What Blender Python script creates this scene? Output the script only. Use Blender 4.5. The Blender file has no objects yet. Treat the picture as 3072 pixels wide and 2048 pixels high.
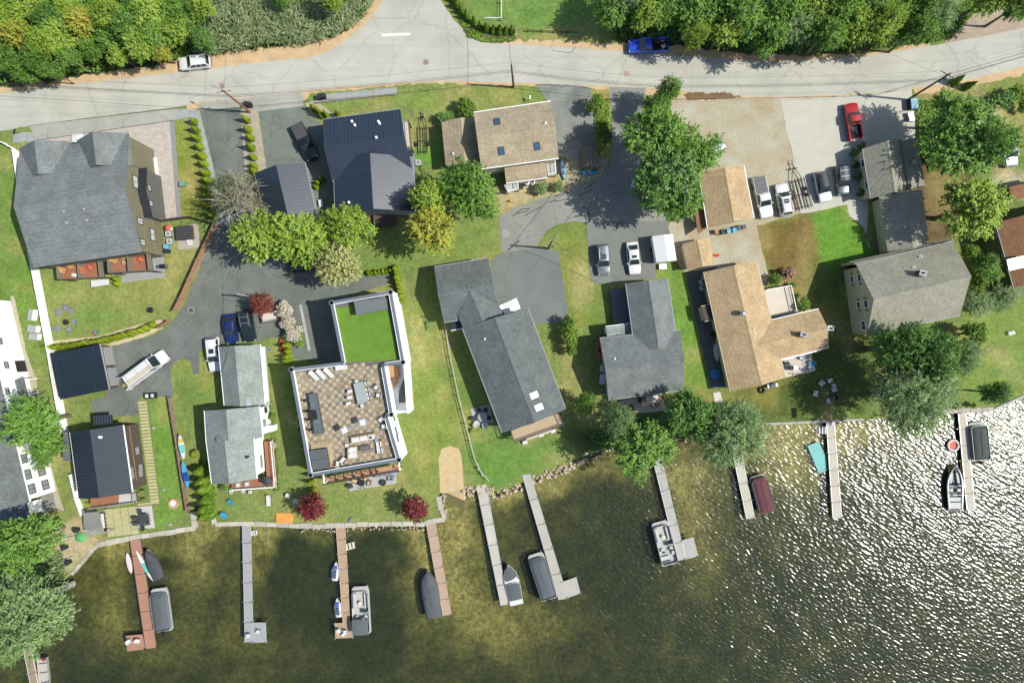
import bpy,bmesh,math,random
import numpy as np
from mathutils import Vector,Matrix
from mathutils.geometry import delaunay_2d_cdt

# ------------------------------------------------------------------ camera, sky, sun, exposure
SC = bpy.context.scene
COL = SC.collection
R = math.radians
CAM_H = 105.0
PPM = 20.0                      # photo pixels per metre at ground level
SUN_EL,SUN_AZ = 52.5,-4.0     # elevation; direction towards the sun measured from +X (degrees)
cam_d = bpy.data.cameras.new('camera')
cam_d.sensor_width = 36.0
cam_d.lens = 36.0 * CAM_H / (3072 / PPM)
cam_d.clip_end = 3000
cam = bpy.data.objects.new('camera',cam_d)
cam.location = (0,0,CAM_H)
COL.objects.link(cam)
SC.camera = cam
world = bpy.data.worlds.new('World')
SC.world = world
world.use_nodes = True
wn = world.node_tree.nodes
bg = wn['Background']
sky = wn.new('ShaderNodeTexSky')
sky.sky_type = 'NISHITA'
sky.sun_disc = False
sky.sun_elevation = R(SUN_EL)
sky.sun_rotation = R(90 - SUN_AZ)
world.node_tree.links.new(sky.outputs[0],bg.inputs[0])
bg.inputs[1].default_value = 0.125
sun_d = bpy.data.lights.new('sun','SUN')
sun_d.energy = 4.5
sun_d.angle = R(0.53)
sun_d.color = (1.0,0.965,0.89)
sun = bpy.data.objects.new('sun',sun_d)
sdir = Vector((math.cos(R(SUN_EL)) * math.cos(R(SUN_AZ)),math.cos(R(SUN_EL)) * math.sin(R(SUN_AZ)),math.sin(R(SUN_EL))))
sun.rotation_euler = sdir.to_track_quat('Z','Y').to_euler()
sun.location = (60,0,80)
COL.objects.link(sun)
SC.view_settings.view_transform = 'Standard'
SC.view_settings.look = 'None'
SC.view_settings.exposure = 0.42
SC.view_settings.gamma = 1.0
SC.view_settings.use_curve_mapping = False
SC.cycles.max_bounces = 6
SC.cycles.diffuse_bounces = 3
SC.cycles.glossy_bounces = 3
SC.cycles.transparent_max_bounces = 8
SC.cycles.caustics_reflective = False
SC.cycles.caustics_refractive = False

# ------------------------------------------------------------------ helpers
rnd = random.Random(7)
def W(px,py,h=0.0):
    """photo pixel -> world x, y of the point at height h"""
    k = (CAM_H - h) / CAM_H / PPM
    return ((px - 1536) * k,(1024 - py) * k)
def WP(pts,h=0.0):
    return [W(x,y,h) for x,y in pts]
class Tile:
    """pixel positions read in an enlarged crop of the photo"""
    def __init__(s,x0,y0,k): s.x0,s.y0,s.k = x0,y0,k
    def __call__(s,*p):
        q = [(s.x0 + u / s.k,s.y0 + v / s.k) for u,v in p]
        return q if len(q) > 1 else q[0]
FULL = Tile(0,0,0.765625)
def s2l(c):
    c /= 255.0
    return c / 12.92 if c <= 0.04045 else ((c + 0.055) / 1.055) ** 2.4
KEXP = 1.75
def C(r,g,b,k=KEXP):
    """colour seen on a sunlit level surface in the photo -> base colour"""
    return tuple(min(0.82,max(0.004,s2l(v) / k)) for v in (r,g,b))

MATS = {}
def nodes_of(m):
    m.use_nodes = True
    nt = m.node_tree
    return nt,nt.nodes,nt.links,nt.nodes['Principled BSDF']
def mat(name,col,rough=0.8,var=0.12,scale=1.5,fine=0.0,fscale=30.0,bump=0.0,metal=0.0,spec=0.3,coat=0.0,obj_var=0.0,col2=None):
    """plain procedural surface: colour broken up by two scales of noise"""
    if name in MATS: return MATS[name]
    m = bpy.data.materials.new(name)
    nt,N,L,B = nodes_of(m)
    B.inputs['Roughness'].default_value = rough
    B.inputs['Metallic'].default_value = metal
    B.inputs['Specular IOR Level'].default_value = spec
    B.inputs['Coat Weight'].default_value = coat
    geo = N.new('ShaderNodeNewGeometry')
    n1 = N.new('ShaderNodeTexNoise'); n1.inputs['Scale'].default_value = scale; n1.inputs['Detail'].default_value = 4
    L.new(geo.outputs['Position'],n1.inputs['Vector'])
    mx = N.new('ShaderNodeMix'); mx.data_type = 'RGBA'
    c2 = col2 if col2 else tuple(c * (1 - var) for c in col)
    c1 = col if col2 else tuple(min(0.85,c * (1 + var)) for c in col)
    mx.inputs['A'].default_value = (*c2,1); mx.inputs['B'].default_value = (*c1,1)
    rp = N.new('ShaderNodeMapRange'); rp.inputs['From Min'].default_value = 0.3; rp.inputs['From Max'].default_value = 0.7
    L.new(n1.outputs['Fac'],rp.inputs['Value']); L.new(rp.outputs['Result'],mx.inputs['Factor'])
    out = mx.outputs['Result']
    if fine > 0:
        n2 = N.new('ShaderNodeTexNoise'); n2.inputs['Scale'].default_value = fscale; n2.inputs['Detail'].default_value = 2
        L.new(geo.outputs['Position'],n2.inputs['Vector'])
        r2 = N.new('ShaderNodeMapRange'); r2.inputs['From Min'].default_value = 0.25; r2.inputs['From Max'].default_value = 0.75
        r2.inputs['To Min'].default_value = 1 - fine; r2.inputs['To Max'].default_value = 1 + fine
        L.new(n2.outputs['Fac'],r2.inputs['Value'])
        hv = N.new('ShaderNodeVectorMath'); hv.operation = 'SCALE'
        L.new(out,hv.inputs[0]); L.new(r2.outputs['Result'],hv.inputs['Scale'])
        out = hv.outputs[0]
        if bump > 0:
            b = N.new('ShaderNodeBump'); b.inputs['Strength'].default_value = bump; b.inputs['Distance'].default_value = 0.05
            L.new(n2.outputs['Fac'],b.inputs['Height']); L.new(b.outputs['Normal'],B.inputs['Normal'])
    if obj_var > 0:
        oi = N.new('ShaderNodeObjectInfo')
        r3 = N.new('ShaderNodeMapRange'); r3.inputs['To Min'].default_value = 1 - obj_var; r3.inputs['To Max'].default_value = 1 + obj_var
        L.new(oi.outputs['Random'],r3.inputs['Value'])
        hv = N.new('ShaderNodeVectorMath'); hv.operation = 'SCALE'
        L.new(out,hv.inputs[0]); L.new(r3.outputs['Result'],hv.inputs['Scale'])
        out = hv.outputs[0]
    L.new(out,B.inputs['Base Color'])
    MATS[name] = m
    return m
def paint(name,col,rough=0.3,coat=0.6,metal=0.0):
    return mat(name,col,rough,0.03,0.7,coat=coat,spec=0.4,metal=metal)
def glass(name='window_glass',col=(0.02,0.03,0.035)):
    if name in MATS: return MATS[name]
    m = bpy.data.materials.new(name)
    nt,N,L,B = nodes_of(m)
    n1 = N.new('ShaderNodeTexNoise'); n1.inputs['Scale'].default_value = 0.8
    geo = N.new('ShaderNodeNewGeometry'); L.new(geo.outputs['Position'],n1.inputs['Vector'])
    mx = N.new('ShaderNodeMix'); mx.data_type = 'RGBA'
    mx.inputs['A'].default_value = (*col,1); mx.inputs['B'].default_value = (*[min(.8,c * 1.8) for c in col],1)
    L.new(n1.outputs['Fac'],mx.inputs['Factor']); L.new(mx.outputs['Result'],B.inputs['Base Color'])
    B.inputs['Roughness'].default_value = 0.06
    B.inputs['Specular IOR Level'].default_value = 0.6
    MATS[name] = m
    return m

class MB:
    """collects shapes; build() links them as one mesh object"""
    def __init__(s): s.v,s.f = [],[]
    def add(s,vs,fs):
        o = len(s.v); s.v += [tuple(v) for v in vs]; s.f += [tuple(i + o for i in f) for f in fs]; return s
    def box(s,c,size,rz=0.0,top=1.0,rx=0.0,ry=0.0):
        """c: centre of the base; top: scale of the upper face"""
        x,y,z = size[0] / 2,size[1] / 2,size[2]
        P = [(-x,-y,0),(x,-y,0),(x,y,0),(-x,y,0),(-x * top,-y * top,z),(x * top,-y * top,z),(x * top,y * top,z),(-x * top,y * top,z)]
        M = Matrix.Translation(Vector(c)) @ Matrix.Rotation(rz,4,'Z') @ Matrix.Rotation(ry,4,'Y') @ Matrix.Rotation(rx,4,'X')
        return s.add([M @ Vector(p) for p in P],[(3,2,1,0),(4,5,6,7),(0,1,5,4),(1,2,6,5),(2,3,7,6),(3,0,4,7)])
    def prism(s,poly,z0,z1):
        n = len(poly)
        a = sum(poly[i][0] * poly[(i + 1) % n][1] - poly[(i + 1) % n][0] * poly[i][1] for i in range(n))
        if a < 0: poly = poly[::-1]
        zz0 = z0 if hasattr(z0,'__len__') else [z0] * n
        zz1 = z1 if hasattr(z1,'__len__') else [z1] * n
        V = [(p[0],p[1],z) for p,z in zip(poly,zz0)] + [(p[0],p[1],z) for p,z in zip(poly,zz1)]
        return s.add(V,[tuple(range(n - 1,-1,-1)),tuple(range(n,2 * n))] + [(i,(i + 1) % n,n + (i + 1) % n,n + i) for i in range(n)])
    def slab(s,poly3,t):
        """planar 3-d polygon given a thickness t downwards along its normal"""
        P = [Vector(p) for p in poly3]
        nrm = Vector((0,0,0))
        for i in range(len(P)): nrm += (P[i] - P[0]).cross(P[(i + 1) % len(P)] - P[0])
        nrm.normalize()
        if nrm.z < 0: P = P[::-1]; nrm = -nrm
        n = len(P)
        V = [p - nrm * t for p in P] + P
        return s.add(V,[tuple(range(n - 1,-1,-1)),tuple(range(n,2 * n))] + [(i,(i + 1) % n,n + (i + 1) % n,n + i) for i in range(n)])
    def tube(s,pts,r,n=8,cap=True):
        P = [Vector(p) for p in pts]; k = len(P)
        rr = r if hasattr(r,'__len__') else [r] * k
        V = []; up = Vector((0,0,1)); ref = None
        for i in range(k):
            d = (P[min(i + 1,k - 1)] - P[max(i - 1,0)])
            d = d.normalized() if d.length > 1e-9 else up
            if ref is None:
                ref = d.orthogonal().normalized()
            ref = ref - d * ref.dot(d)
            ref = ref.normalized() if ref.length > 1e-6 else d.orthogonal().normalized()
            b = d.cross(ref)
            for j in range(n):
                a = 2 * math.pi * j / n
                V.append(P[i] + (ref * math.cos(a) + b * math.sin(a)) * rr[i])
        F = [(i * n + j,i * n + (j + 1) % n,(i + 1) * n + (j + 1) % n,(i + 1) * n + j) for i in range(k - 1) for j in range(n)]
        if cap: F += [tuple(range(n - 1,-1,-1)),tuple(range((k - 1) * n,k * n))]
        return s.add(V,F)
    def lathe(s,prof,c=(0,0,0),n=16,sx=1.0,sy=1.0):
        V,F = [],[]
        for r_,z in prof:
            for j in range(n):
                a = 2 * math.pi * j / n
                V.append((c[0] + r_ * math.cos(a) * sx,c[1] + r_ * math.sin(a) * sy,c[2] + z))
        k = len(prof)
        F = [(i * n + j,i * n + (j + 1) % n,(i + 1) * n + (j + 1) % n,(i + 1) * n + j) for i in range(k - 1) for j in range(n)]
        F += [tuple(range(n - 1,-1,-1)),tuple(range((k - 1) * n,k * n))]
        return s.add(V,F)
    def loft(s,secs,cap=True):
        n = len(secs[0]); V = [p for q in secs for p in q]
        F = [(i * n + j,i * n + (j + 1) % n,(i + 1) * n + (j + 1) % n,(i + 1) * n + j) for i in range(len(secs) - 1) for j in range(n)]
        if cap: F += [tuple(range(n - 1,-1,-1)),tuple(range((len(secs) - 1) * n,len(secs) * n))]
        return s.add(V,F)
    def mesh(s,name,m,org=(0,0,0),smooth=None):
        me = bpy.data.meshes.new(name)
        ox,oy,oz = org
        me.from_pydata([(x - ox,y - oy,z - oz) for x,y,z in s.v],[],s.f)
        if m: me.materials.append(m)
        if smooth is not None:
            me.shade_smooth(); me.set_sharp_from_angle(angle=R(smooth))
        return me
    def build(s,name,m,parent=None,org=(0,0,0),smooth=None,label=None):
        return link(name,s.mesh(name,m,org,smooth),parent,label)
def link(name,me,parent=None,label=None,loc=None):
    o = bpy.data.objects.new(name,me)
    COL.objects.link(o)
    if parent: o.parent = parent
    if label: o['label'] = label
    if loc: o.location = loc
    return o
def tag(o,label,cat,group=None):
    o['label'] = label; o['category'] = cat
    if group: o['group'] = group
    return o
def structure(o,label=None):
    o['kind'] = 'structure'
    if label: o['label'] = label
    return o
def stuff(o,label=None,cat=None):
    o['kind'] = 'stuff'
    if label: o['label'] = label
    if cat: o['category'] = cat
    return o
def thing(name,label,cat,loc=(0,0,0),rz=0.0,group=None):
    o = bpy.data.objects.new(name,None)
    COL.objects.link(o)
    o.empty_display_size = 0.2
    o.location = loc; o.rotation_euler = (0,0,rz)
    return tag(o,label,cat,group)
KIDS = {}
def dup(root,loc,rz,label=None,scale=None,group=None):
    """copy of a thing with copies of its parts and sub-parts"""
    r = root.copy(); COL.objects.link(r)
    r.location = loc; r.rotation_euler = (0,0,rz)
    if scale: r.scale = scale if hasattr(scale,'__len__') else (scale,) * 3
    if label: r['label'] = label
    if group: r['group'] = group
    for ch in list(root.children):
        c = ch.copy(); COL.objects.link(c); c.parent = r
        for g in list(ch.children):
            d = g.copy(); COL.objects.link(d); d.parent = c
    return r
class Placer:
    """first call moves the prototype itself, later calls copy it"""
    def __init__(s,make): s.make,s.o = make,None
    def __call__(s,loc,rz,label,scale=None,group=None):
        if s.o is None:
            s.o = s.make(); o = s.o
            o.location = loc; o.rotation_euler = (0,0,rz); o['label'] = label
            if scale: o.scale = scale if hasattr(scale,'__len__') else (scale,) * 3
            if group: o['group'] = group
            return o
        return dup(s.o,loc,rz,label,scale,group)
ORD = ['first','second','third','fourth','fifth','sixth','seventh','eighth','ninth','tenth','eleventh','twelfth','thirteenth','fourteenth','fifteenth','sixteenth','seventeenth','eighteenth','nineteenth','twentieth']
def rough_poly(pts,step=0.6,amp=0.06,seed=1,sharp=()):
    """polygon outline broken up as worn edges are"""
    r = random.Random(seed); out = []
    n = len(pts)
    for i in range(n):
        a,b = Vector(pts[i]),Vector(pts[(i + 1) % n])
        d = (b - a).length; k = max(1,int(d / step))
        nn = Vector((-(b - a).y,(b - a).x)).normalized() if d > 0 else Vector((0,0))
        for j in range(k):
            p = a.lerp(b,j / k)
            if j > 0 and i not in sharp: p = p + nn * r.uniform(-amp,amp)
            out.append((p.x,p.y))
    return out
def inside(px,py,poly):
    c = np.zeros(np.shape(px),bool); n = len(poly); j = n - 1
    for i in range(n):
        xi,yi = poly[i]; xj,yj = poly[j]
        if yi != yj:
            c ^= ((yi > py) != (yj > py)) & (px < (xj - xi) * (py - yi) / (yj - yi) + xi)
        j = i
    return c
def seg_dist(px,py,poly,closed=True):
    d = np.full(np.shape(px),1e9); n = len(poly)
    for i in range(n if closed else n - 1):
        ax,ay = poly[i]; bx,by = poly[(i + 1) % n]
        dx,dy = bx - ax,by - ay; l2 = dx * dx + dy * dy + 1e-12
        t = np.clip(((px - ax) * dx + (py - ay) * dy) / l2,0,1)
        d = np.minimum(d,np.hypot(px - ax - t * dx,py - ay - t * dy))
    return d
def vnoise(x,y,s,seed):
    """smooth value noise"""
    x = x / s + seed * 17.13; y = y / s + seed * 7.77
    xi,yi = np.floor(x),np.floor(y); fx,fy = x - xi,y - yi
    fx = fx * fx * (3 - 2 * fx); fy = fy * fy * (3 - 2 * fy)
    def h(a,b):
        v = np.sin(a * 127.1 + b * 311.7 + seed * 74.7) * 43758.5453
        return v - np.floor(v)
    return (h(xi,yi) * (1 - fx) + h(xi + 1,yi) * fx) * (1 - fy) + (h(xi,yi + 1) * (1 - fx) + h(xi + 1,yi + 1) * fx) * fy
# ------------------------------------------------------------------ ground, roads, lake
WATER_Z = -0.5
SHORE = [(-6000,2300),(-400,2000),(-60,1925),(60,1850),(150,1775),(214,1723),(252,1680),(290,1634),(388,1614),(425,1608),(500,1597),(585,1583),
         (578,1540),(588,1520),(630,1522),(638,1546),(645,1571),(728,1569),(800,1571),(900,1577),(974,1576),(1034,1573),(1141,1569),(1275,1571),(1297,1561),(1333,1557),
         (1324,1529),(1316,1486),(1330,1470),(1392,1464),(1410,1470),(1440,1470),(1470,1466),(1492,1477),(1523,1468),(1563,1448),(1612,1432),(1657,1415),(1693,1402),(1757,1366),
         (1850,1345),(1950,1330),(2050,1310),(2150,1294),(2250,1279),(2302,1272),(2390,1268),(2478,1263),(2590,1258),(2680,1252),(2760,1243),(2831,1234),(2874,1230),(2945,1228),(2981,1226),(3061,1191),(3120,1168),(3400,1050),(9000,900)]
SHORE_W = WP(SHORE)
LAND = SHORE_W + [(420,420),(-420,420)]
G_GREEN,G_OLIVE,G_DRY,G_LUSH = C(112,138,58),C(140,147,78),C(186,172,112),C(96,138,46)
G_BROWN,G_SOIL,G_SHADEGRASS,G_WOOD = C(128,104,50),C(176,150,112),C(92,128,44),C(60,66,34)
# painted zones: (polygon in photo pixels, colour, strength, feather in metres)
ZONES = [
    ([(2431,638),(2541,614),(2548,648),(2589,679),(2612,745),(2630,790),(2500,800),(2458,800),(2446,720)],C(104,152,40),1.0,0.35),
    ([(2268,676),(2431,638),(2446,720),(2458,800),(2450,860),(2400,900),(2300,812)],G_BROWN,0.92,0.5),
    ([(2440,790),(2620,790),(2560,1000),(2500,1080),(2420,930)],C(96,118,42),0.8,1.2),
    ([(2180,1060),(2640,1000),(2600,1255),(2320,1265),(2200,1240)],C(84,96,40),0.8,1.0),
    ([(2150,1170),(2350,1150),(2330,1220),(2160,1230)],C(150,140,62),0.7,1.0),
    ([(1205,880),(1290,960),(1400,1300),(1330,1480),(1200,1480),(1240,1150)],C(138,150,60),0.8,1.5),
    ([(1220,960),(1270,960),(1290,1100),(1240,1110)],G_DRY,0.55,1.0),
    ([(970,1470),(1320,1420),(1310,1560),(960,1570)],C(142,150,74),0.7,1.5),
    ([(1380,1290),(1700,1330),(1690,1395),(1500,1470),(1420,1440)],C(112,146,58),0.9,1.0),
    ([(1010,780),(1490,650),(1500,760),(1300,790),(1100,830)],C(122,146,62),0.8,1.0),
    ([(1660,690),(1750,665),(1780,850),(1800,960),(1720,1000),(1700,900)],C(140,146,60),0.8,1.0),
    ([(1740,770),(1780,850),(1770,930),(1720,930),(1715,830)],G_DRY,0.6,0.8),
    ([(1960,800),(2060,800),(2130,1160),(2050,1180),(1980,900)],C(118,152,54),0.9,0.6),
    ([(600,1180),(500,1080),(575,1075),(650,1100),(650,1200)],C(150,158,66),0.6,1.0),
    ([(450,1200),(520,1190),(560,1540),(470,1590)],C(112,152,50),0.8,0.6),
    ([(130,800),(560,720),(560,920),(450,980),(160,1020)],C(150,154,76),0.75,1.2),
    ([(205,940),(270,900),(420,960),(300,1000),(190,1000)],C(110,148,60),0.7,1.2),
    ([(0,440),(40,450),(110,800),(150,1150),(100,1000),(0,900)],C(112,146,52),0.9,0.7),
    ([(516,368),(566,352),(615,600),(600,660),(545,655)],C(146,152,56),0.8,0.5),
    ([(560,470),(590,470),(600,560),(570,580)],C(180,152,92),0.5,0.8),
    ([(930,300),(1605,256),(1605,310),(1300,340),(1200,300),(950,345)],C(128,154,62),0.8,0.8),
    ([(1330,310),(1420,260),(1570,260),(1560,320),(1400,340)],C(146,150,74),0.6,1.0),
    ([(1215,470),(1330,400),(1330,500),(1250,500)],C(110,160,56),0.8,0.8),
    ([(1390,-60),(1850,-60),(1840,100),(1640,95),(1420,60)],C(112,148,62),0.9,1.0),
    ([(1540,95),(1700,105),(1820,130),(1640,135),(1545,120)],C(156,156,84),0.7,0.6),
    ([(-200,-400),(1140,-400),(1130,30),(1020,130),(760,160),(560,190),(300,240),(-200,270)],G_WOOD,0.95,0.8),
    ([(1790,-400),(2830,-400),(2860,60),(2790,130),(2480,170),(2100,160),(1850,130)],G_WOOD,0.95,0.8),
    ([(2800,60),(2960,-60),(2980,40),(2870,120)],C(120,150,58),0.9,0.6),
    ([(2750,275),(3072,205),(3200,300),(3100,420),(3000,330),(2880,300),(2760,320)],C(140,146,72),0.8,0.8),
    ([(2840,300),(2960,270),(2900,330),(2850,360),(2790,350)],G_SOIL,0.75,0.8),
    ([(2940,320),(3020,300),(3060,560),(3000,560),(2960,420)],C(196,176,130),0.8,0.6),
    ([(3000,330),(3100,300),(3120,470),(3040,460)],C(150,146,76),0.8,0.5),
    ([(2720,480),(2860,420),(2960,560),(2900,700),(2760,760)],C(110,84,58),0.9,1.0),
    ([(2900,900),(3200,860),(3200,1180),(2900,1220),(2860,1100)],C(128,150,62),0.85,1.2),
    ([(2990,1060),(3060,1050),(3060,1140),(2990,1150)],G_DRY,0.4,1.0),
    ([(2460,1230),(2560,1225),(2600,1250),(2470,1260)],C(130,150,60),0.8,0.5),
    ([(1800,1190),(1960,1195),(1960,1240),(1800,1250)],C(120,136,58),0.7,1.0),
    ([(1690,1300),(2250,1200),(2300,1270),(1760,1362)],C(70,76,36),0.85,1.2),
    ([(2060,1160),(2130,1165),(2160,1230),(2070,1240)],C(150,140,60),0.7,0.8),
    ([(590,1515),(640,1515),(640,1560),(585,1560)],C(128,96,62),1.0,0.5),
    ([(200,1440),(300,1400),(300,1640),(190,1740),(150,1600)],C(126,138,62),0.7,1.0),
    ([(150,1590),(255,1545),(300,1625),(215,1725),(120,1700)],C(196,176,138),0.9,0.6),
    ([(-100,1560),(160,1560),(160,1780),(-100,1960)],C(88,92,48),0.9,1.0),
    ([(2950,540),(3072,520),(3072,600),(2960,600)],C(196,186,150),0.8,0.5),
    ([(1395,100),(1470,130),(1545,110),(1545,132),(1440,135),(1400,125)],C(112,106,80),0.9,0.4),
    ([(1775,258),(1832,262),(1840,420),(1830,470),(1800,480),(1790,400)],C(168,152,84),0.8,0.4),
    ([(1495,570),(1640,520),(1720,480),(1800,530),(1690,585),(1540,620),(1500,640)],C(198,178,132),0.85,0.5),
    ([(960,640),(1170,640),(1180,680),(960,690)],C(120,70,50),0.8,0.6),
]
def land_colour(x,y):
    n1,n2,n3 = vnoise(x,y,9.0,1),vnoise(x,y,3.2,2),vnoise(x,y,1.4,3)
    t = np.clip(0.55 * n1 + 0.3 * n2 + 0.15 * n3,0,1)[:,None]
    c = np.array(G_GREEN) * (1 - t) + np.array(G_OLIVE) * t
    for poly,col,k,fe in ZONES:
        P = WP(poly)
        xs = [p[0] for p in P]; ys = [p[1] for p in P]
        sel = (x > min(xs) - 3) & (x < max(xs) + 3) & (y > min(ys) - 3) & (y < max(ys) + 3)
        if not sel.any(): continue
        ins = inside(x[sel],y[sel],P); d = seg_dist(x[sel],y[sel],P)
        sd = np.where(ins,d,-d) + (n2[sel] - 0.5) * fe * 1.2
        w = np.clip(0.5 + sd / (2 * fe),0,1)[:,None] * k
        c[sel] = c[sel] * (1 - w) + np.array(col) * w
    dry = np.clip((n2 - 0.62) * 2.2,0,0.45)[:,None]
    c = c * (1 - dry) + np.array(C(172,160,92)) * dry
    lush = np.clip((0.36 - n2) * 1.6,0,0.4)[:,None]
    c = c * (1 - lush) + (c * np.array((0.62,0.95,0.6))) * lush
    g = c.mean(1,keepdims=True)
    return np.clip((c * 0.88 + g * 0.12) * 1.2,0,0.6)
def colour_mesh(o_name,V,F,cols,m,parent=None):
    me = bpy.data.meshes.new(o_name)
    me.from_pydata(V,[],F)
    ca = me.color_attributes.new('tone','FLOAT_COLOR','POINT')
    ca.data.foreach_set('color',np.concatenate([cols,np.ones((len(cols),1))],1).astype(np.float32).ravel())
    me.materials.append(m)
    return link(o_name,me,parent)
def tone_mat(name,rough,layers,bump=0.4,bscale=7.0,spec=0.15):
    """colour from the surface's own tone attribute, broken up by noise layers (scale, low, high, tint)"""
    m = bpy.data.materials.new(name)
    nt,N,L,B = nodes_of(m)
    B.inputs['Roughness'].default_value = rough; B.inputs['Specular IOR Level'].default_value = spec
    at = N.new('ShaderNodeAttribute'); at.attribute_name = 'tone'
    geo = N.new('ShaderNodeNewGeometry')
    out = at.outputs['Color']
    for sc,lo,hi in layers:
        n = N.new('ShaderNodeTexNoise'); n.inputs['Scale'].default_value = sc; n.inputs['Detail'].default_value = 3
        L.new(geo.outputs['Position'],n.inputs['Vector'])
        r = N.new('ShaderNodeMapRange'); r.inputs['From Min'].default_value = 0.28; r.inputs['From Max'].default_value = 0.72
        r.inputs['To Min'].default_value = lo; r.inputs['To Max'].default_value = hi
        L.new(n.outputs['Fac'],r.inputs['Value'])
        hv = N.new('ShaderNodeVectorMath'); hv.operation = 'SCALE'
        L.new(out,hv.inputs[0]); L.new(r.outputs['Result'],hv.inputs['Scale']); out = hv.outputs[0]
    L.new(out,B.inputs['Base Color'])
    b = N.new('ShaderNodeBump'); b.inputs['Strength'].default_value = bump; b.inputs['Distance'].default_value = 0.08
    nb = N.new('ShaderNodeTexNoise'); nb.inputs['Scale'].default_value = bscale; nb.inputs['Detail'].default_value = 4
    L.new(geo.outputs['Position'],nb.inputs['Vector']); L.new(nb.outputs['Fac'],b.inputs['Height']); L.new(b.outputs['Normal'],B.inputs['Normal'])
    MATS[name] = m
    return m
M_GRASS = tone_mat('lawn_grass',0.95,[(0.5,0.84,1.14),(1.7,0.8,1.2),(5.5,0.72,1.28)],0.5,6.0)
M_BED = tone_mat('lake_bed',0.9,[(0.35,0.72,1.25),(1.4,0.6,1.4),(4.5,0.5,1.5)],0.3,3.0)
def make_ground():
    g = 0.8
    xs = np.arange(-84,84.01,g); ys = np.arange(-50,56.01,g)
    X,Y = np.meshgrid(xs,ys); X = X.ravel(); Y = Y.ravel()
    X = X + (vnoise(X,Y,0.6,9) - 0.5) * 0.3; Y = Y + (vnoise(X,Y,0.6,11) - 0.5) * 0.3
    k = inside(X,Y,LAND) & (seg_dist(X,Y,SHORE_W,False) > 0.35)
    X,Y = X[k],Y[k]
    out = LAND
    pts = [Vector(p) for p in out] + [Vector((float(a),float(b))) for a,b in zip(X,Y)]
    n = len(out)
    r = delaunay_2d_cdt(pts,[(i,(i + 1) % n) for i in range(n)],[],0,1e-5)
    vs,fs = r[0],r[2]
    V = np.array([(v.x,v.y) for v in vs])
    cen = np.array([[(vs[f[0]].x + vs[f[1]].x + vs[f[2]].x) / 3,(vs[f[0]].y + vs[f[1]].y + vs[f[2]].y) / 3] for f in fs])
    keep = inside(cen[:,0],cen[:,1],LAND)
    F = [tuple(f) for f,q in zip(fs,keep) if q]
    # gentle unevenness, nil at the shore
    z = (vnoise(V[:,0],V[:,1],6,5) - 1.0) * 0.03
    V3 = [(float(a),float(b),float(c)) for (a,b),c in zip(V,z)]
    # bank down into the lake along the shoreline
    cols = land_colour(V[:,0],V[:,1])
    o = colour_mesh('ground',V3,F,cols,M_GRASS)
    structure(o,'grass and soil of the lakeside lots')
    mb = MB()
    for i in range(len(SHORE_W) - 1):
        a,b = SHORE_W[i],SHORE_W[i + 1]
        mb.add([(a[0],a[1],0),(b[0],b[1],0),(b[0],b[1],-2.5),(a[0],a[1],-2.5)],[(0,3,2,1)])
    structure(mb.build('lake_bank',mat('bank_soil',C(120,98,66),0.95,0.25,2.0,0.2,12,0.3)),'earth bank of the shoreline')
make_ground()
# lake bed: weeds and sand, seen through the water
BED = [((560,1700),(60,130),0.75),((345,1700),(40,110),0.5),((330,1880),(70,80),0.6),((760,1690),(45,120),0.75),((620,1560),(90,40),0.7),((450,1640),(180,25),0.65),((900,1600),(250,22),0.35),((690,1900),(60,120),0.3),
       ((1330,1560),(60,90),0.8),((1370,1500),(70,45),1.0),((1350,1680),(70,120),0.75),((1420,1850),(120,150),0.7),((1600,1900),(140,120),0.55),((1250,1800),(60,160),0.55),((800,1950),(160,100),0.35),((1270,1620),(50,60),0.6),((1540,1480),(90,35),0.8),((1680,1440),(110,35),0.7),((1640,1500),(40,60),0.4),
       ((2060,1520),(70,120),0.8),((2130,1700),(60,170),0.55),((2400,1380),(110,120),1.0),((2350,1310),(170,35),0.9),((2480,1300),(130,25),0.8),((2030,1420),(80,40),0.7),((1990,1800),(50,200),0.3),((2250,1500),(60,60),0.4),((480,1950),(130,70),0.4),((1800,1390),(90,35),0.5)]
DARK = [((500,1660),(60,60),0.8),((950,1680),(170,70),0.7),((870,1720),(45,130),0.7),((1150,1650),(110,60),0.6),((1420,1540),(45,35),0.7),((1640,1560),(70,60),0.5),((700,1620),(60,40),0.4),((1760,1470),(110,50),0.6),((420,1790),(60,130),0.5),((1400,1690),(40,40),0.5),((1000,1850),(200,120),0.35),((1900,1600),(80,200),0.25)]
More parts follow.
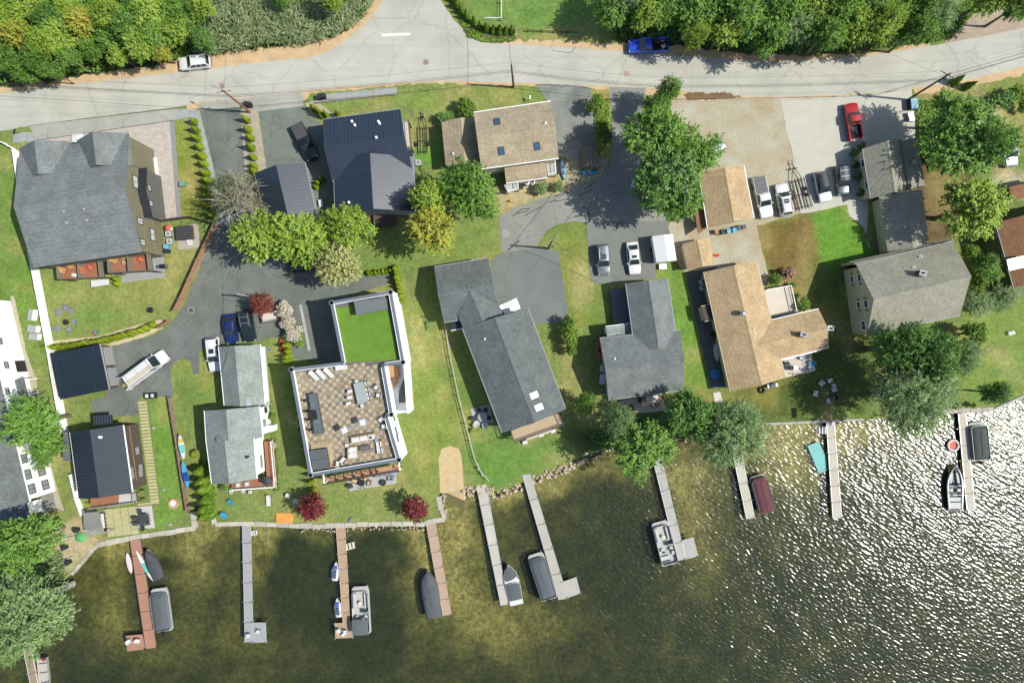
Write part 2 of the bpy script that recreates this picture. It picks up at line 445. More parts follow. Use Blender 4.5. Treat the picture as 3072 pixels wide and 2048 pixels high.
def make_lake():
    g = 0.9
    xs = np.arange(-88,88.01,g); ys = np.arange(-70,-7,g)
    X,Y = np.meshgrid(xs,ys); nx,ny = len(xs),len(ys)
    x,y = X.ravel(),Y.ravel()
    d = seg_dist(x,y,SHORE_W,False); ins = inside(x,y,LAND)
    dep = np.where(ins,0.05,np.clip(d * 0.055,0,1.3))
    z = WATER_Z - 0.28 - dep + (vnoise(x,y,2.0,4) - 0.5) * 0.12
    px,py = x * PPM + 1536,1024 - y * PPM
    t = np.clip(0.5 - d * 0.035,0.06,0.5) - 0.06 + (vnoise(x,y,5,6) - 0.5) * 0.22 + (vnoise(x,y,1.6,7) - 0.5) * 0.26
    wob = (vnoise(x,y,2.2,12) - 0.5) * 50
    for (cx,cy),(rx,ry),k in BED:
        q = ((px + wob - cx) / rx) ** 2 + ((py + wob - cy) / ry) ** 2
        t = t + k * 0.85 * np.exp(-q * 0.8)
    for (cx,cy),(rx,ry),k in DARK:
        q = (np.abs(px + wob - cx) / rx) ** 3 + (np.abs(py + wob - cy) / ry) ** 3
        t = t - k * 0.6 * np.exp(-q * 0.9)
    t = np.clip(t,0,1)[:,None]
    lo,mid,hi = np.array(C(72,80,50)),np.array(C(158,150,88)),np.array(C(250,226,150))
    c = np.where(t < 0.5,lo + (mid - lo) * t * 2,mid + (hi - mid) * (t - 0.5) * 2)
    V = [(float(a),float(b),float(e)) for a,b,e in zip(x,y,z)]
    F = [(j * nx + i,j * nx + i + 1,(j + 1) * nx + i + 1,(j + 1) * nx + i) for j in range(ny - 1) for i in range(nx - 1)]
    structure(colour_mesh('lake_bed',V,F,c,M_BED),'weedy and sandy bed of the lake')
    far = MB().add([(-500,-600,-2.3),(500,-600,-2.3),(500,40,-2.3),(-500,40,-2.3)],[(0,1,2,3)])
    structure(far.build('deep_lake_bed',mat('deep_bed',C(72,80,50),0.9,0.3,0.4,0.3,3.0)),'deeper bed of the lake')
    m = bpy.data.materials.new('lake_water')
    nt,N,L,B = nodes_of(m)
    N.remove(B)
    out = N['Material Output']
    tr = N.new('ShaderNodeBsdfTransparent'); tr.inputs[0].default_value = (0.80,0.86,0.74,1)
    df = N.new('ShaderNodeBsdfDiffuse'); df.inputs[0].default_value = (*C(70,74,54),1)
    murk = N.new('ShaderNodeMixShader'); murk.inputs[0].default_value = 0.32
    L.new(tr.outputs[0],murk.inputs[1]); L.new(df.outputs[0],murk.inputs[2])
    gl = N.new('ShaderNodeBsdfGlossy'); gl.inputs['Roughness'].default_value = 0.21; gl.inputs[0].default_value = (1,1,1,1)
    fr = N.new('ShaderNodeFresnel'); fr.inputs[0].default_value = 1.333
    mx = N.new('ShaderNodeMixShader')
    L.new(fr.outputs[0],mx.inputs[0]); L.new(murk.outputs[0],mx.inputs[1]); L.new(gl.outputs[0],mx.inputs[2])
    L.new(mx.outputs[0],out.inputs['Surface'])
    geo = N.new('ShaderNodeNewGeometry')
    last = None
    for (sx,sy,ang,sc,dist,det) in ((0.6,1.25,-32,2.3,0.085,0.4),(0.7,1.1,-12,4.6,0.022,0.3),(0.4,0.7,-50,0.5,0.10,0.0)):
        mp = N.new('ShaderNodeMapping'); mp.vector_type = 'TEXTURE'
        mp.inputs['Rotation'].default_value = (0,0,R(ang)); mp.inputs['Scale'].default_value = (1 / sx,1 / sy,1)
        L.new(geo.outputs['Position'],mp.inputs['Vector'])
        n = N.new('ShaderNodeTexNoise'); n.inputs['Scale'].default_value = sc; n.inputs['Detail'].default_value = det
        L.new(mp.outputs[0],n.inputs['Vector'])
        b = N.new('ShaderNodeBump'); b.inputs['Strength'].default_value = 1.0; b.inputs['Distance'].default_value = dist
        L.new(n.outputs['Fac'],b.inputs['Height'])
        if last: L.new(last.outputs['Normal'],b.inputs['Normal'])
        last = b
    L.new(last.outputs['Normal'],gl.inputs['Normal'])
    MATS['lake_water'] = m
    w = MB().add([(-500,-600,WATER_Z),(500,-600,WATER_Z),(500,40,WATER_Z),(-500,40,WATER_Z)],[(0,1,2,3)])
    structure(w.build('water',m),'rippled lake water glittering in the sun')
make_lake()

# ---- asphalt, gravel, paving
def asphalt(name,col,var=0.06,fine=0.05,patch=None,crack=0.72,csc=0.28):
    """asphalt with stains, fine grain and a net of thin wandering cracks"""
    m = mat(name,col,0.9,var,0.35,fine,9.0,0.15,spec=0.2,col2=patch)
    nt = m.node_tree; N,L = nt.nodes,nt.links; B = N['Principled BSDF']; src = B.inputs['Base Color'].links[0].from_socket
    geo = N.new('ShaderNodeNewGeometry')
    n = N.new('ShaderNodeTexNoise'); n.inputs['Scale'].default_value = 0.9; n.inputs['Detail'].default_value = 5; L.new(geo.outputs['Position'],n.inputs['Vector'])
    ad = N.new('ShaderNodeVectorMath'); ad.operation = 'MULTIPLY_ADD'; ad.inputs[1].default_value = (1.6,1.6,0); L.new(n.outputs['Color'],ad.inputs[0]); L.new(geo.outputs['Position'],ad.inputs[2])
    v = N.new('ShaderNodeTexVoronoi'); v.feature = 'DISTANCE_TO_EDGE'; v.inputs['Scale'].default_value = csc; L.new(ad.outputs[0],v.inputs['Vector'])
    r = N.new('ShaderNodeMapRange'); r.inputs['From Min'].default_value = 0.002; r.inputs['From Max'].default_value = 0.016; r.inputs['To Min'].default_value = crack; r.inputs['To Max'].default_value = 1.0
    L.new(v.outputs['Distance'],r.inputs['Value'])
    st = N.new('ShaderNodeTexNoise'); st.inputs['Scale'].default_value = 0.16; st.inputs['Detail'].default_value = 6; L.new(geo.outputs['Position'],st.inputs['Vector'])
    r2 = N.new('ShaderNodeMapRange'); r2.inputs['From Min'].default_value = 0.35; r2.inputs['From Max'].default_value = 0.65; r2.inputs['To Min'].default_value = 0.93; r2.inputs['To Max'].default_value = 1.07
    L.new(st.outputs['Fac'],r2.inputs['Value'])
    ml = N.new('ShaderNodeMath'); ml.operation = 'MULTIPLY'; L.new(r.outputs['Result'],ml.inputs[0]); L.new(r2.outputs['Result'],ml.inputs[1])
    hv = N.new('ShaderNodeVectorMath'); hv.operation = 'SCALE'
    L.new(src,hv.inputs[0]); L.new(ml.outputs[0],hv.inputs['Scale']); L.new(hv.outputs[0],B.inputs['Base Color'])
    return m
def sheet(name,px,m,z,label,amp=0.05,step=0.7,h=None,seed=1,sharp=()):
    P = rough_poly(WP(px),step,amp,seed,sharp)
    o = MB().add([(x,y,z) for x,y in P],[tuple(range(len(P)))]).build(name,m)
    return structure(o,label)
def road_mat():
    """sun-bleached asphalt: broad stains, fine grain, faint lengthwise streaks"""
    m = asphalt('road_asphalt',C(205,204,190),0.045,0.045,None,0.86,0.12)
    nt = m.node_tree; N,L = nt.nodes,nt.links
    B = N['Principled BSDF']; src = B.inputs['Base Color'].links[0].from_socket
    geo = N.new('ShaderNodeNewGeometry')
    mp = N.new('ShaderNodeMapping'); mp.inputs['Scale'].default_value = (0.05,1.3,1); mp.inputs['Rotation'].default_value = (0,0,R(-3))
    L.new(geo.outputs['Position'],mp.inputs['Vector'])
    n = N.new('ShaderNodeTexNoise'); n.inputs['Scale'].default_value = 1.0; n.inputs['Detail'].default_value = 3
    L.new(mp.outputs[0],n.inputs['Vector'])
    r = N.new('ShaderNodeMapRange'); r.inputs['From Min'].default_value = 0.3; r.inputs['From Max'].default_value = 0.7
    r.inputs['To Min'].default_value = 0.93; r.inputs['To Max'].default_value = 1.06
    L.new(n.outputs['Fac'],r.inputs['Value'])
    hv = N.new('ShaderNodeVectorMath'); hv.operation = 'SCALE'
    L.new(src,hv.inputs[0]); L.new(r.outputs['Result'],hv.inputs['Scale']); L.new(hv.outputs[0],B.inputs['Base Color'])
    return m
M_ROAD = road_mat()
M_DIRT = mat('dirt_shoulder',C(222,192,148),0.95,0.14,0.7,0.12,8.0,0.3)
sheet('dirt_shoulder',[(-300,300),(0,262),(160,246),(330,214),(480,196),(560,172),(700,158),(850,136),(960,122),(1030,96),(1090,40),(1140,-40),(1160,-60),(1150,60),(1060,150),(960,190),(640,225),(260,265),(-300,330)],M_DIRT,0.006,'tan dirt shoulder along the wood side of the road',0.35,0.5)
sheet('dirt_shoulder',[(1480,118),(1640,122),(1850,128),(2050,140),(2200,158),(2420,170),(2620,158),(2790,128),(2800,150),(2600,185),(2200,195),(1800,165),(1500,140)],M_DIRT,0.006,'dirt verge under the trees on the far side of the road',0.3,0.5)
sheet('dirt_shoulder',[(560,312),(930,262),(1210,241),(1400,236),(1610,244),(2040,266),(2400,290),(2740,262),(2900,234),(3080,192),(3300,140),(3300,175),(3080,222),(2900,262),(2750,286),(2740,268),(2400,300),(2050,300),(1800,268),(1600,258),(1300,250),(1200,256),(930,280),(915,300),(560,345)],M_DIRT,0.005,'pale dirt edge between the road and the lots',0.2,0.5)
ROAD = [(-900,400),(0,281),(255,249),(536,218),(633,205),(830,182),(930,172),(985,155),(1034,122),(1085,82),(1131,31),(1148,-2),(1165,-120),(1170,-900),(1290,-900),(1295,-120),(1318,-5),(1361,61),(1417,112),(1442,127),(1506,131),(1634,138),(1800,150),(2004,162),(2183,178),(2300,186),(2400,183),(2600,169),(2800,137),(2971,106),(3072,83),(3900,-120),
        (3900,10),(3072,200),(2886,243),(2743,266),(2600,281),(2400,291),(2200,288),(2004,268),(1800,258),(1603,250),(1379,243),(1200,249),(932,271),(779,289),(600,307),(523,323),(255,355),(87,378),(0,394),(-900,520)]
sheet('road',ROAD,M_ROAD,0.012,'sun-bleached two lane asphalt road with a side street joining from above',0.04,0.8)
sheet('road_marking',[(1145,101),(1231,99),(1231,107),(1145,110)],mat('road_paint',C(250,248,235),0.7,0.05),0.017,'white stop line across the side street',0.01)
M_APRON = asphalt('apron_asphalt',C(186,186,174),0.06)
sheet('driveway_apron',[(86,379),(110,374),(533,325),(540,332),(523,361),(300,394),(115,421)],M_APRON,0.018,'repaved asphalt strip along the road before the duplex',0.02)
sheet('driveway_apron',[(600,309),(780,291),(905,276),(912,318),(777,335),(724,322),(598,332)],M_APRON,0.018,'asphalt apron where two driveways meet the road',0.03)
M_COURT = asphalt('court_asphalt',C(126,131,124),0.16,0.08)
COURT = [(599,330),(653,545),(650,650),(612,770),(560,900),(528,950),(500,985),(455,1008),(405,1020),(310,1030),(318,1190),(276,1200),(278,1240),(300,1250),(415,1246),(416,1190),(522,1188),(511,1120),(516,1098),(532,1080),(556,1074),(572,1086),(577,1110),(578,1122),(599,1122),(598,1060),(606,1046),(640,1030),(790,1022),(798,1012),(875,1016),(880,1075),(940,1082),(1024,1095),(1060,1000),(1040,890),(1165,850),(1175,815),(1080,826),(1000,832),(930,770),(800,720),(752,640),(738,530),(725,322)]
sheet('court',COURT,M_COURT,0.010,'dark asphalt court shared by the houses, running up to the road',0.04)
sheet('driveway',[(777,333),(912,318),(928,348),(975,380),(1010,660),(930,660),(800,505)],asphalt('driveway_asphalt_b',C(132,140,130),0.1),0.014,'grey asphalt driveway beside the black metal roofed house',0.03)
sheet('driveway',[(1606,253),(1700,254),(1768,262),(1777,290),(1782,350),(1792,470),(1720,480),(1670,472),(1640,300)],asphalt('driveway_asphalt_c',C(132,136,130),0.12,0.06,C(164,166,158)),0.012,'worn grey driveway beside the tan roofed house',0.05)
LANE = [(1828,262),(1938,264),(1925,330),(1925,500),(1990,640),(2000,664),(1758,667),(1722,664),(1676,671),(1640,692),(1620,722),(1610,745),(1506,757),(1500,700),(1498,650),(1538,627),(1589,607),(1704,571),(1801,533),(1832,490),(1834,415)]
sheet('lane',LANE,asphalt('lane_asphalt',C(160,160,150),0.08,0.05),0.012,'patched grey asphalt lane curving between the lots',0.06)
sheet('parking_pad',[(1472,783),(1506,757),(1623,744),(1674,751),(1709,965),(1608,972),(1560,940),(1480,940)],asphalt('pad_asphalt',C(134,140,134),0.06,0.05,None,0.93),0.020,'clean grey asphalt pad in front of the long grey house',0.015)
sheet('parking_pad',[(1758,667),(2000,664),(2010,700),(1964,796),(1968,835),(1893,840),(1784,853),(1772,830),(1766,773)],asphalt('pad_asphalt_b',C(142,146,138),0.06),0.020,'grey asphalt pad with two parked cars and a camper',0.02)
M_GTAN = mat('gravel_tan',C(204,202,180),0.97,0.1,0.28,0.22,4.5,0.5,col2=C(188,170,134))
M_GLIGHT = mat('gravel_light',C(214,212,196),0.97,0.05,0.5,0.12,6.0,0.4)
M_CONC = mat('concrete',C(196,196,190),0.85,0.06,1.2,0.05,12)
sheet('gravel_yard',[(2010,300),(2050,294),(2342,294),(2362,400),(2383,483),(2395,560),(2402,640),(2270,676),(2278,720),(2306,830),(2290,880),(2120,870),(2040,800),(1995,720),(2040,560),(2080,430),(2020,400)],M_GTAN,0.008,'tan pea gravel yard around the brown garage',0.12)
sheet('gravel_yard',[(2342,294),(2400,298),(2600,283),(2735,268),(2742,330),(2750,440),(2610,480),(2600,700),(2589,680),(2548,648),(2541,614),(2431,638),(2402,640),(2395,560),(2383,483),(2362,400)],M_GLIGHT,0.009,'pale crushed stone parking yard',0.1)
sheet('walkway',[(2541,614),(2580,604),(2606,742),(2612,745),(2589,679),(2548,648)],M_GLIGHT,0.014,'pale walkway beside the bright lawn',0.04)
sheet('gravel_strip',[(2090,812),(2150,800),(2230,1150),(2135,1168),(2118,1100),(2056,815)],mat('gravel_dark',C(110,112,112),0.97,0.1,1.0,0.2,8,0.4),0.010,'grey gravel strip down the side of the brown house',0.06)
sheet('gravel_yard',[(2830,130),(2900,40),(2990,-40),(3120,-40),(3120,66),(3072,88),(2971,111),(2860,130)],mat('gravel_brown',C(190,172,148),0.97,0.12,0.8,0.2,5,0.4),0.008,'bare gravel pull-off beside the road',0.2)
sheet('dirt_patch',[(2050,282),(2085,276),(2130,280),(2170,276),(2230,292),(2180,298),(2060,300)],mat('wet_dirt',C(138,112,82),0.9,0.2,1.5,0.15,9),0.016,'brown washed-out dirt at the road edge',0.15,0.3)
sheet('gravel_strip',[(1395,102),(1440,130),(1500,131),(1550,120),(1540,100),(1480,104),(1430,98),(1375,60)],mat('mulch',C(112,102,84),0.97,0.25,1.5,0.3,8,0.4),0.008,'weedy mulch strip in front of the corner hedge',0.2,0.4)
M_STONE = mat('crushed_stone',C(178,182,178),0.97,0.1,1.0,0.25,7,0.5)
sheet('stone_strip',[(37,400),(112,396),(112,424),(40,428)],M_STONE,0.016,'crushed stone patch under the mailbox',0.04,0.3)
sheet('stone_strip',[(512,364),(528,326),(598,330),(655,560),(625,590),(606,520),(575,400),(562,354)],M_STONE,0.016,'crushed stone strip between arborvitae row and driveway',0.05,0.4)
sheet('stone_strip',[(722,330),(770,325),(778,360),(800,505),(788,520),(735,525),(728,420)],mat('stone_strip_b',C(188,178,158),0.97,0.12,1.0,0.25,7,0.5),0.016,'pale stone bed under the arborvitaes by the pole',0.05,0.4)
sheet('stone_strip',[(945,285),(1190,262),(1192,284),(950,312)],M_STONE,0.016,'crushed stone strip along the road side fence',0.06,0.4)
sheet('stone_strip',[(915,310),(945,300),(1010,350),(985,360),(935,350)],M_GTAN,0.017,'pebble bed beside the driveway hedge',0.05,0.4)
sheet('stone_bed',[(1700,480),(1712,466),(1790,470),(1830,480),(1800,530),(1705,566),(1690,520)],mat('stone_bed',C(180,170,142),0.97,0.15,1.0,0.25,7,0.5),0.010,'stony yard around the fabric shelter',0.1,0.4)
sheet('mulch_bed',[(300,1042),(480,960),(490,985),(430,1012),(310,1045)],mat('bark_tan',C(222,204,168),0.97,0.08,1.0,0.15,8),0.012,'pale wood chip bed along the clipped hedge',0.06,0.4)
sheet('mulch_bed',[(160,1022),(300,1008),(420,972),(480,958),(492,966),(470,985),(300,1038),(150,1050)],MATS['bark_tan'],0.013,'pale wood chip bed on the lawn side of the hedge',0.05,0.4)
sheet('stone_border',[(30,888),(42,886),(80,1060),(110,1140),(140,1340),(165,1440),(192,1530),(172,1534),(130,1370),(100,1180),(60,1060)],M_GTAN,0.008,'gravel drip edge along the white house',0.05,0.4)
sheet('beach',[(1316,1372),(1326,1345),(1350,1337),(1376,1345),(1386,1372),(1392,1470),(1320,1478)],mat('beach_sand',C(222,196,148),0.97,0.1,1.5,0.1,10,0.3),0.010,'small sandy boat ramp with rounded end',0.05,0.4)
BS = WP([(1318,1470),(1394,1462),(1402,1500),(1392,1540),(1340,1530),(1316,1490)])
structure(MB().add([(x,y,z) for (x,y),z in zip(BS,(0.004,0.004,-0.75,-0.95,-0.95,-0.75))],[(0,1,2,3,4,5)]).build('beach_slope',MATS['beach_sand']),'sand slope entering the water')
# cracks sealed with tar on the lane, seams and patches in the road
def seam(name,px,w,m,z,label):
    P = [Vector((*p,z)) for p in WP(px)]
    mb = MB()
    for i in range(len(P)):
        d = (P[min(i + 1,len(P) - 1)] - P[max(i - 1,0)]).normalized(); n = Vector((-d.y,d.x,0)) * w / 2
        ww = rnd.uniform(0.6,1.3)
        mb.v += [tuple(P[i] + n * ww),tuple(P[i] - n * ww)]
    mb.f = [(2 * i,2 * i + 1,2 * i + 3,2 * i + 2) for i in range(len(P) - 1)]
    return structure(mb.build(name,m),label)
M_TAR = mat('tar',C(80,82,80),0.7,0.1)
t = Tile(1500,250,3.92)
for q in ([(150,1560),(250,1480),(350,1475),(330,1500),(200,1530)],[(290,1560),(400,1490),(490,1460)],[(580,1400),(640,1380),(700,1385),(820,1350)],[(940,1325),(1040,1270),(1080,1240)],[(1000,1245),(1080,1195),(1130,1150)],[(955,1445),(1030,1475),(1045,1540),(1050,1600)],[(640,1330),(740,1305),(800,1270)]):
    seam('tar_seam',t(*q),0.16,M_TAR,0.017,'tar-sealed crack on the lane')
t = Tile(1200,0,3.92)
seam('tar_seam',t((1770,540),(1795,600),(2000,625),(2040,590),(2065,555)),0.07,M_TAR,0.017,'outline of an asphalt patch in the road')
t = Tile(1500,250,3.92)
seam('tar_seam',t((410,20),(520,14),(700,30),(740,50),(760,30),(930,40),(1080,70)),0.10,M_TAR,0.018,'ragged crack at the driveway mouth')
seam('tar_seam',[(115,421),(300,394),(523,361)],0.10,M_TAR,0.024,'dark joint between apron and paver drive')
seam('tar_seam',[(86,379),(110,374),(533,325),(541,332)],0.07,M_TAR,0.024,'dark joint along the repaved strip')
def pav_mat(name,c1,c2,mort,sc,bw,bh,off=0.5,rz=0.0):
    m = bpy.data.materials.new(name)
    nt,N,L,B = nodes_of(m)
    geo = N.new('ShaderNodeNewGeometry'); mp = N.new('ShaderNodeMapping'); mp.inputs['Rotation'].default_value = (0,0,rz)
    L.new(geo.outputs['Position'],mp.inputs['Vector'])
    b = N.new('ShaderNodeTexBrick'); b.inputs['Scale'].default_value = sc
    b.inputs['Color1'].default_value = (*c1,1); b.inputs['Color2'].default_value = (*c2,1); b.inputs['Mortar'].default_value = (*mort,1)
    b.inputs['Mortar Size'].default_value = 0.015; b.inputs['Brick Width'].default_value = bw; b.inputs['Row Height'].default_value = bh
    b.inputs['Bias'].default_value = 0.0; b.offset = off
    L.new(mp.outputs[0],b.inputs['Vector'])
    n = N.new('ShaderNodeTexNoise'); n.inputs['Scale'].default_value = 1.2; n.inputs['Detail'].default_value = 4
    L.new(geo.outputs['Position'],n.inputs['Vector'])
    r = N.new('ShaderNodeMapRange'); r.inputs['To Min'].default_value = 0.8; r.inputs['To Max'].default_value = 1.2
    L.new(n.outputs['Fac'],r.inputs['Value'])
    hv = N.new('ShaderNodeVectorMath'); hv.operation = 'SCALE'
    L.new(b.outputs['Color'],hv.inputs[0]); L.new(r.outputs['Result'],hv.inputs['Scale']); L.new(hv.outputs[0],B.inputs['Base Color'])
    B.inputs['Roughness'].default_value = 0.9
    MATS[name] = m
    return m
M_PAVER = pav_mat('small_pavers',C(222,210,196),C(200,190,178),C(176,168,156),1.0,0.42,0.24,rz=R(8))
sheet('paver_drive',[(115,421),(523,361),(541,656),(520,661),(300,700),(112,470)],M_PAVER,0.016,'pale small-paver drive round the duplex',0.01)
sheet('paver_edging',[(509,363),(523,361),(545,658),(482,668),(480,660),(530,650)],mat('paver_edge',C(160,160,154),0.9,0.08),0.022,'grey edging band of the paver drive',0.01)
# ------------------------------------------------------------------ buildings
def shingle(name,col,var=0.14,fine=0.18):
    m = mat(name,col,0.92,var,0.5,fine,7.0,0.35,spec=0.15)
    nt = m.node_tree; N,L = nt.nodes,nt.links; B = N['Principled BSDF']; src = B.inputs['Base Color'].links[0].from_socket
    geo = N.new('ShaderNodeNewGeometry')
    v = N.new('ShaderNodeTexVoronoi'); v.inputs['Scale'].default_value = 3.2; L.new(geo.outputs['Position'],v.inputs['Vector'])
    r = N.new('ShaderNodeMapRange'); r.inputs['To Min'].default_value = 0.88; r.inputs['To Max'].default_value = 1.12
    sp = N.new('ShaderNodeSeparateColor'); L.new(v.outputs['Color'],sp.inputs[0]); L.new(sp.outputs[0],r.inputs['Value'])
    hv = N.new('ShaderNodeVectorMath'); hv.operation = 'SCALE'
    # courses follow the contour lines of the slope; streaks run down it
    sx = N.new('ShaderNodeSeparateXYZ'); L.new(geo.outputs['Position'],sx.inputs[0])
    k1 = N.new('ShaderNodeMath'); k1.operation = 'MULTIPLY'; k1.inputs[1].default_value = 2 * math.pi / 0.17; L.new(sx.outputs['Z'],k1.inputs[0])
    k2 = N.new('ShaderNodeMath'); k2.operation = 'SINE'; L.new(k1.outputs[0],k2.inputs[0])
    k3 = N.new('ShaderNodeMath'); k3.operation = 'MULTIPLY_ADD'; k3.inputs[1].default_value = 0.05; L.new(k2.outputs[0],k3.inputs[0]); L.new(r.outputs['Result'],k3.inputs[2])
    L.new(src,hv.inputs[0]); L.new(k3.outputs[0],hv.inputs['Scale']); L.new(hv.outputs[0],B.inputs['Base Color'])
    return m
S_GREY = shingle('shingle_grey',C(132,138,136))
S_CHAR = shingle('shingle_charcoal',C(118,125,123))
S_LGREY = shingle('shingle_light_grey',C(158,168,160))
S_TAN = shingle('shingle_tan',C(186,172,144))
S_BROWN = shingle('shingle_brown',C(204,178,138),0.13)
S_BROWN2 = shingle('shingle_dark_brown',C(160,120,88),0.13)
S_STONE = shingle('shingle_stone_grey',C(170,168,150),0.1,0.12)
def metal_mat(name,col,rough=0.32,metal=0.55):
    return mat(name,col,rough,0.08,0.6,0.04,6.0,metal=metal,spec=0.8,coat=0.35,obj_var=0.06)
M_BLACKMETAL = metal_mat('black_metal_roof',C(48,60,74),0.36,0.1)
M_BLACKMETAL.node_tree.nodes['Principled BSDF'].inputs['Coat Roughness'].default_value = 0.3
M_DARKMETAL = mat('dark_metal_roof',C(50,62,74),0.6,0.08,0.6,0.04,6.0,spec=0.35,obj_var=0.06)
M_NAVY = mat('navy_membrane',C(42,54,66),0.45,0.1,0.4,0.05,8)
M_WHITE = mat('white_trim',(0.8,0.79,0.77),0.6,0.03,0.8)
M_WHITEW = mat('white_siding',(0.8,0.8,0.78),0.7,0.03,0.6)
M_TRIMG = mat('grey_trim',C(180,182,180),0.6,0.05)
M_DARKTRIM = mat('dark_trim',C(60,58,54),0.6,0.1)
M_OLIVEW = mat('olive_siding',C(146,142,116),0.8,0.05,0.5)
M_BEIGEW = mat('beige_siding',C(224,216,180),0.8,0.05,0.5)
M_GREENW = mat('green_siding',C(120,134,92),0.8,0.06,0.5)
M_BROWNW = mat('brown_siding',C(106,92,84),0.8,0.06,0.5)
M_GREYW = mat('grey_siding',C(170,176,178),0.8,0.05,0.5)
M_DECKR = mat('redbrown_decking',C(176,120,92),0.75,0.1,0.8,0.08,9)
M_DECKT = mat('tan_decking',C(210,186,154),0.75,0.06,0.8,0.05,9)
M_DECKB = mat('beige_decking',C(236,226,206),0.75,0.03,0.8)
M_BRICK = mat('chimney_brick',C(166,96,66),0.9,0.2,3.0,0.2,14)
GLASS = glass()
SKYGLASS = glass('skylight_glass',(0.03,0.06,0.10))

class House:
    def __init__(s,name,label,px,cat='house'):
        x,y = W(*px)
        s.org = (x,y,0.0)
        s.o = thing(name,label,cat,s.org)
    def part(s,mb,name,m,parent=None,smooth=None,label=None):
        return mb.build(name,m,parent or s.o,s.org,smooth,label)
def lerp2(a,b,t): return (a[0] + (b[0] - a[0]) * t,a[1] + (b[1] - a[1]) * t)
def v2(a): return Vector((a[0],a[1]))
def inset4(c4,along,across):
    """shrink A,B,C,D: along = along A-B, across = along A-D"""
    A,B,Cc,D = [v2(p) for p in c4]
    u = (B - A).normalized(); w = (D - A).normalized()
    return [tuple(A + u * along + w * across),tuple(B - u * along + w * across),tuple(Cc - u * along - w * across),tuple(D + u * along - w * across)]
def gable(H,c4,he,hr,rm,wm,over=0.35,ends=0.3,rf=0.5,thick=0.16,trim=None,world=False,base=0.0,walls=True,roof_name='roof',wall_name='wall',cap=True,panels=None,fascia=True):
    """c4: eave corners A,B | C,D (A-B and D-C are the eaves, the ridge runs parallel to them). photo pixels read at eave height"""
    P = [v2(p) for p in (c4 if world else WP(c4,he))]
    A,B,Cc,D = P
    Ra,Rb = A.lerp(D,rf),B.lerp(Cc,rf)
    e3 = lambda p,z: (p.x,p.y,z)
    roof = None
    mb = MB()
    mb.slab([e3(A,he),e3(B,he),e3(Rb,hr),e3(Ra,hr)],thick)
    mb.slab([e3(Cc,he),e3(D,he),e3(Ra,hr),e3(Rb,hr)],thick)
    roof = H.part(mb,roof_name,rm)
    if cap:
        u = (Rb - Ra).normalized(); n = Vector((-u.y,u.x))
        s1 = (hr - he) / max(0.1,(A - Ra).length); s2 = (hr - he) / max(0.1,(D - Ra).length)
        q = 0.16; mb = MB()
        sg = 1 if n.dot(A - Ra) > 0 else -1
        a1,b1 = Ra + n * sg * q,Rb + n * sg * q; a2,b2 = Ra - n * sg * q,Rb - n * sg * q
        mb.slab([e3(a1,hr - s1 * q + 0.025),e3(b1,hr - s1 * q + 0.025),e3(Rb,hr + 0.025),e3(Ra,hr + 0.025)],0.02)
        mb.slab([e3(a2,hr - s2 * q + 0.025),e3(b2,hr - s2 * q + 0.025),e3(Rb,hr + 0.025),e3(Ra,hr + 0.025)],0.02)
        H.part(mb,'ridge_cap',rm,roof)
    if trim and fascia:
        for a,b in ((A,B),(Cc,D)):
            u = (b - a).normalized(); n = Vector((u.y,-u.x))
            if n.dot(a - Ra) < 0: n = -n
            m2 = MB(); c = a.lerp(b,0.5) + n * 0.06
            m2.box((c.x,c.y,he - thick - 0.06),((b - a).length,0.1,0.14 + 0.06),math.atan2(u.y,u.x))
            H.part(m2,'gutter',trim,roof)
    if walls:
        w = [v2(p) for p in inset4([A,B,Cc,D],ends,over)]
        sA = (hr - he) / max(0.1,(Ra - A).length); sD = (hr - he) / max(0.1,(Ra - D).length)
        zA,zD = he + sA * over - thick - 0.05,he + sD * over - thick - 0.05
        ra,rb = w[0].lerp(w[3],rf),w[1].lerp(w[2],rf)
        zr = hr - thick - 0.08
        V = [e3(p,base) for p in w] + [e3(w[0],zA),e3(w[1],zA),e3(w[2],zD),e3(w[3],zD),e3(ra,zr),e3(rb,zr)]
        mb = MB().add(V,[(3,2,1,0),(0,1,5,4),(2,3,7,6),(1,2,6,9,5),(3,0,4,8,7),(4,5,9,8),(6,7,8,9)])
        H.part(mb,wall_name,wm)
    if panels:
        for q in ([e3(A,he),e3(B,he),e3(Rb,hr),e3(Ra,hr)],[e3(D,he),e3(Cc,he),e3(Rb,hr),e3(Ra,hr)]):
            panelize(H,roof,q,rm,panels)
    return dict(A=A,B=B,C=Cc,D=D,Ra=Ra,Rb=Rb,roof=roof,w=[v2(p) for p in inset4([A,B,Cc,D],ends,over)],he=he,hr=hr)
def clip(poly,p,n):
    out = []
    for i in range(len(poly)):
        a,b = poly[i],poly[(i + 1) % len(poly)]
        da,db = (a - p).dot(n),(b - p).dot(n)
        if da >= 0: out.append(a)
        if da * db < 0: out.append(a.lerp(b,da / (da - db)))
    return out
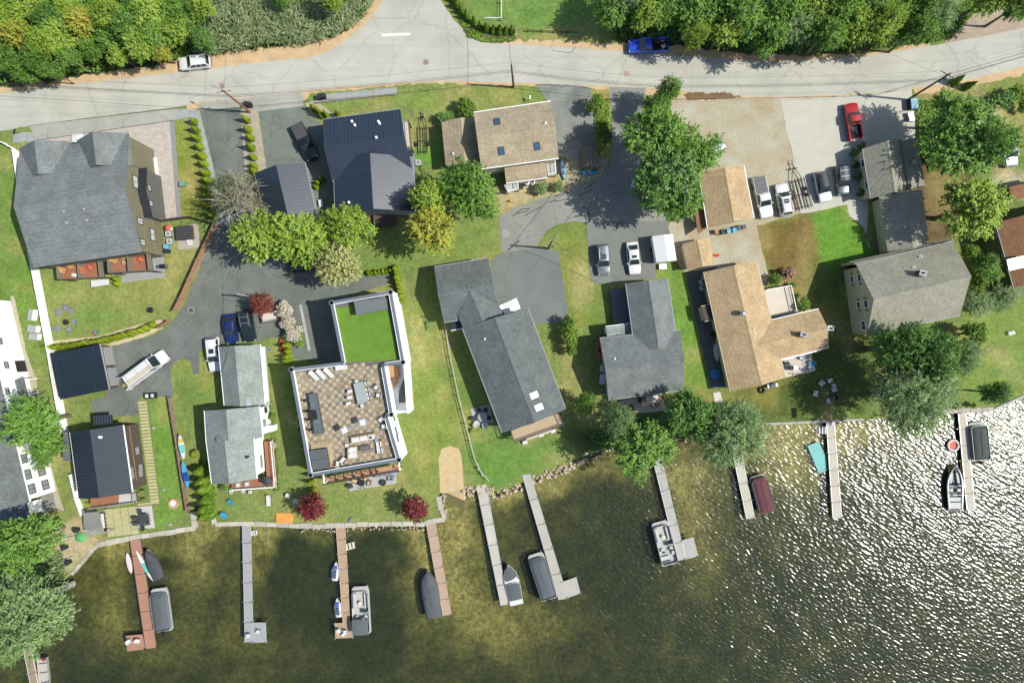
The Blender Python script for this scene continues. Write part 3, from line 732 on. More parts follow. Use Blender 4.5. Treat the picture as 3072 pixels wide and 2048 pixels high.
def panelize(H,parent,poly,m,pitch=0.45,lift=0.03):
    """standing-seam pans laid on a roof plane whose first edge is the eave; each pan is a part with its raised seam"""
    P = [Vector(p) for p in poly]
    u = (P[1] - P[0]).normalized()
    nrm = Vector((0,0,0))
    for i in range(1,len(P) - 1): nrm += (P[i] - P[0]).cross(P[i + 1] - P[0])
    nrm.normalize()
    if nrm.z < 0: nrm = -nrm
    ts = [(p - P[0]).dot(u) for p in P]
    t = min(ts)
    while t < max(ts) - 0.05:
        q = clip(P,P[0] + u * (t + 0.012),u)
        if len(q) > 2: q = clip(q,P[0] + u * (t + pitch - 0.012),-u)
        if len(q) > 2:
            mb = MB().slab([p + nrm * lift for p in q],0.026)
            s = clip(q,P[0] + u * (t + 0.06),-u)
            if len(s) > 2: mb.slab([p + nrm * (lift + 0.05) for p in s],0.045)
            mb.build('roof_panel',m,parent,H.org)
        t += pitch
def wall_hit(px,p0,p1):
    """where the sight line through photo pixel px meets the upright plane over p0-p1: (distance along, height)"""
    a,b = v2(p0),v2(p1)
    u = (b - a).normalized(); n = Vector((-u.y,u.x))
    g = Vector(W(*px))
    s = a.dot(n) / g.dot(n)
    q = g * s
    return (q - a).dot(u),CAM_H * (1 - s)
def put_window(H,p0,p1,t,z0,w,h,frame,pane=GLASS,n=2,out=None,depth=0.07,shut=None,name='window',fw=0.09):
    """window set on the wall p0-p1 with its frame proud and one pane per light"""
    a,b = v2(p0),v2(p1); u = (b - a).normalized(); nn = Vector((-u.y,u.x))
    if out is None: out = Vector((0,0)) - a.lerp(b,0.5)
    if nn.dot(out) < 0: nn = -nn
    rz = math.atan2(u.y,u.x)
    def at(tt,off,z): c = a + u * tt + nn * off; return (c.x,c.y,z)
    mb = MB()
    mb.box(at(t,depth / 2,z0 - fw),(w + 2 * fw,depth,fw),rz); mb.box(at(t,depth / 2,z0 + h),(w + 2 * fw,depth,fw),rz)
    mb.box(at(t - w / 2 - fw / 2,depth / 2,z0),(fw,depth,h),rz); mb.box(at(t + w / 2 + fw / 2,depth / 2,z0),(fw,depth,h),rz)
    if n > 1: mb.box(at(t,depth / 2 - 0.008,z0),(0.06,depth - 0.02,h),rz)
    f = H.part(mb,name,frame)
    for i in range(n):
        pw = w / n
        H.part(MB().box(at(t - w / 2 + pw * (i + 0.5),0.015,z0 + 0.01),(pw - 0.04,0.025,h - 0.02),rz),'pane',pane,f)
    if shut:
        for s in (-1,1): H.part(MB().box(at(t + s * (w / 2 + fw + 0.22),0.03,z0 - 0.03),(0.38,0.05,h + 0.06),rz),'shutter',shut,f)
    return f
def win_px(H,p0,p1,c1,c2,frame,pane=GLASS,n=2,**k):
    """window whose opposite corners are read in the photo"""
    t1,z1 = wall_hit(c1,p0,p1); t2,z2 = wall_hit(c2,p0,p1)
    z1,z2 = min(z1,z2),max(z1,z2)
    return put_window(H,p0,p1,(t1 + t2) / 2,max(0.3,z1),max(0.5,abs(t2 - t1)),max(0.6,z2 - z1),frame,pane,n,**k)
def roof_z(g,p):
    """height of the gable roof surface g at world point p"""
    A,D,Ra,B = g['A'],g['D'],g['Ra'],g['B']
    u = (B - A).normalized(); n = Vector((-u.y,u.x))
    d = (v2(p) - Ra).dot(n); dA = (A - Ra).dot(n); dD = (D - Ra).dot(n)
    f = d / dA if d * dA > 0 else d / dD
    return g['hr'] - (g['hr'] - g['he']) * f
def on_roof(g,px):
    p = W(*px,g['he']); z = roof_z(g,p)
    for _ in range(3): p = W(*px,z); z = roof_z(g,p)
    return p[0],p[1],z
def vent_pipe(H,g,px,m=None,h=0.5,r=0.07,hood=False):
    x,y,z = on_roof(g,px)
    mb = MB()
    if hood: mb.lathe([(r * 1.6,-0.15),(r * 1.6,h * .7),(r * 2.2,h * .8),(r * 1.2,h)],(x,y,z),12)
    else: mb.lathe([(r * 2.4,-0.1),(r * 2.2,0.03),(r,0.06),(r,h)],(x,y,z),10)
    H.part(mb,'vent_pipe',m or M_WHITE,g['roof'],40)
def skylight(H,g,px,w,l,frame,pane):
    """flat skylight lying in the roof plane; w across the ridge direction"""
    x,y,z = on_roof(g,px)
    A,B,Ra = g['A'],g['B'],g['Ra']
    u = Vector((*(B - A).normalized(),0))
    n2 = Vector((-u.y,u.x,0)); eps = 0.3
    dz = (roof_z(g,(x + n2.x * eps,y + n2.y * eps)) - roof_z(g,(x - n2.x * eps,y - n2.y * eps))) / (2 * eps)
    v = Vector((n2.x,n2.y,dz)).normalized()
    nrm = u.cross(v)
    c = Vector((x,y,z))
    def quad(a,b,off): return [c + u * sx * a + v * sy * b + nrm * off for sx,sy in ((-1,-1),(1,-1),(1,1),(-1,1))]
    f = H.part(MB().slab(quad(w / 2 + .08,l / 2 + .08,0.10),0.14),'skylight',frame,g['roof'])
    H.part(MB().slab(quad(w / 2,l / 2,0.118),0.012),'skylight_pane',pane,g['roof'])
def chimney(H,x,y,z0,z1,sx,sy,rz,m,capm,name='chimney'):
    c = H.part(MB().box((x,y,z0),(sx,sy,z1 - z0),rz),name,m)
    H.part(MB().box((x,y,z1 + 0.003),(sx + 0.12,sy + 0.12,0.1),rz),'chimney_cap',capm,c)
    H.part(MB().lathe([(0.14,0),(0.14,0.3)],(x,y,z1 + 0.1),10),'flue',M_DARKTRIM,c)
def deck_floor(H,px,z,m,name='deck',th=0.15,board=None,bm=None,post=True):
    """raised deck: boards laid side by side on a dark frame"""
    P = WP(px,z)
    d = H.part(MB().prism(P,z - th - 0.1,z - 0.03),name,M_DARKTRIM)
    a,b,c_ = Vector((*P[0],z)),Vector((*P[1],z)),Vector((*P[-1],z))
    u = (b - a).normalized(); V3 = [Vector((*p,z)) for p in P]
    ts = [(p - a).dot(u) for p in V3]; pitch = board or 0.3
    t = min(ts)
    while t < max(ts) - 0.02:
        q = clip(V3,a + u * (t + 0.006),u)
        if len(q) > 2: q = clip(q,a + u * (t + pitch - 0.006),-u)
        if len(q) > 2: MB().slab(q,0.03).build('board',m,d,H.org)
        t += pitch
    if post:
        for p in P:
            pc = lerp2(p,(sum(q[0] for q in P) / len(P),sum(q[1] for q in P) / len(P)),0.05)
            H.part(MB().box((pc[0],pc[1],0),(0.14,0.14,max(0.1,z - th - 0.1))),'post',M_DARKTRIM,d)
    return d
def railing(H,pts,z,m,h=0.95,world=False,bal=0.25,parent=None):
    P = pts if world else WP(pts,z)
    for i in range(len(P) - 1):
        a,b = v2(P[i]),v2(P[i + 1]); u = (b - a); l = u.length; u.normalize(); rz = math.atan2(u.y,u.x); c = a.lerp(b,0.5)
        r = H.part(MB().box((c.x,c.y,z + h),(l + 0.05,0.09,0.06),rz).box((c.x,c.y,z + 0.1),(l,0.05,0.05),rz),'railing',m,parent)
        k = max(2,int(l / bal))
        for j in range(k + 1):
            p = a.lerp(b,j / k); big = j in (0,k)
            s = 0.1 if big else 0.035
            H.part(MB().box((p.x,p.y,z if big else z + 0.12),(s,s,h + (0.05 if big else -0.12)),rz),'post' if big else 'baluster',m,r)

# ---- A: grey duplex, upper left
t6,t7 = Tile(0,350,3.92),Tile(0,700,3.92)
HA = House('duplex_house','big olive-sided duplex with grey shingle roof, two front gables and rear balconies',(270,600))
gA = gable(HA,[(58,455),(385,408),(426,756),(100,803)],7.5,10.0,S_GREY,M_OLIVEW,0.35,0.45,trim=M_DARKTRIM)
A_,B_,C_,D_ = gA['A'],gA['B'],gA['C'],gA['D']
ua = (B_ - A_).normalized(); wa = (D_ - A_).normalized()
La = (B_ - A_).length
for k,(f0,f1,hrr) in enumerate(((0.0,0.46,9.5),(0.52,1.0,9.7))):
    p = A_ + ua * La * f0 - wa * 0.5; q = A_ + ua * La * f1 - wa * 0.5
    dep = 4.6
    gable(HA,[tuple(q),tuple(q + wa * dep),tuple(p + wa * dep),tuple(p)],7.42 - 0.2 * k,hrr,S_GREY,M_OLIVEW,0.3,0.3,world=True,roof_name='gable_roof',wall_name='gable_wall')
e0,e1 = gA['w'][1],gA['w'][2]
for c1,c2,n in (((1660,462),(1720,550),2),((1790,535),(1852,690),2),((1555,685),(1628,850),2),((1610,1185),(1680,1272),2),((1760,1312),(1830,1465),2),((1645,1437),(1708,1515),2)):
    win_px(HA,e0,e1,t6(c1),t6(c2),M_DARKTRIM,glass('pale_glass',(0.32,0.34,0.33)),n)
# bump-out with its own dark roof on the east wall
tb0,zb0 = wall_hit(t6((1690,650)),e0,e1); tb1,zb1 = wall_hit(t6((1760,1200)),e0,e1)
u_e = (e1 - e0).normalized(); n_e = Vector((-u_e.y,u_e.x));  n_e = n_e if n_e.x > 0 else -n_e
tm,lb = (tb0 + tb1) / 2,abs(tb1 - tb0)
cb = e0 + u_e * tm + n_e * 0.45; rzb = math.atan2(u_e.y,u_e.x)
bump = HA.part(MB().box((cb.x,cb.y,0.3),(lb,0.9,4.6),rzb),'bay',mat('grey_bay',C(120,122,116),0.8,0.05))
mbr = MB()
r0 = [e0 + u_e * (tm + s * (lb / 2 + 0.15)) for s in (-1,0,1)]
for i in (0,1):
    z_a,z_m = 4.9,5.9
    pa,pm = (r0[0],r0[1]) if i == 0 else (r0[2],r0[1])
    mbr.slab([(pa.x,pa.y,z_a),(pa.x + n_e.x * 1.2,pa.y + n_e.y * 1.2,z_a),(pm.x + n_e.x * 1.2,pm.y + n_e.y * 1.2,z_m),(pm.x,pm.y,z_m)],0.12)
HA.part(mbr,'bay_roof',mat('black_roofing',C(54,58,62),0.5,0.1),bump)
bw0,bw1 = e0 + n_e * 0.9,e1 + n_e * 0.9
for c1,c2 in (((1735,800),(1775,875)),((1752,985),(1795,1055))):
    win_px(HA,bw0,bw1,t6(c1),t6(c2),M_DARKTRIM,MATS['pale_glass'],2)
for z in (2.55,5.2):
    pm = e0.lerp(e1,0.5) + n_e * 0.02
    HA.part(MB().box((pm.x,pm.y,z),((e1 - e0).length + 0.02,0.05,0.16),rzb),'belt_course',mat('tan_band',C(180,140,106),0.7,0.05))
pm = e0.lerp(e1,0.3) + n_e * 0.25
HA.part(MB().box((pm.x,pm.y,0.0),((e1 - e0).length * 0.5,0.4,0.35),rzb),'sill_wall',M_WHITE)
for px in ((745,1115),(985,1085),(1020,1215),(780,1245)): vent_pipe(HA,gA,t6(px),M_TRIMG,0.45,0.09)
# rear balconies: red-brown floors, grey screens
for k,(fl,divs) in enumerate((([(720,365),(1205,335),(1225,520),(735,545)],(0.0,0.5,1.0)),([(1310,268),(1770,238),(1795,440),(1325,470)],(0.0,0.5,1.0)))):
    P = t7(*fl)
    d = deck_floor(HA,P,3.1,M_DECKR,'balcony',board=0.28)
    Q = [v2(p) for p in WP(P,3.1)]
    for f in divs:
        a,b = Q[0].lerp(Q[1],f),Q[3].lerp(Q[2],f)
        c = a.lerp(b,0.5); u = b - a
        HA.part(MB().box((c.x,c.y,3.1),(u.length,0.1,1.15),math.atan2(u.y,u.x)),'screen',mat('screen_grey',C(150,142,128),0.8,0.06),d)
    railing(HA,[tuple(Q[3]),tuple(Q[2])],3.1,mat('taupe_rail',C(128,116,104),0.7),world=True,parent=d)
HA2 = HA
# ---- B: white house at the far left
tB,tB2 = Tile(0,900,3.92),Tile(0,1200,3.92)
HB = House('white_house','white board-sided house with black window frames and grey roof at the picture edge',(-60,1200))
b0,b1 = v2(W(31,903)),v2(W(167,1472))
ub = (b1 - b0).normalized(); nb = Vector((-ub.y,ub.x)); nb = nb if nb.x < 0 else -nb
o_ = 0.35
gB = gable(HB,[tuple(b0 - ub * .3 - nb * o_),tuple(b1 + ub * .3 - nb * o_),tuple(b1 + ub * .3 + nb * (o_ + 11)),tuple(b0 - ub * .3 + nb * (o_ + 11))],6.3,9.6,S_CHAR,M_WHITEW,o_,0.3,world=True,trim=M_WHITE)
for (c1,c2,t_) in (((170,455),(240,522),tB2),((228,655),(322,722),tB2),((278,835),(370,912),tB2),((440,795),(535,868),tB2),((328,1005),(420,1080),tB2),((488,958),(578,1030),tB2),((48,732),(102,792),tB),((32,1045),(112,1105),tB),((222,1182),(288,1240),tB),((0,450),(26,512),tB)):
    win_px(HB,b0,b1,t_(c1),t_(c2),M_DARKTRIM,glass('grey_glass',(0.16,0.18,0.18)),2)
td,zd = wall_hit(tB((290,775)),b0,b1)
cc = b0 + ub * td - nb * 0.03
HB.part(MB().box((cc.x,cc.y,0.02),(1.7,0.08,2.1),math.atan2(ub.y,ub.x)),'door',M_DARKTRIM)
td,zd = wall_hit(tB((215,1040)),b0,b1)
cc = b0 + ub * td - nb * 0.75
pr = HB.part(MB().box((cc.x,cc.y,3.0),(2.6,1.5,0.18),math.atan2(ub.y,ub.x),1.0,R(9)),'porch_roof',S_CHAR)
for s in (-1,1):
    q = cc + ub * s * 1.1 - nb * 0.5
    HB.part(MB().box((q.x,q.y,0),(0.16,0.16,3.0),0),'porch_post',M_WHITE,pr)
pq = WP(tB2((0,1335),(300,1190),(350,1380),(60,1455)),3.6)
lo = HB.part(MB().prism([(pq[0][0] - 5,pq[0][1] - 1),pq[1],pq[2],(pq[3][0] - 5,pq[3][1] - 1)],3.35,3.6),'porch_roof',mat('glossy_dark_roof',C(96,108,120),0.35,0.25,1.2))
HB.part(MB().prism(inset4([(pq[0][0] - 5,pq[0][1] - 1),pq[1],pq[2],(pq[3][0] - 5,pq[3][1] - 1)],0.3,0.3),0,3.33),'porch_wall',M_WHITEW)
PT = sheet('patio',tB2((430,1120),(620,1080),(670,1290),(480,1340)),mat('patio_grey',C(150,148,138),0.9,0.12,1.0,0.1,6),0.02,'grey stone patio at the corner of the white house',0.02)
# ---- C: flat black garage
tC = Tile(0,900,3.92)
HC = House('garage','black flat-roofed garage beside the parked white van',(240,1115),'garage')
pc = WP(tC((600,635),(1165,515),(1278,1050),(710,1170)),3.2)
HC.part(MB().prism(inset4(pc,0.25,0.2),0,2.95),'wall',M_BROWNW)
rC = HC.part(MB().prism(pc,2.96,3.2),'roof',M_NAVY)
V3 = [Vector((*p,3.2)) for p in pc]
panelize(HC,rC,[tuple(v) for v in V3],M_NAVY,0.95,0.012)
a,b = v2(pc[1]),v2(pc[2]); c = a.lerp(b,0.5); u = b - a; n_ = Vector((-u.y,u.x)).normalized(); n_ = n_ if n_.x > 0 else -n_
HC.part(MB().box((c.x + n_.x * .08,c.y + n_.y * .08,3.0),(u.length,0.14,0.16),math.atan2(u.y,u.x)),'gutter',M_TRIMG)
for f in (0.27,0.73):
    q = a.lerp(b,f) - n_ * 0.1
    HC.part(MB().box((q.x,q.y,0.02),(2.7,0.08,2.3),math.atan2(u.y,u.x)),'garage_door',M_TRIMG)
# ---- D: small cottage with a black metal roof
HD = House('cottage','small brown cottage with black standing seam metal roof above the patio',(320,1400))
gD = gable(HD,tB2((822,372),(928,1158),(1552,1082),(1442,292)),4.7,6.2,M_DARKMETAL,M_BROWNW,0.3,0.25,trim=M_WHITE,panels=0.46)
e0,e1 = gD['w'][3],gD['w'][2]
for c1,c2 in (((1598,560),(1630,625)),((1635,765),(1670,825)),((1635,830),(1672,885)),((1535,800),(1560,850)),((1548,865),(1572,915))):
    win_px(HD,e0,e1,tB2(c1),tB2(c2),M_TRIMG,MATS['grey_glass'],2)
u = e1 - e0; c = e0.lerp(e1,0.45); nn = Vector((-u.y,u.x)).normalized(); nn = nn if nn.x > 0 else -nn
HD.part(MB().box((c.x + nn.x * .02,c.y + nn.y * .02,2.5),(u.length * 0.86,0.06,0.16),math.atan2(u.y,u.x)),'belt_course',MATS['tan_band'])
x,y,z = on_roof(gD,tB2((1185,432)))
HD.part(MB().box((x,y,z - 0.05),(0.42,0.32,0.3),R(-8)),'roof_vent',M_WHITE,gD['roof'])
pq = WP(tB2((1100,185),(1318,170),(1322,270),(1105,300)),3.0)
pr = HD.part(MB().prism(pq,2.85,3.0),'porch_roof',M_BLACKMETAL)
panelize(HD,pr,[(*p,3.0) for p in pq],M_BLACKMETAL,0.4,0.02)
dk = deck_floor(HD,tB2((1058,1135),(1600,1085),(1612,1190),(1075,1262)),2.5,M_DECKR,'deck',board=0.3)
railing(HD,tB2((1600,1085),(1612,1190),(1075,1262)),2.5,M_TRIMG,parent=dk)
HD.part(MB().prism(WP(tB2((1400,1110),(1590,1090),(1600,1185),(1395,1215)),2.52),2.505,2.52),'rug',pav_mat('lattice_rug',C(236,234,226),C(226,224,216),C(90,92,90),1.0,0.3,0.3,0.5,R(45)),dk)
gable(HD,tB2((745,375),(822,372),(832,715),(745,715)),2.6,2.75,S_CHAR,M_BROWNW,0.1,0.1,rf=0.9,cap=False,roof_name='lean_to_roof',wall_name='lean_to_wall')
# ---- E: light grey house with white walls
tE = Tile(500,980,3.92)
HE = House('grey_roof_house','white house with light grey shingle roofs in two offset wings and brown side deck',(720,1240))
gE = gable(HE,tE((612,235),(680,925),(1156,918),(1096,210)),3.3,5.0,S_LGREY,M_WHITEW,0.4,0.3,trim=M_WHITE)
skylight(HE,gE,tE((960,880)),1.0,0.5,M_TRIMG,SKYGLASS)
gE2 = gable(HE,tE((445,985),(466,1330),(1126,1300),(1086,932)),5.0,7.0,S_LGREY,M_WHITEW,0.35,0.3,trim=M_WHITE)
gE3 = gable(HE,tE((464,1325),(533,1842),(1058,1786),(1020,1312)),4.96,6.75,S_LGREY,M_WHITEW,0.35,0.3,trim=M_WHITE)
e0,e1 = gE3['w'][3],gE3['w'][2]
win_px(HE,e0,e1,tE((1100,1520)),tE((1125,1640)),M_TRIMG,MATS['grey_glass'],2)
e0,e1 = gE2['w'][3],gE2['w'][2]
win_px(HE,e0,e1,tE((1148,950)),tE((1178,1000)),M_DARKTRIM,GLASS,2)
win_px(HE,e0,e1,tE((1130,1100)),tE((1165,1160)),M_TRIMG,MATS['grey_glass'],2)
vent_pipe(HE,gE3,tE((960,1525)),M_DARKTRIM,0.7,0.09,True)
vent_pipe(HE,gE2,tE((625,1330)),S_GREY,0.25,0.28)
dk = deck_floor(HE,tE((1145,1345),(1250,1340),(1290,1800),(1180,1810)),0.9,M_DECKR,'deck',board=0.3)
railing(HE,tE((1250,1340),(1290,1800)),0.9,M_WHITE,parent=dk)
tE4 = Tile(500,1350,2.24)
dk = deck_floor(HE,tE4((430,205),(735,170),(738,240),(440,262)),0.92,M_DECKR,'deck',board=0.3)
railing(HE,tE4((735,180),(738,240),(440,262)),0.92,M_WHITE,parent=dk)
HE.part(MB().box((*W(*tE((1255,1175))),0),(1.2,0.9,2.2)),'bay',M_WHITEW)
HE.part(MB().prism(WP(tE((1100,230),(1168,230),(1225,920),(1160,930))),0.02,0.35),'walk',M_CONC)
# ---- G: black metal roofed house and its garage
tG,tG2 = Tile(500,300,3.92),Tile(1000,300,3.92)
HG = House('metal_roof_house','two-part house with black standing seam metal roof and white vent pipes',(1110,490))
gG = gable(HG,[(969,359),(1201,328),(1236,506),(996,542)],4.6,6.5,M_BLACKMETAL,M_GREYW,0.3,0.25,trim=M_TRIMG,panels=0.5)
gG2 = gable(HG,[(1000,470),(1006,634),(1250,634),(1236,470)],4.55,6.44,M_BLACKMETAL,M_GREYW,0.3,0.25,rf=0.5,trim=M_TRIMG,panels=0.5)
for px in ((225,262),(258,305),(535,265),(548,285),(510,450)): vent_pipe(HG,gG,tG2(px),M_WHITE,0.6,0.09,True)
vent_pipe(HG,gG2,tG2((190,1210)),M_WHITE,0.6,0.09,True)
dk = deck_floor(HG,tG2((818,250),(890,258),(918,570),(850,590)),2.6,M_DECKB,'balcony',board=0.3)
railing(HG,tG2((890,258),(918,570),(850,590)),2.6,M_BROWNW,parent=dk)
gable(HG,tG2((840,590),(932,588),(952,850),(858,850)),2.7,3.0,M_BLACKMETAL,M_GREYW,0.1,0.1,rf=0.95,cap=False,roof_name='lean_to_roof',wall_name='lean_to_wall')
HG.part(MB().prism(WP(tG2((460,1310),(720,1285),(740,1480),(480,1500)),0.6),0.3,0.6),'deck',M_BROWNW)
HH0 = House('garage','small gabled garage with black metal roof, its right slope shining silver',(855,570),'garage')
gable(HH0,tG((1035,862),(1175,1420),(1772,1402),(1622,730)),2.9,4.5,M_BLACKMETAL,M_GREYW,0.25,0.2,trim=M_TRIMG,panels=0.46)
# ---- H: tan roofed house
tH = Tile(1500,250,3.92)
HH = House('tan_roof_house','house with tan shingle roof, three skylights and lower side wing',(1540,430))
gH = gable(HH,[(1421,338),(1653,304),(1676,474),(1444,506)],5.4,7.1,S_TAN,M_BEIGEW,0.35,0.3,trim=M_WHITE)
for px in (tG2((1925,255)),tG2((1975,600)),tH((435,740))): skylight(HH,gH,px,0.72,0.95,M_DARKTRIM,SKYGLASS)
vent_pipe(HH,gH,tH((535,470)),M_WHITE,0.5,0.08)
gHw = gable(HH,[(1324,367),(1337,498),(1445,492),(1432,352)],3.0,3.9,S_TAN,M_BEIGEW,0.3,0.3,rf=0.55,roof_name='wing_roof',wall_name='wing_wall')
vent_pipe(HH,gHw,tG2((1410,632)),M_WHITE,0.5,0.07)
gable(HH,tH((50,990),(540,918),(560,1105),(72,1172)),3.0,3.25,S_TAN,M_BEIGEW,0.15,0.2,rf=0.05,cap=False,trim=M_WHITE,roof_name='porch_roof',wall_name='porch_wall')
dk = deck_floor(HH,tH((545,925),(640,900),(655,1075),(565,1090)),1.5,mat('pale_grey_decking',C(214,214,210),0.7,0.04),'landing',board=0.3)
railing(HH,tH((640,900),(655,1075),(565,1090)),1.5,M_WHITE,parent=dk)
for i in range(6):
    q = tH((640 + i * 11,908 - i * 2),(655 + i * 11,1072 - i * 2))
    a,b = WP(q,1.3 - i * 0.2); c = lerp2(a,b,0.5)
    HH.part(MB().box((c[0],c[1],1.25 - i * 0.21),(math.hypot(b[0] - a[0],b[1] - a[1]),0.26,0.05),math.atan2(b[1] - a[1],b[0] - a[0])),'step',M_DARKTRIM,dk)
dk = deck_floor(HH,tH((45,1190),(205,1160),(215,1255),(90,1285)),1.3,MATS['pale_grey_decking'],'landing',board=0.3)
railing(HH,tH((205,1160),(215,1255),(90,1285)),1.3,M_WHITE,parent=dk)
for i in range(4):
    q = tH((215 + i * 14,1158 - i * 2),(222 + i * 14,1250 - i * 2)); a,b = WP(q,1.0 - i * .22); c = lerp2(a,b,0.5)
    HH.part(MB().box((c[0],c[1],1.05 - i * 0.25),(math.hypot(b[0] - a[0],b[1] - a[1]),0.28,0.05),math.atan2(b[1] - a[1],b[0] - a[0])),'step',M_DARKTRIM,dk)
# ---- I: long grey house
tI,tI2 = Tile(1100,650,3.92),Tile(1200,950,3.92)
HI = House('long_grey_house','long house with charcoal shingle roof, square front block and slanted rear wing',(1480,1030))
gI = gable(HI,tI((795,592),(1428,487),(1556,1136),(908,1240)),3.6,5.35,S_CHAR,M_GREYW,0.35,0.3,trim=M_TRIMG)
gI2 = gable(HI,[(1388,984),(1507,1298),(1697,1227),(1583,924)],4.1,6.2,S_CHAR,M_GREYW,0.35,0.3,trim=M_TRIMG)
gable(HI,[(1345,868),(1392,992),(1514,950),(1464,846)],4.06,5.3,S_CHAR,M_GREYW,0.35,0.3,roof_name='link_roof',wall_name='link_wall')
for px in ((1575,922),(1632,1063)): skylight(HI,gI2,tI2(px),0.75,1.1,M_WHITE,mat('white_skylight',C(238,242,238),0.25,0.03))
vent_pipe(HI,gI2,tI2((1000,260)),M_WHITE,0.5,0.07)
gable(HI,tI((970,1220),(1140,1195),(1160,1300),(990,1335)),2.7,2.9,M_NAVY,M_WHITEW,0.1,0.1,rf=0.05,cap=False,trim=M_WHITE,roof_name='entry_roof',wall_name='entry_wall')
dk = deck_floor(HI,tI2((1305,1340),(1860,1130),(1920,1265),(1350,1468)),2.4,M_DECKT,'deck',board=0.3)
railing(HI,tI2((1860,1130),(1920,1265),(1350,1468),(1305,1340)),2.4,M_BROWNW,parent=dk)
HI.part(MB().prism(WP(tI((1550,1050),(1760,955),(1810,1080),(1630,1150))),0.02,0.3),'porch',M_WHITE)
for i in range(3):
    a,b = WP(tI((1600 + 12 * i,1040 + 28 * i),(1720 + 12 * i,985 + 28 * i)),0.32); c = lerp2(a,b,.5)
    HI.part(MB().box((c[0],c[1],0.3),(math.hypot(b[0] - a[0],b[1] - a[1]),0.06,0.06),math.atan2(b[1] - a[1],b[0] - a[0])),'porch_rail',M_DARKTRIM)
# ---- J: grey L-shaped house
tJ,tJ2 = Tile(1600,620,3.92),Tile(1700,950,3.92)
HJ = House('l_shaped_house','grey shingled L-shaped house with pale walls beside the two-car pad',(1930,1030))
gJ = gable(HJ,[(1799,1015),(2040,990),(2049,1169),(1825,1199)],4.0,5.7,S_GREY,M_GREYW,0.35,0.3,trim=M_TRIMG)
gJ2 = gable(HJ,[(1878,850),(1905,1045),(2034,1045),(2002,836)],3.96,5.5,S_GREY,M_GREYW,0.35,0.3,trim=M_TRIMG)
vent_pipe(HJ,gJ,tJ2((565,495)),M_WHITE,0.5,0.07)
gable(HJ,tJ((850,1412),(1160,1372),(1182,1492),(868,1510)),2.8,2.95,S_LGREY,M_WHITEW,0.1,0.1,rf=0.05,cap=False,trim=M_WHITE,roof_name='entry_roof',wall_name='entry_wall')
HJ.part(MB().prism(WP(tJ((905,985),(1075,962),(1135,1370),(950,1400)),0.8),0.1,0.8),'ramp',mat('ramp_grey',C(120,124,128),0.8,0.06))
# ---- K: brown shingled house, garage and shed
tK,tK2,tK3 = Tile(2000,700,3.92),Tile(2200,1050,3.92),Tile(2000,350,3.92)
HK = House('brown_roof_house','sprawling low house with warm brown shingle roof, brick chimney and lakeside porch',(2270,970))
gK = gable(HK,[(2112,816),(2192,1174),(2356,1132),(2269,784)],3.1,4.7,S_BROWN,M_BEIGEW,0.35,0.3,trim=M_BEIGEW)
gK2 = gable(HK,[(2250,975),(2456,927),(2487,1041),(2270,1095)],3.06,4.4,S_BROWN,M_BEIGEW,0.35,0.3,trim=M_WHITE)
x,y,z = on_roof(gK2,tK((1590,1190)))
chimney(HK,x,y,z - 0.6,z + 0.9,1.1,0.6,R(-14),M_BRICK,M_TRIMG)
x,y = W(*tK((1905,1115)),2.5)
chimney(HK,x - 0.2,y,0,3.6,0.8,0.6,R(-12),M_WHITE,M_WHITE)
x,y,z = on_roof(gK,tK((880,940)))
HK.part(MB().lathe([(0.28,-0.2),(0.28,0.5),(0.4,0.55),(0.4,0.7),(0.1,0.85)],(x,y,z),14),'vent_cowl',mat('galvanised',C(190,196,198),0.3,0.05,metal=0.7),gK['roof'],40)
for px in ((1020,1125),(1025,1165)): vent_pipe(HK,gK,tK(px),M_WHITE,0.4,0.07)
dk = deck_floor(HK,tK((1150,668),(1435,618),(1505,935),(1225,985)),0.9,M_DECKB,'deck',board=0.32)
railing(HK,tK((1150,668),(1435,618),(1505,935)),0.9,M_WHITE,parent=dk)
HK.part(MB().prism(WP(tK2((555,100),(920,45),(970,240),(600,325)),0.3),0.0,0.3),'porch',mat('porch_slab',C(226,216,200),0.85,0.04))
HK.part(MB().box((*W(*tK2((780,60)),2.7),2.55),(6.0,0.22,0.16),R(14)),'porch_beam',M_WHITE)
gable(HK,tK((405,862),(520,838),(558,1008),(450,1030)),2.3,2.4,mat('dark_awning',C(96,84,76),0.8,0.1),M_BEIGEW,0.1,0.1,rf=0.9,cap=False,trim=M_BEIGEW,roof_name='entry_roof',wall_name='entry_wall')
HK1 = House('garage','brown shingled garage next to the white pickup with tonneau cover',(2180,590),'garage')
gK1 = gable(HK1,[(2098,522),(2124,684),(2262,655),(2231,497)],2.8,4.3,S_BROWN,M_BEIGEW,0.35,0.3,trim=M_WHITE)
HK1.part(MB().prism(WP(tK3((330,1130),(420,1010),(480,1305),(370,1380)),1.9),1.75,1.9),'lean_to_roof',S_BROWN2)
HK2 = House('shed','little brown shingled shed beside the white camper',(2095,762),'shed')
gable(HK2,tK((185,122),(245,432),(562,352),(500,55)),2.2,3.1,S_BROWN,M_BEIGEW,0.2,0.2)
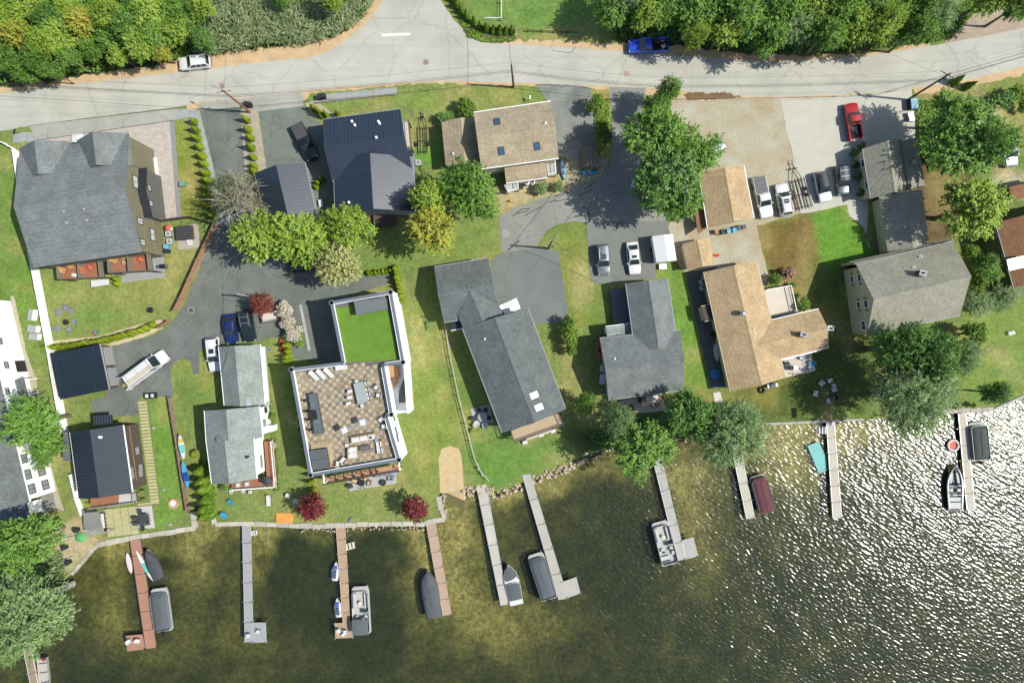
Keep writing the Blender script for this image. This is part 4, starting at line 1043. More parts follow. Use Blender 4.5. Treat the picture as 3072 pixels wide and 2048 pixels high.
# ---- L: beige house with stone-grey roof, wing and garage
tL,tL2 = Tile(2472,700,3.92),Tile(2500,350,4.112)
HL = House('beige_house','tall beige-sided house with stone-grey roof and shuttered gable windows',(2700,880))
gL = gable(HL,[(2570,796),(2858,724),(2880,945),(2600,1008)],4.7,8.0,S_STONE,M_BEIGEW,0.3,0.3,trim=M_TRIMG)
e0,e1 = gL['w'][0],gL['w'][3]
for c1,c2 in (((312,500),(352,575)),((398,482),(440,560)),((388,805),(432,875)),((472,790),(522,868))):
    win_px(HL,e0,e1,tL(c1),tL(c2),M_WHITE,GLASS,1,shut=mat('olive_shutter',C(150,148,112),0.7))
win_px(HL,e0,e1,tL((440,1035)),tL((495,1130)),M_WHITE,GLASS,2)
x,y,z = on_roof(gL,tL((1115,475)))
chimney(HL,x,y,z - 0.5,z + 1.0,0.9,0.7,R(-14),M_BRICK,M_TRIMG)
vent_pipe(HL,gL,tL((1130,275)),M_WHITE,0.5,0.08); vent_pipe(HL,gL,tL((1050,400)),M_WHITE,0.4,0.07)
gable(HL,tL((290,332),(1480,62),(1490,110),(330,372)),3.6,4.4,S_STONE,M_BEIGEW,0.1,0.3,rf=0.93,cap=False,roof_name='skirt_roof',wall_name='skirt_wall')
gL3 = gable(HL,[(2637,590),(2664,760),(2790,745),(2766,568)],2.8,4.0,S_STONE,M_BEIGEW,0.3,0.3,roof_name='wing_roof',wall_name='wing_wall')
HL1 = House('garage','beige gabled garage behind the dark parked car with round shrubs along it',(2650,500),'garage')
gL1 = gable(HL1,[(2589,446),(2613,596),(2722,570),(2700,418)],3.3,4.9,S_STONE,M_BEIGEW,0.3,0.3,trim=M_TRIMG)
gable(HL1,[(2698,424),(2720,570),(2776,560),(2752,412)],3.15,3.6,S_STONE,M_BEIGEW,0.2,0.3,rf=0.05,cap=False,roof_name='lean_to_roof',wall_name='lean_to_wall')
e0,e1 = gL1['w'][0],gL1['w'][1]
for c1,c2 in (((345,540),(392,612)),((395,808),(440,885))): win_px(HL1,e0,e1,tL2(c1),tL2(c2),M_WHITE,GLASS,1)
x,y,z = on_roof(gL1,tL2((930,585)))
HL1.part(MB().lathe([(0.16,-0.3),(0.16,0.6),(0.3,0.65),(0.08,0.9)],(x,y,3.5),12),'vent_cowl',MATS['galvanised'],None,40)
# ---- M: green house on the right edge
tM = Tile(2772,650,4.48)
HM = House('green_house','olive green house with dark brown shingle roof at the picture edge',(3080,760))
gM = gable(HM,[(2988,668),(3042,862),(3290,800),(3240,600)],4.2,6.6,S_BROWN2,M_GREENW,0.3,0.3,trim=M_TRIMG)
e0,e1 = gM['w'][0],gM['w'][1]
for c1,c2 in (((968,180),(1005,262)),((960,510),(998,570)),((1058,502),(1092,555)),((1135,730),(1168,790)),((1022,750),(1068,798))): win_px(HM,e0,e1,tM(c1),tM(c2),M_WHITE,GLASS,1)
gM2 = gable(HM,[(3026,562),(3040,602),(3200,560),(3180,525)],4.0,4.8,S_BROWN2,M_GREENW,0.2,0.2,roof_name='wing_roof',wall_name='wing_wall')
HM.part(MB().box((*W(*tM((1270,620)),6.0),5.2),(2.6,1.6,0.5),R(13)),'dormer',MATS['galvanised'])
HM.part(MB().box((*W(3062,868,3.0),0),(3.0,2.2,3.0),R(14)),'entry',M_GREENW)
# ------------------------------------------------------------------ F: modern flat-roofed house with roof terrace
tF,tFb,tFc = Tile(840,1050,5.2267),Tile(840,1250,5.2267),Tile(550,650,3.92)
FZ,FP = 6.0,6.95
HF = House('flat_roof_house','modern white flat-roofed house with tiled roof terrace and square of artificial turf',(1050,1150))
M_PARA = mat('parapet_slate',C(120,130,142),0.7,0.06,1.0,0.05,8)
F1 = [(990,905),(1174,872),(1213,1089),(1152,1098),(1178,1246),(1162,1249),(1201,1382),(928,1429),(869,1105),(1026,1086)]
f1 = WP(F1,FP)
HF.part(MB().prism(f1,0,FZ - 0.02),'wall',M_WHITEW)
HF.part(MB().prism(f1,FZ - 0.018,FZ),'roof',mat('roof_membrane',C(120,118,110),0.9,0.1))
def parapet(i,j,inner=True):
    a,b = v2(f1[i]),v2(f1[j]); u = (b - a).normalized(); n = Vector((u.y,-u.x))
    cen = Vector(W(1050,1150,FP))
    q = a.lerp(b,0.5) + n * 0.5
    P_ = [p for p in f1]
    if not inside(np.array([q.x]),np.array([q.y]),P_)[0]: n = -n
    rz = math.atan2(u.y,u.x); l = (b - a).length; c = a.lerp(b,0.5)
    c1 = c + n * 0.17
    pa = HF.part(MB().box((c1.x,c1.y,FZ),(l + 0.3,0.34,FP - FZ - 0.06),rz),'parapet',M_WHITEW)
    HF.part(MB().box((c1.x,c1.y,FP - 0.058),(l + 0.36,0.42,0.05),rz),'coping',M_PARA,pa)
    if inner:
        c2 = c + n * 0.44
        HF.part(MB().box((c2.x,c2.y,FP - 0.3),(l - 0.3,0.07,0.28),rz),'inner_rail',M_WHITE,pa)
for i,j in ((0,1),(1,2),(2,3),(3,4),(4,5),(5,6),(6,7),(7,8),(8,9),(9,0)): parapet(i,j)
# turf
m_turf = mat('artificial_turf',C(112,152,54),0.95,0.1,0.8,0.14,7,0.4)
HF.part(MB().prism(WP([(1007,925),(1163,898),(1196,1080),(1034,1086)],FZ),FZ + 0.002,FZ + 0.03),'turf',m_turf)
bh = WP([(1064,906),(1156,893),(1160,926),(1070,944)],7.6)
b_ = HF.part(MB().prism(bh,FZ,7.5),'roof_hatch',mat('hatch_grey',C(110,116,116),0.7,0.05))
HF.part(MB().prism(inset4(bh,-0.08,-0.08),7.502,7.6),'hatch_roof',mat('hatch_roof',C(122,128,128),0.8,0.05),b_)
# parquet terrace tiles: slats alternate in direction
def tile_mat(name,col,rot):
    m = bpy.data.materials.new(name); nt,N,L,B = nodes_of(m)
    geo = N.new('ShaderNodeNewGeometry'); mp = N.new('ShaderNodeMapping'); mp.inputs['Rotation'].default_value = (0,0,rot)
    L.new(geo.outputs['Position'],mp.inputs['Vector'])
    w = N.new('ShaderNodeTexWave'); w.inputs['Scale'].default_value = 2.9; w.inputs['Distortion'].default_value = 0.4; w.inputs['Detail'].default_value = 1
    L.new(mp.outputs[0],w.inputs['Vector'])
    mx = N.new('ShaderNodeMix'); mx.data_type = 'RGBA'
    mx.inputs['A'].default_value = (*[c * 0.78 for c in col],1); mx.inputs['B'].default_value = (*[min(.8,c * 1.1) for c in col],1)
    L.new(w.outputs['Fac'],mx.inputs['Factor']); L.new(mx.outputs['Result'],B.inputs['Base Color'])
    B.inputs['Roughness'].default_value = 0.85
    return m
TA = R(8.5)
TM = [tile_mat('teak_tile_%d%d' % (i,j),c,TA + (R(90) if j else 0)) for i,c in enumerate((C(206,190,160),C(176,158,128),C(150,140,118),C(190,182,164))) for j in (0,1)]
def terrace():
    poly = WP([(886,1117),(1030,1096),(1036,1090),(1150,1096),(1156,1120),(1163,1249),(1184,1374),(938,1412)],FZ)
    s = 0.55; u = Vector((math.cos(TA),math.sin(TA))); w = Vector((-u.y,u.x))
    o = Vector(poly[0]); cells = []
    for i in range(-3,34):
        for j in range(-34,4):
            c = o + u * (i * s + 0.3) + w * (j * s - 0.3)
            if inside(np.array([c.x]),np.array([c.y]),poly)[0]: cells.append((i,j,c))
    rr = random.Random(5); rr.shuffle(cells)
    base = HF.part(MB().prism(poly,FZ + 0.002,FZ + 0.012),'terrace',mat('terrace_joint',C(96,88,74),0.9))
    meshes = []
    for k,m in enumerate(TM):
        meshes.append(MB().box((0,0,0),(s - 0.02,s - 0.02,0.03),TA).mesh('tile',m))
    def kind(i,j): return rr.choice((0,0,1,3) if (i + j) % 2 else (1,2,1,2)) * 2 + (i + j) % 2
    ox,oy,oz = HF.org
    for i,j,c in cells[:300]:
        link('tile',meshes[kind(i,j)],base,None,(c.x - ox,c.y - oy,FZ + 0.014))
    mb = MB(); idx = []
    for i,j,c in cells[300:]:
        mb.box((c.x,c.y,FZ + 0.014),(s - 0.02,s - 0.02,0.03),TA); idx += [kind(i,j)] * 6
    me = mb.mesh('terrace_tiles',None,HF.org)
    for m in TM: me.materials.append(m)
    me.polygons.foreach_set('material_index',idx)
    stuff(link('terrace_tiles',me,base))
terrace()
# stair well on the east side
sw = WP([(1152,1098),(1213,1089),(1224,1240),(1178,1247)],5.9)
HF.part(MB().prism(sw,0,2.98),'stairwell',M_WHITEW)
dk = deck_floor(HF,tF((1630,260),(1845,235),(1880,440),(1700,690)),3.6,mat('rust_decking',C(206,158,122),0.75,0.06),'landing',board=0.3,post=False)
for k in range(15):
    q = tF((1865,462 + k * 27),(1955,455 + k * 27)); a,b = WP(q,5.8 - k * 0.2); c = lerp2(a,b,0.5)
    HF.part(MB().box((c[0],c[1],5.7 - k * 0.2),(0.95,0.24,0.05),R(8)),'step',mat('grey_step',C(126,132,130),0.7),dk)
a,b = v2(sw[1]),v2(sw[2]); c = a.lerp(b,.5); u = b - a
HF.part(MB().box((c.x,c.y,2.98),(u.length,0.25,3.0),math.atan2(u.y,u.x)),'stair_wall',M_WHITEW)
# lower balcony towards the lake
dk = deck_floor(HF,tFb((700,960),(1860,740),(1885,835),(690,1045)),3.0,MATS['rust_decking'] if 'rust_decking' in MATS else M_DECKR,'balcony',board=0.34)
railing(HF,tFb((690,1045),(1885,835)),3.0,M_DARKTRIM,0.9,parent=dk)
for x_,y0,y1 in ((680,905,1040),(855,880,1005),(990,850,975),(1125,825,950),(1265,800,925),(1400,770,895),(1490,750,875),(1865,690,835)):
    a,b = WP(tFb((x_,y0),(x_ + 14,y1)),4.6); c = lerp2(a,b,.5)
    HF.part(MB().box((c[0],c[1],4.5),(math.hypot(b[0] - a[0],b[1] - a[1]),0.18,0.16),math.atan2(b[1] - a[1],b[0] - a[0])),'beam',M_DARKTRIM if 700 < x_ < 1800 else M_WHITE,dk)
    HF.part(MB().box((b[0],b[1],3.0),(0.14,0.14,1.5)),'post',M_DARKTRIM if 700 < x_ < 1800 else M_WHITE,dk)
e0,e1 = v2(f1[5]),v2(f1[6])
for c1,c2 in (((1780,1020),(1800,1095)),((1805,1215),(1845,1330)),((1835,1340),(1860,1420))):
    win_px(HF,e0,e1,tF(c1),tF(c2),M_DARKTRIM,MATS['grey_glass'],1)
sheet('kerb_strip',tFc((1362,1040),(1392,1030),(1500,1568),(1468,1580)),M_CONC,0.03,'pale concrete kerb beside the flat-roofed house',0.01)
sheet('patio',tFb((1055,990),(1820,850),(1832,1040),(1090,1160)),M_CONC,0.03,'concrete patio below the flat-roofed house',0.01)

# ------------------------------------------------------------------ garden and terrace furniture (prototypes are copied)
def at(px,z=0.0): return (*W(*px,z),z)
def chair_maker(name,cat,seat_m,frame_m,w=0.6,d=0.6,sh=0.42,bh=0.9,lean=0.14,arms=True,slats=0,label='',armw=0.07):
    def make():
        t = thing(name,label or 'chair',cat)
        if slats:
            for i in range(slats):
                y = -w / 2 + w * (i + .5) / slats
                MB().box((0.02,y,sh),(d,w / slats - 0.025,0.03)).build('seat_slat',seat_m,t)
                MB().box((-d / 2 + 0.02,y,sh),(0.03,w / slats - 0.025,bh - sh),0,1,0,-lean * 1.6).build('back_slat',seat_m,t)
        else:
            MB().box((0.02,0,sh - 0.02),(d,w - 0.08,0.09),0,0.96).build('seat',seat_m,t)
            MB().box((-d / 2 + 0.04,0,sh),(0.09,w - 0.08,bh - sh),0,0.94,0,-lean * 1.6).build('backrest',seat_m,t)
        for sx in (-1,1):
            for sy in (-1,1):
                MB().box((sx * (d / 2 - 0.05),sy * (w / 2 - 0.03),0),(0.055,0.055,sh if sx < 0 or not arms else sh + 0.2)).build('leg',frame_m,t)
        if arms:
            for sy in (-1,1): MB().box((0.0,sy * (w / 2 - 0.01),sh + 0.2),(d,armw,0.03)).build('armrest',frame_m,t)
        return t
    return Placer(make)
M_PLASW = mat('white_plastic',C(238,240,238),0.5,0.03)
M_PLASG = mat('grey_plastic',C(158,164,168),0.6,0.05)
M_BLACK = mat('black_metal',C(48,48,48),0.5,0.1)
M_CUSH = mat('white_cushion',C(236,234,228),0.9,0.03)
M_TANF = mat('tan_frame',C(206,176,132),0.7,0.06)
M_BLUEP = mat('blue_plastic',C(86,170,214),0.5,0.05)
M_GRYT = mat('grey_table',C(176,186,182),0.6,0.04)
M_COVER = mat('grey_cover',C(104,110,112),0.85,0.06,1.0)
adir_grey = chair_maker('adirondack_chair','chair',M_PLASG,M_PLASG,0.7,0.62,0.36,1.0,0.28,True,5,armw=0.12)
adir_blue = chair_maker('adirondack_chair','chair',M_BLUEP,M_BLUEP,0.72,0.64,0.36,1.0,0.28,True,5,armw=0.12)
adir_white = chair_maker('adirondack_chair','chair',M_PLASW,M_PLASW,0.7,0.62,0.36,1.0,0.28,True,5,armw=0.12)
adir_oak = chair_maker('adirondack_chair','chair',mat('oak_slats',C(222,178,110),0.7,0.08),MATS['oak_slats'],0.7,0.62,0.36,1.0,0.28,True,5,armw=0.12)
adir_coral = chair_maker('adirondack_chair','chair',mat('coral_plastic',C(232,130,96),0.6,0.05),MATS['coral_plastic'],0.7,0.62,0.36,1.0,0.28,True,5,armw=0.12)
lawn_chair = chair_maker('lawn_chair','chair',M_PLASW,M_PLASW,0.58,0.55,0.42,0.85,0.12,True,0)
dine_chair = chair_maker('dining_chair','chair',M_CUSH,M_TRIMG,0.52,0.52,0.44,0.88,0.1,False,0)
arm_chair = chair_maker('armchair','chair',M_CUSH,M_BLACK,0.7,0.7,0.4,0.82,0.12,True,0,armw=0.1)
tan_chair = chair_maker('patio_chair','chair',mat('sand_cushion',C(228,196,150),0.9,0.04),M_BLACK,0.62,0.62,0.42,0.86,0.1,True,0)
dark_chair = chair_maker('patio_chair','chair',mat('charcoal_sling',C(74,78,80),0.8,0.08),M_BLACK,0.58,0.58,0.42,0.9,0.1,True,0)
def mk_lounger():
    t = thing('sun_lounger','lounger','sun lounger')
    MB().box((0.15,0,0.28),(1.3,0.62,0.07)).build('mattress',M_CUSH,t)
    MB().box((-0.5,0,0.3),(0.75,0.62,0.07),0,1,0,R(32)).build('backrest',M_CUSH,t)
    MB().box((-0.85,0,0.48),(0.2,0.4,0.09),0,0.8,0,R(32)).build('pillow',M_PLASG,t)
    for sx in (-0.45,0.7):
        for sy in (-0.26,0.26): MB().box((sx,sy,0),(0.05,0.05,0.28)).build('leg',M_BLACK,t)
    return t
lounger = Placer(mk_lounger)
def table(name,label,px4,z,h,top_m,leg_m,cat='table',th=0.05):
    P = WP(px4,z + h); c = (sum(p[0] for p in P) / 4,sum(p[1] for p in P) / 4,z)
    t = thing(name,label,cat,c)
    MB().prism(P,z + h - th,z + h).build('table_top',top_m,t,c)
    for q in inset4(P,0.12,0.12): MB().box((q[0],q[1],z),(0.07,0.07,h - th)).build('leg',leg_m,t,c)
    return t
def round_table(name,label,px,z,r,h,top_m,leg_m,cat='table'):
    c = at(px,z + h); c = (c[0],c[1],z)
    t = thing(name,label,cat,c)
    MB().lathe([(r * .97,h - .05),(r,h - .03),(r,h)],n=20).build('table_top',top_m,t)
    MB().lathe([(0.28,0),(0.06,0.05),(0.05,h - .05)],n=10).build('pedestal',leg_m,t)
    return t
T6 = FZ + 0.045
def facing(a_px,b_px):
    """heading of something at a_px that faces b_px"""
    return math.atan2(-(b_px[1] - a_px[1]),b_px[0] - a_px[0])
for k,(px,tgt,lb) in enumerate((((540,400),(620,480),'white sun lounger nearest the terrace corner'),((655,380),(735,465),'white sun lounger in the middle of three slanted ones'),((775,355),(855,435),'white sun lounger, third from the terrace corner'),((975,272),(1075,262),'white sun lounger lying crosswise beside the turf'))):
    lounger(at(tF(px),T6),facing(px,tgt),lb,group='sun loungers on the roof terrace')
table('dining_table','long pale grey dining table on the roof terrace',tF((1148,525),(1302,490),(1382,800),(1222,858)),T6,0.75,M_GRYT,M_BLACK)
for px,tgt,lb in (((1115,640),(1200,620),'white dining chair at the table side nearest the bar, farthest from the hot tub'),((1108,735),(1200,715),'white dining chair at the table side nearest the bar, middle one'),((1092,830),(1200,800),'white dining chair at the table side nearest the bar, closest to the hot tub'),
                    ((1365,512),(1280,530),'white dining chair at the table side nearest the stairs, first from turf'),((1380,612),(1290,630),'white dining chair at the table side nearest the stairs, second from turf'),((1395,680),(1300,700),'white dining chair at the table side nearest the stairs, third from turf'),((1412,740),(1320,755),'white dining chair at the table side nearest the stairs, fourth from turf'),
                    ((1298,870),(1285,800),'white dining chair at the table end facing the fire table'),((1215,495),(1235,540),'white dining chair at the table end facing the turf')):
    dine_chair(at(tF(px),T6),facing(px,tgt),lb,group='dining chairs on the roof terrace')
for px,tgt,lb in (((1525,580),(1470,640),'armchair with white cushion and black frame beside the stairwell parapet'),((1560,705),(1480,690),'armchair with white cushion, second along the stairwell parapet'),((1595,1085),(1540,1140),'armchair with white cushion below the stairwell, farther from the sofa'),((1640,1190),(1540,1190),'armchair with white cushion below the stairwell, nearer the sofa')):
    arm_chair(at(tF(px),T6),facing(px,tgt),lb,group='armchairs along the terrace parapet')
for px,tgt,lb in (((922,725),(930,640),'armchair beside the hot tub steps, nearer the lake'),((1000,668),(1060,600),'armchair beside the hot tub, turned towards the loveseat')):
    arm_chair(at(tFb(px),T6),facing(px,tgt),lb,group='armchairs along the terrace parapet')
# outdoor kitchen
kp = WP(tF((445,690),(560,668),(678,1308),(550,1330)),T6 + 0.95)
kc = (sum(p[0] for p in kp) / 4,sum(p[1] for p in kp) / 4,T6)
ko = thing('kitchen_counter','long slate-grey outdoor kitchen counter with sink and grill on the terrace','counter',kc)
MB().prism(inset4(kp,0.06,0.06),T6,T6 + 0.88).build('cabinet',mat('slate_cabinet',C(84,92,98),0.6,0.05),ko,kc)
MB().prism(kp,T6 + 0.882,T6 + 0.95).build('counter_top',mat('slate_top',C(108,118,124),0.45,0.06),ko,kc)
ku = math.atan2(kp[2][1] - kp[1][1],kp[2][0] - kp[1][0])
for nm,px,sz,m_ in (('sink',(510,860),(0.6,0.42,0.03),MATS['galvanised']),('grill',(540,1015),(1.3,0.7,0.28),M_BLACK),('burner',(580,1120),(0.5,0.42,0.05),MATS['galvanised']),('cutting_board',(590,1270),(0.6,0.3,0.03),M_COVER)):
    p = W(*tF(px),T6 + 0.95); MB().box((p[0],p[1],T6 + 0.952),sz,ku).build(nm,m_,ko,kc)
def mk_stool():
    t = thing('bar_stool','stool','stool')
    MB().lathe([(0.2,0.66),(0.21,0.7),(0.2,0.74)],n=14).build('seat',M_BLACK,t)
    MB().lathe([(0.2,0),(0.2,0.03),(0.035,0.05),(0.035,0.66)],n=10).build('pedestal',M_BLACK,t)
    return t
stool = Placer(mk_stool)
for i,px in enumerate(((400,785),(428,950),(455,1080),(480,1240))):
    stool(at(tF(px),T6),0,'black round bar stool, %s from the lounger end of the counter' % ORD[i],group='bar stools at the outdoor kitchen')
# patio heaters with square hoods
def mk_heater():
    t = thing('patio_heater','heater','patio heater')
    MB().box((0,0,0),(0.55,0.55,0.1),0,0.9).build('base',M_TRIMG,t)
    for sx in (-1,1):
        for sy in (-1,1): MB().tube([(sx * .22,sy * .22,0.1),(sx * .1,sy * .1,2.05)],0.025,6).build('leg',M_TRIMG,t)
    MB().lathe([(0.06,0.1),(0.06,1.9)],n=8).build('burner_tube',MATS['galvanised'],t)
    MB().box((0,0,2.05),(0.9,0.9,0.16),0,0.5).build('hood',M_PLASW,t)
    return t
heater = Placer(mk_heater)
heater(at(tF((1055,1225)),T6),R(28),'white square-hooded patio heater nearer the outdoor kitchen',group='patio heaters on the roof terrace')
heater(at(tF((1335,1105)),T6),R(12),'white square-hooded patio heater nearer the stairwell',group='patio heaters on the roof terrace')
def sofa(name,label,px4,z,frame_m,cush_m,n,back=0,arms=True):
    """px4: seat outline, first edge is the backrest"""
    P = WP(px4,z + 0.45); c = (sum(p[0] for p in P) / 4,sum(p[1] for p in P) / 4,z)
    t = thing(name,label,'sofa',c)
    MB().prism(P,z + 0.08,z + 0.3).build('frame',frame_m,t,c)
    A,B,Cc,D = [v2(p) for p in P]
    for i in range(n):
        q = [A.lerp(B,(i + .03) / n),A.lerp(B,(i + .97) / n),D.lerp(Cc,(i + .97) / n),D.lerp(Cc,(i + .03) / n)]
        MB().prism([tuple(x) for x in inset4(q,0.0,0.04)],z + 0.302,z + 0.45).build('seat_cushion',cush_m,t,c)
        m_ = q[0].lerp(q[1],.5) + (D - A).normalized() * 0.2; u = (B - A).normalized()
        MB().box((m_.x,m_.y,z + 0.452),((q[1] - q[0]).length - .06,0.2,0.36),math.atan2(u.y,u.x),0.9).build('back_cushion',cush_m,t,c)
    u = (B - A).normalized(); m_ = A.lerp(B,.5)
    MB().box((m_.x,m_.y,z + 0.3),((B - A).length,0.1,0.45),math.atan2(u.y,u.x)).build('backrest',frame_m,t,c)
    if arms:
        for a,b in ((A,D),(B,Cc)):
            m_ = a.lerp(b,.5); w_ = (b - a)
            MB().box((m_.x,m_.y,z + 0.3),(w_.length,0.1,0.28),math.atan2(w_.y,w_.x)).build('armrest',frame_m,t,c)
    for p in inset4(P,.1,.1): MB().box((p[0],p[1],z),(0.06,0.06,0.08)).build('foot',M_BLACK,t,c)
    return t
sofa('sofa','long white-cushioned outdoor sofa facing the fire table from above',tFb((1110,320),(1495,250),(1515,345),(1130,415)),T6,M_TANF,M_CUSH,3)
sofa('loveseat','white loveseat with tan frame between hot tub and fire table',tFb((1068,655),(1070,480),(1195,465),(1212,650)),T6,M_TANF,M_CUSH,2)
sofa('loveseat','white loveseat with tan frame along the lake-side parapet of the terrace',tFb((1600,365),(1640,565),(1520,575),(1495,390)),T6,M_TANF,M_CUSH,2)
ft = table('fire_table','dark rectangular fire table between the terrace sofas',tFb((1240,460),(1412,428),(1425,510),(1255,540)),T6,0.5,M_COVER,M_BLACK,'fire table')
MB().box((0,0,0.502),(1.0,0.2,0.02),R(9)).build('burner_tray',mat('fire_glass',C(150,120,110),0.4,0.3,6),ft)
tag(MB().box((0,0,0),(0.45,0.45,0.45)).build('side_table',M_PLASW),'small white cube side table left of the long terrace sofa','side table').location = at(tFb((1055,440)),T6)
tag(MB().box((0,0,0),(0.4,0.4,0.12),R(20),0.8).build('throw_pillow',mat('navy_pillow',C(70,104,128),0.9,0.1)),'dark blue throw pillow on the long terrace sofa','pillow').location = at(tFb((1420,318)),T6 + 0.46)
tag(MB().box((0,0,0),(0.45,0.45,0.45),R(15)).build('side_table',mat('pale_blue_table',C(150,178,208),0.5,0.1)),'pale blue corner table where the terrace sofas meet','side table').location = at(tFb((1515,350)),T6)
# hot tub
hp = WP(tFb((458,530),(722,492),(775,790),(510,838)),T6 + 0.95); hc = (sum(p[0] for p in hp) / 4,sum(p[1] for p in hp) / 4,T6)
ht = thing('hot_tub','square hot tub under a grey folding cover in the terrace corner','hot tub',hc)
MB().prism(inset4(hp,0.05,0.05),T6,T6 + 0.82).build('shell',M_BROWNW,ht,hc)
hA,hB,hC_,hD = [v2(p) for p in hp]
for f0,f1_ in ((0,.49),(.51,1)):
    MB().prism([tuple(hA.lerp(hD,f0)),tuple(hB.lerp(hC_,f0)),tuple(hB.lerp(hC_,f1_)),tuple(hA.lerp(hD,f1_))],T6 + 0.822,T6 + 0.95).build('cover',M_COVER,ht,hc)
for i in range(4):
    q = WP(tFb((485,505 - i * 22),(725 + i * 2,470 - i * 22),(727 + i * 2,448 - i * 22),(485,483 - i * 22)),T6 + 0.6 - i * 0.15)
    MB().prism(q,T6,T6 + 0.6 - i * 0.15).build('step',mat('cedar_step',C(206,184,146),0.8,0.08),ht,hc)
q = WP(tFb((728,408),(808,440),(850,640),(800,790),(778,780)),T6 + 0.1)
MB().prism(q,T6,T6 + 0.1).build('surround',MATS['cedar_step'],ht,hc)
# ground-level patio set beside the flat-roofed house
rg = MB().lathe([(0.95,0.031),(0.95,0.045)],n=28).build('round_rug',pav_mat('patterned_rug',C(230,226,218),C(90,92,94),C(60,62,64),1.0,0.28,0.2,0.5,R(30)))
tag(rg,'round black and white patterned rug on the lower patio','rug').location = (*W(*tFb((1275,1035))),0)
round_table('patio_table','round dark patio table on the patterned rug',tFb((1275,1035)),0.05,0.5,0.7,M_BLACK,M_BLACK)
for px,lb in (((1185,990),'sand-cushioned patio chair on the upper left of the round rug'),((1362,958),'sand-cushioned patio chair above the round rug by the balcony'),((1415,1022),'sand-cushioned patio chair right of the round rug')):
    tan_chair((*W(*tFb(px)),0.05),facing(px,(1275,1035)),lb,group='chairs round the lower patio table')
dark_chair((*W(*tFb((1118,1072))),0.03),facing((1118,1072),(1275,1035)),'dark metal patio chair left of the round rug',group='chairs round the lower patio table')
sofa('sofa','pale grey sofa on the lower patio against the house',tFb((1490,905),(1705,868),(1712,920),(1500,955)),0.03,M_TRIMG,M_PLASG,3)
sofa('loveseat','pale grey loveseat at the end of the lower patio',tFb((1795,925),(1780,990),(1690,1000),(1682,935)),0.03,M_TRIMG,M_PLASG,2)
fp = MB().lathe([(0.3,0),(0.46,0.08),(0.48,0.4),(0.4,0.42),(0.36,0.3)],n=18).build('fire_pit',mat('dark_iron',C(70,68,66),0.7,0.2),smooth=50)
tag(fp,'round dark fire pit on the lower patio of the flat-roofed house','fire pit').location = (*W(*tFb((1620,1022))),0.03)
tag(MB().lathe([(0.45,0),(0.5,0.25),(0.1,0.3)],n=14,sx=1.1).build('pool_float',mat('lilac_float',C(168,180,216),0.6,0.1),smooth=50),'pale lilac inflatable float beside the patio loveseat','float').location = (*W(*tFb((1785,880))),0.03)
# ------------------------------------------------------------------ sea walls, riprap, docks, fences, poles
def densify(pts,step):
    out = []
    for i in range(len(pts) - 1):
        a,b = v2(pts[i]),v2(pts[i + 1]); k = max(1,round((b - a).length / step))
        out += [a.lerp(b,j / k) for j in range(k)]
    return out + [v2(pts[-1])]
M_GRANITE = mat('granite_block',C(206,200,182),0.9,0.1,1.5,0.12,7,0.4,obj_var=0.14)
def seawall(label,px,step,wid,z1,m,r_,name='seawall'):
    P = densify(WP(px),step)
    c = (P[0].x,P[0].y,0)
    t = thing(name,label,'sea wall',c)
    for i in range(len(P) - 1):
        a,b = P[i],P[i + 1]; u = (b - a); l = u.length; u.normalize(); n = Vector((-u.y,u.x))
        o = n * r_.uniform(-0.05,0.05); w = wid * r_.uniform(0.85,1.12); g = 0.025
        z = z1 + r_.uniform(-0.03,0.05)
        q = [a + u * g + n * w / 2 + o,b - u * g + n * w / 2 * r_.uniform(.9,1.08) + o,b - u * g - n * w / 2 + o,a + u * g - n * w / 2 * r_.uniform(.92,1.1) + o]
        zs = [z + r_.uniform(-.02,.02) for _ in q]
        MB().prism([tuple(p) for p in q],-1.3,zs).build('stone',m,t,c)
    return t
rs = random.Random(3)
seawall('pale block sea wall along the cottage patio, turning up at the inlet',[(290,1634),(345,1622),(388,1614),(425,1607),(500,1597),(585,1583),(578,1534)],1.3,0.75,0.12,M_GRANITE,rs)
seawall('long granite slab sea wall below the white and flat-roofed houses',[(634,1542),(645,1571),(728,1569),(800,1571),(900,1577),(974,1577),(1034,1574),(1141,1570),(1275,1571),(1297,1562),(1334,1557),(1324,1529),(1316,1488)],1.7,0.7,0.1,M_GRANITE,rs)
seawall('thin concrete sea wall along the shaded lawn',[(2296,1272),(2390,1268),(2478,1263),(2590,1258)],2.4,0.3,0.14,M_CONC,rs)
seawall('stone sea wall with steps below the lawn on the picture edge',[(2825,1235),(2874,1231),(2945,1229),(2981,1227)],0.9,0.7,0.12,M_GRANITE,rs)
seawall('pale concrete sea wall running out of the picture',[(2981,1227),(3061,1192),(3120,1168),(3400,1050)],2.5,0.35,0.16,M_CONC,rs)
seawall('low stone wall in front of the beached kayak sand',[(214,1723),(252,1680),(290,1636)],0.8,0.4,0.06,M_GRANITE,rs)
def rock_mesh(k):
    r_ = random.Random(k); bm = bmesh.new()
    bmesh.ops.create_icosphere(bm,subdivisions=1,radius=0.5)
    for v in bm.verts: v.co *= r_.uniform(0.75,1.15)
    me = bpy.data.meshes.new('rock'); bm.to_mesh(me); bm.free(); return me
M_ROCK = mat('riprap_rock',C(208,190,164),0.95,0.15,2.0,0.2,9,0.4,obj_var=0.22)
ROCKS = [rock_mesh(i) for i in range(6)]
for me in ROCKS: me.materials.append(M_ROCK)
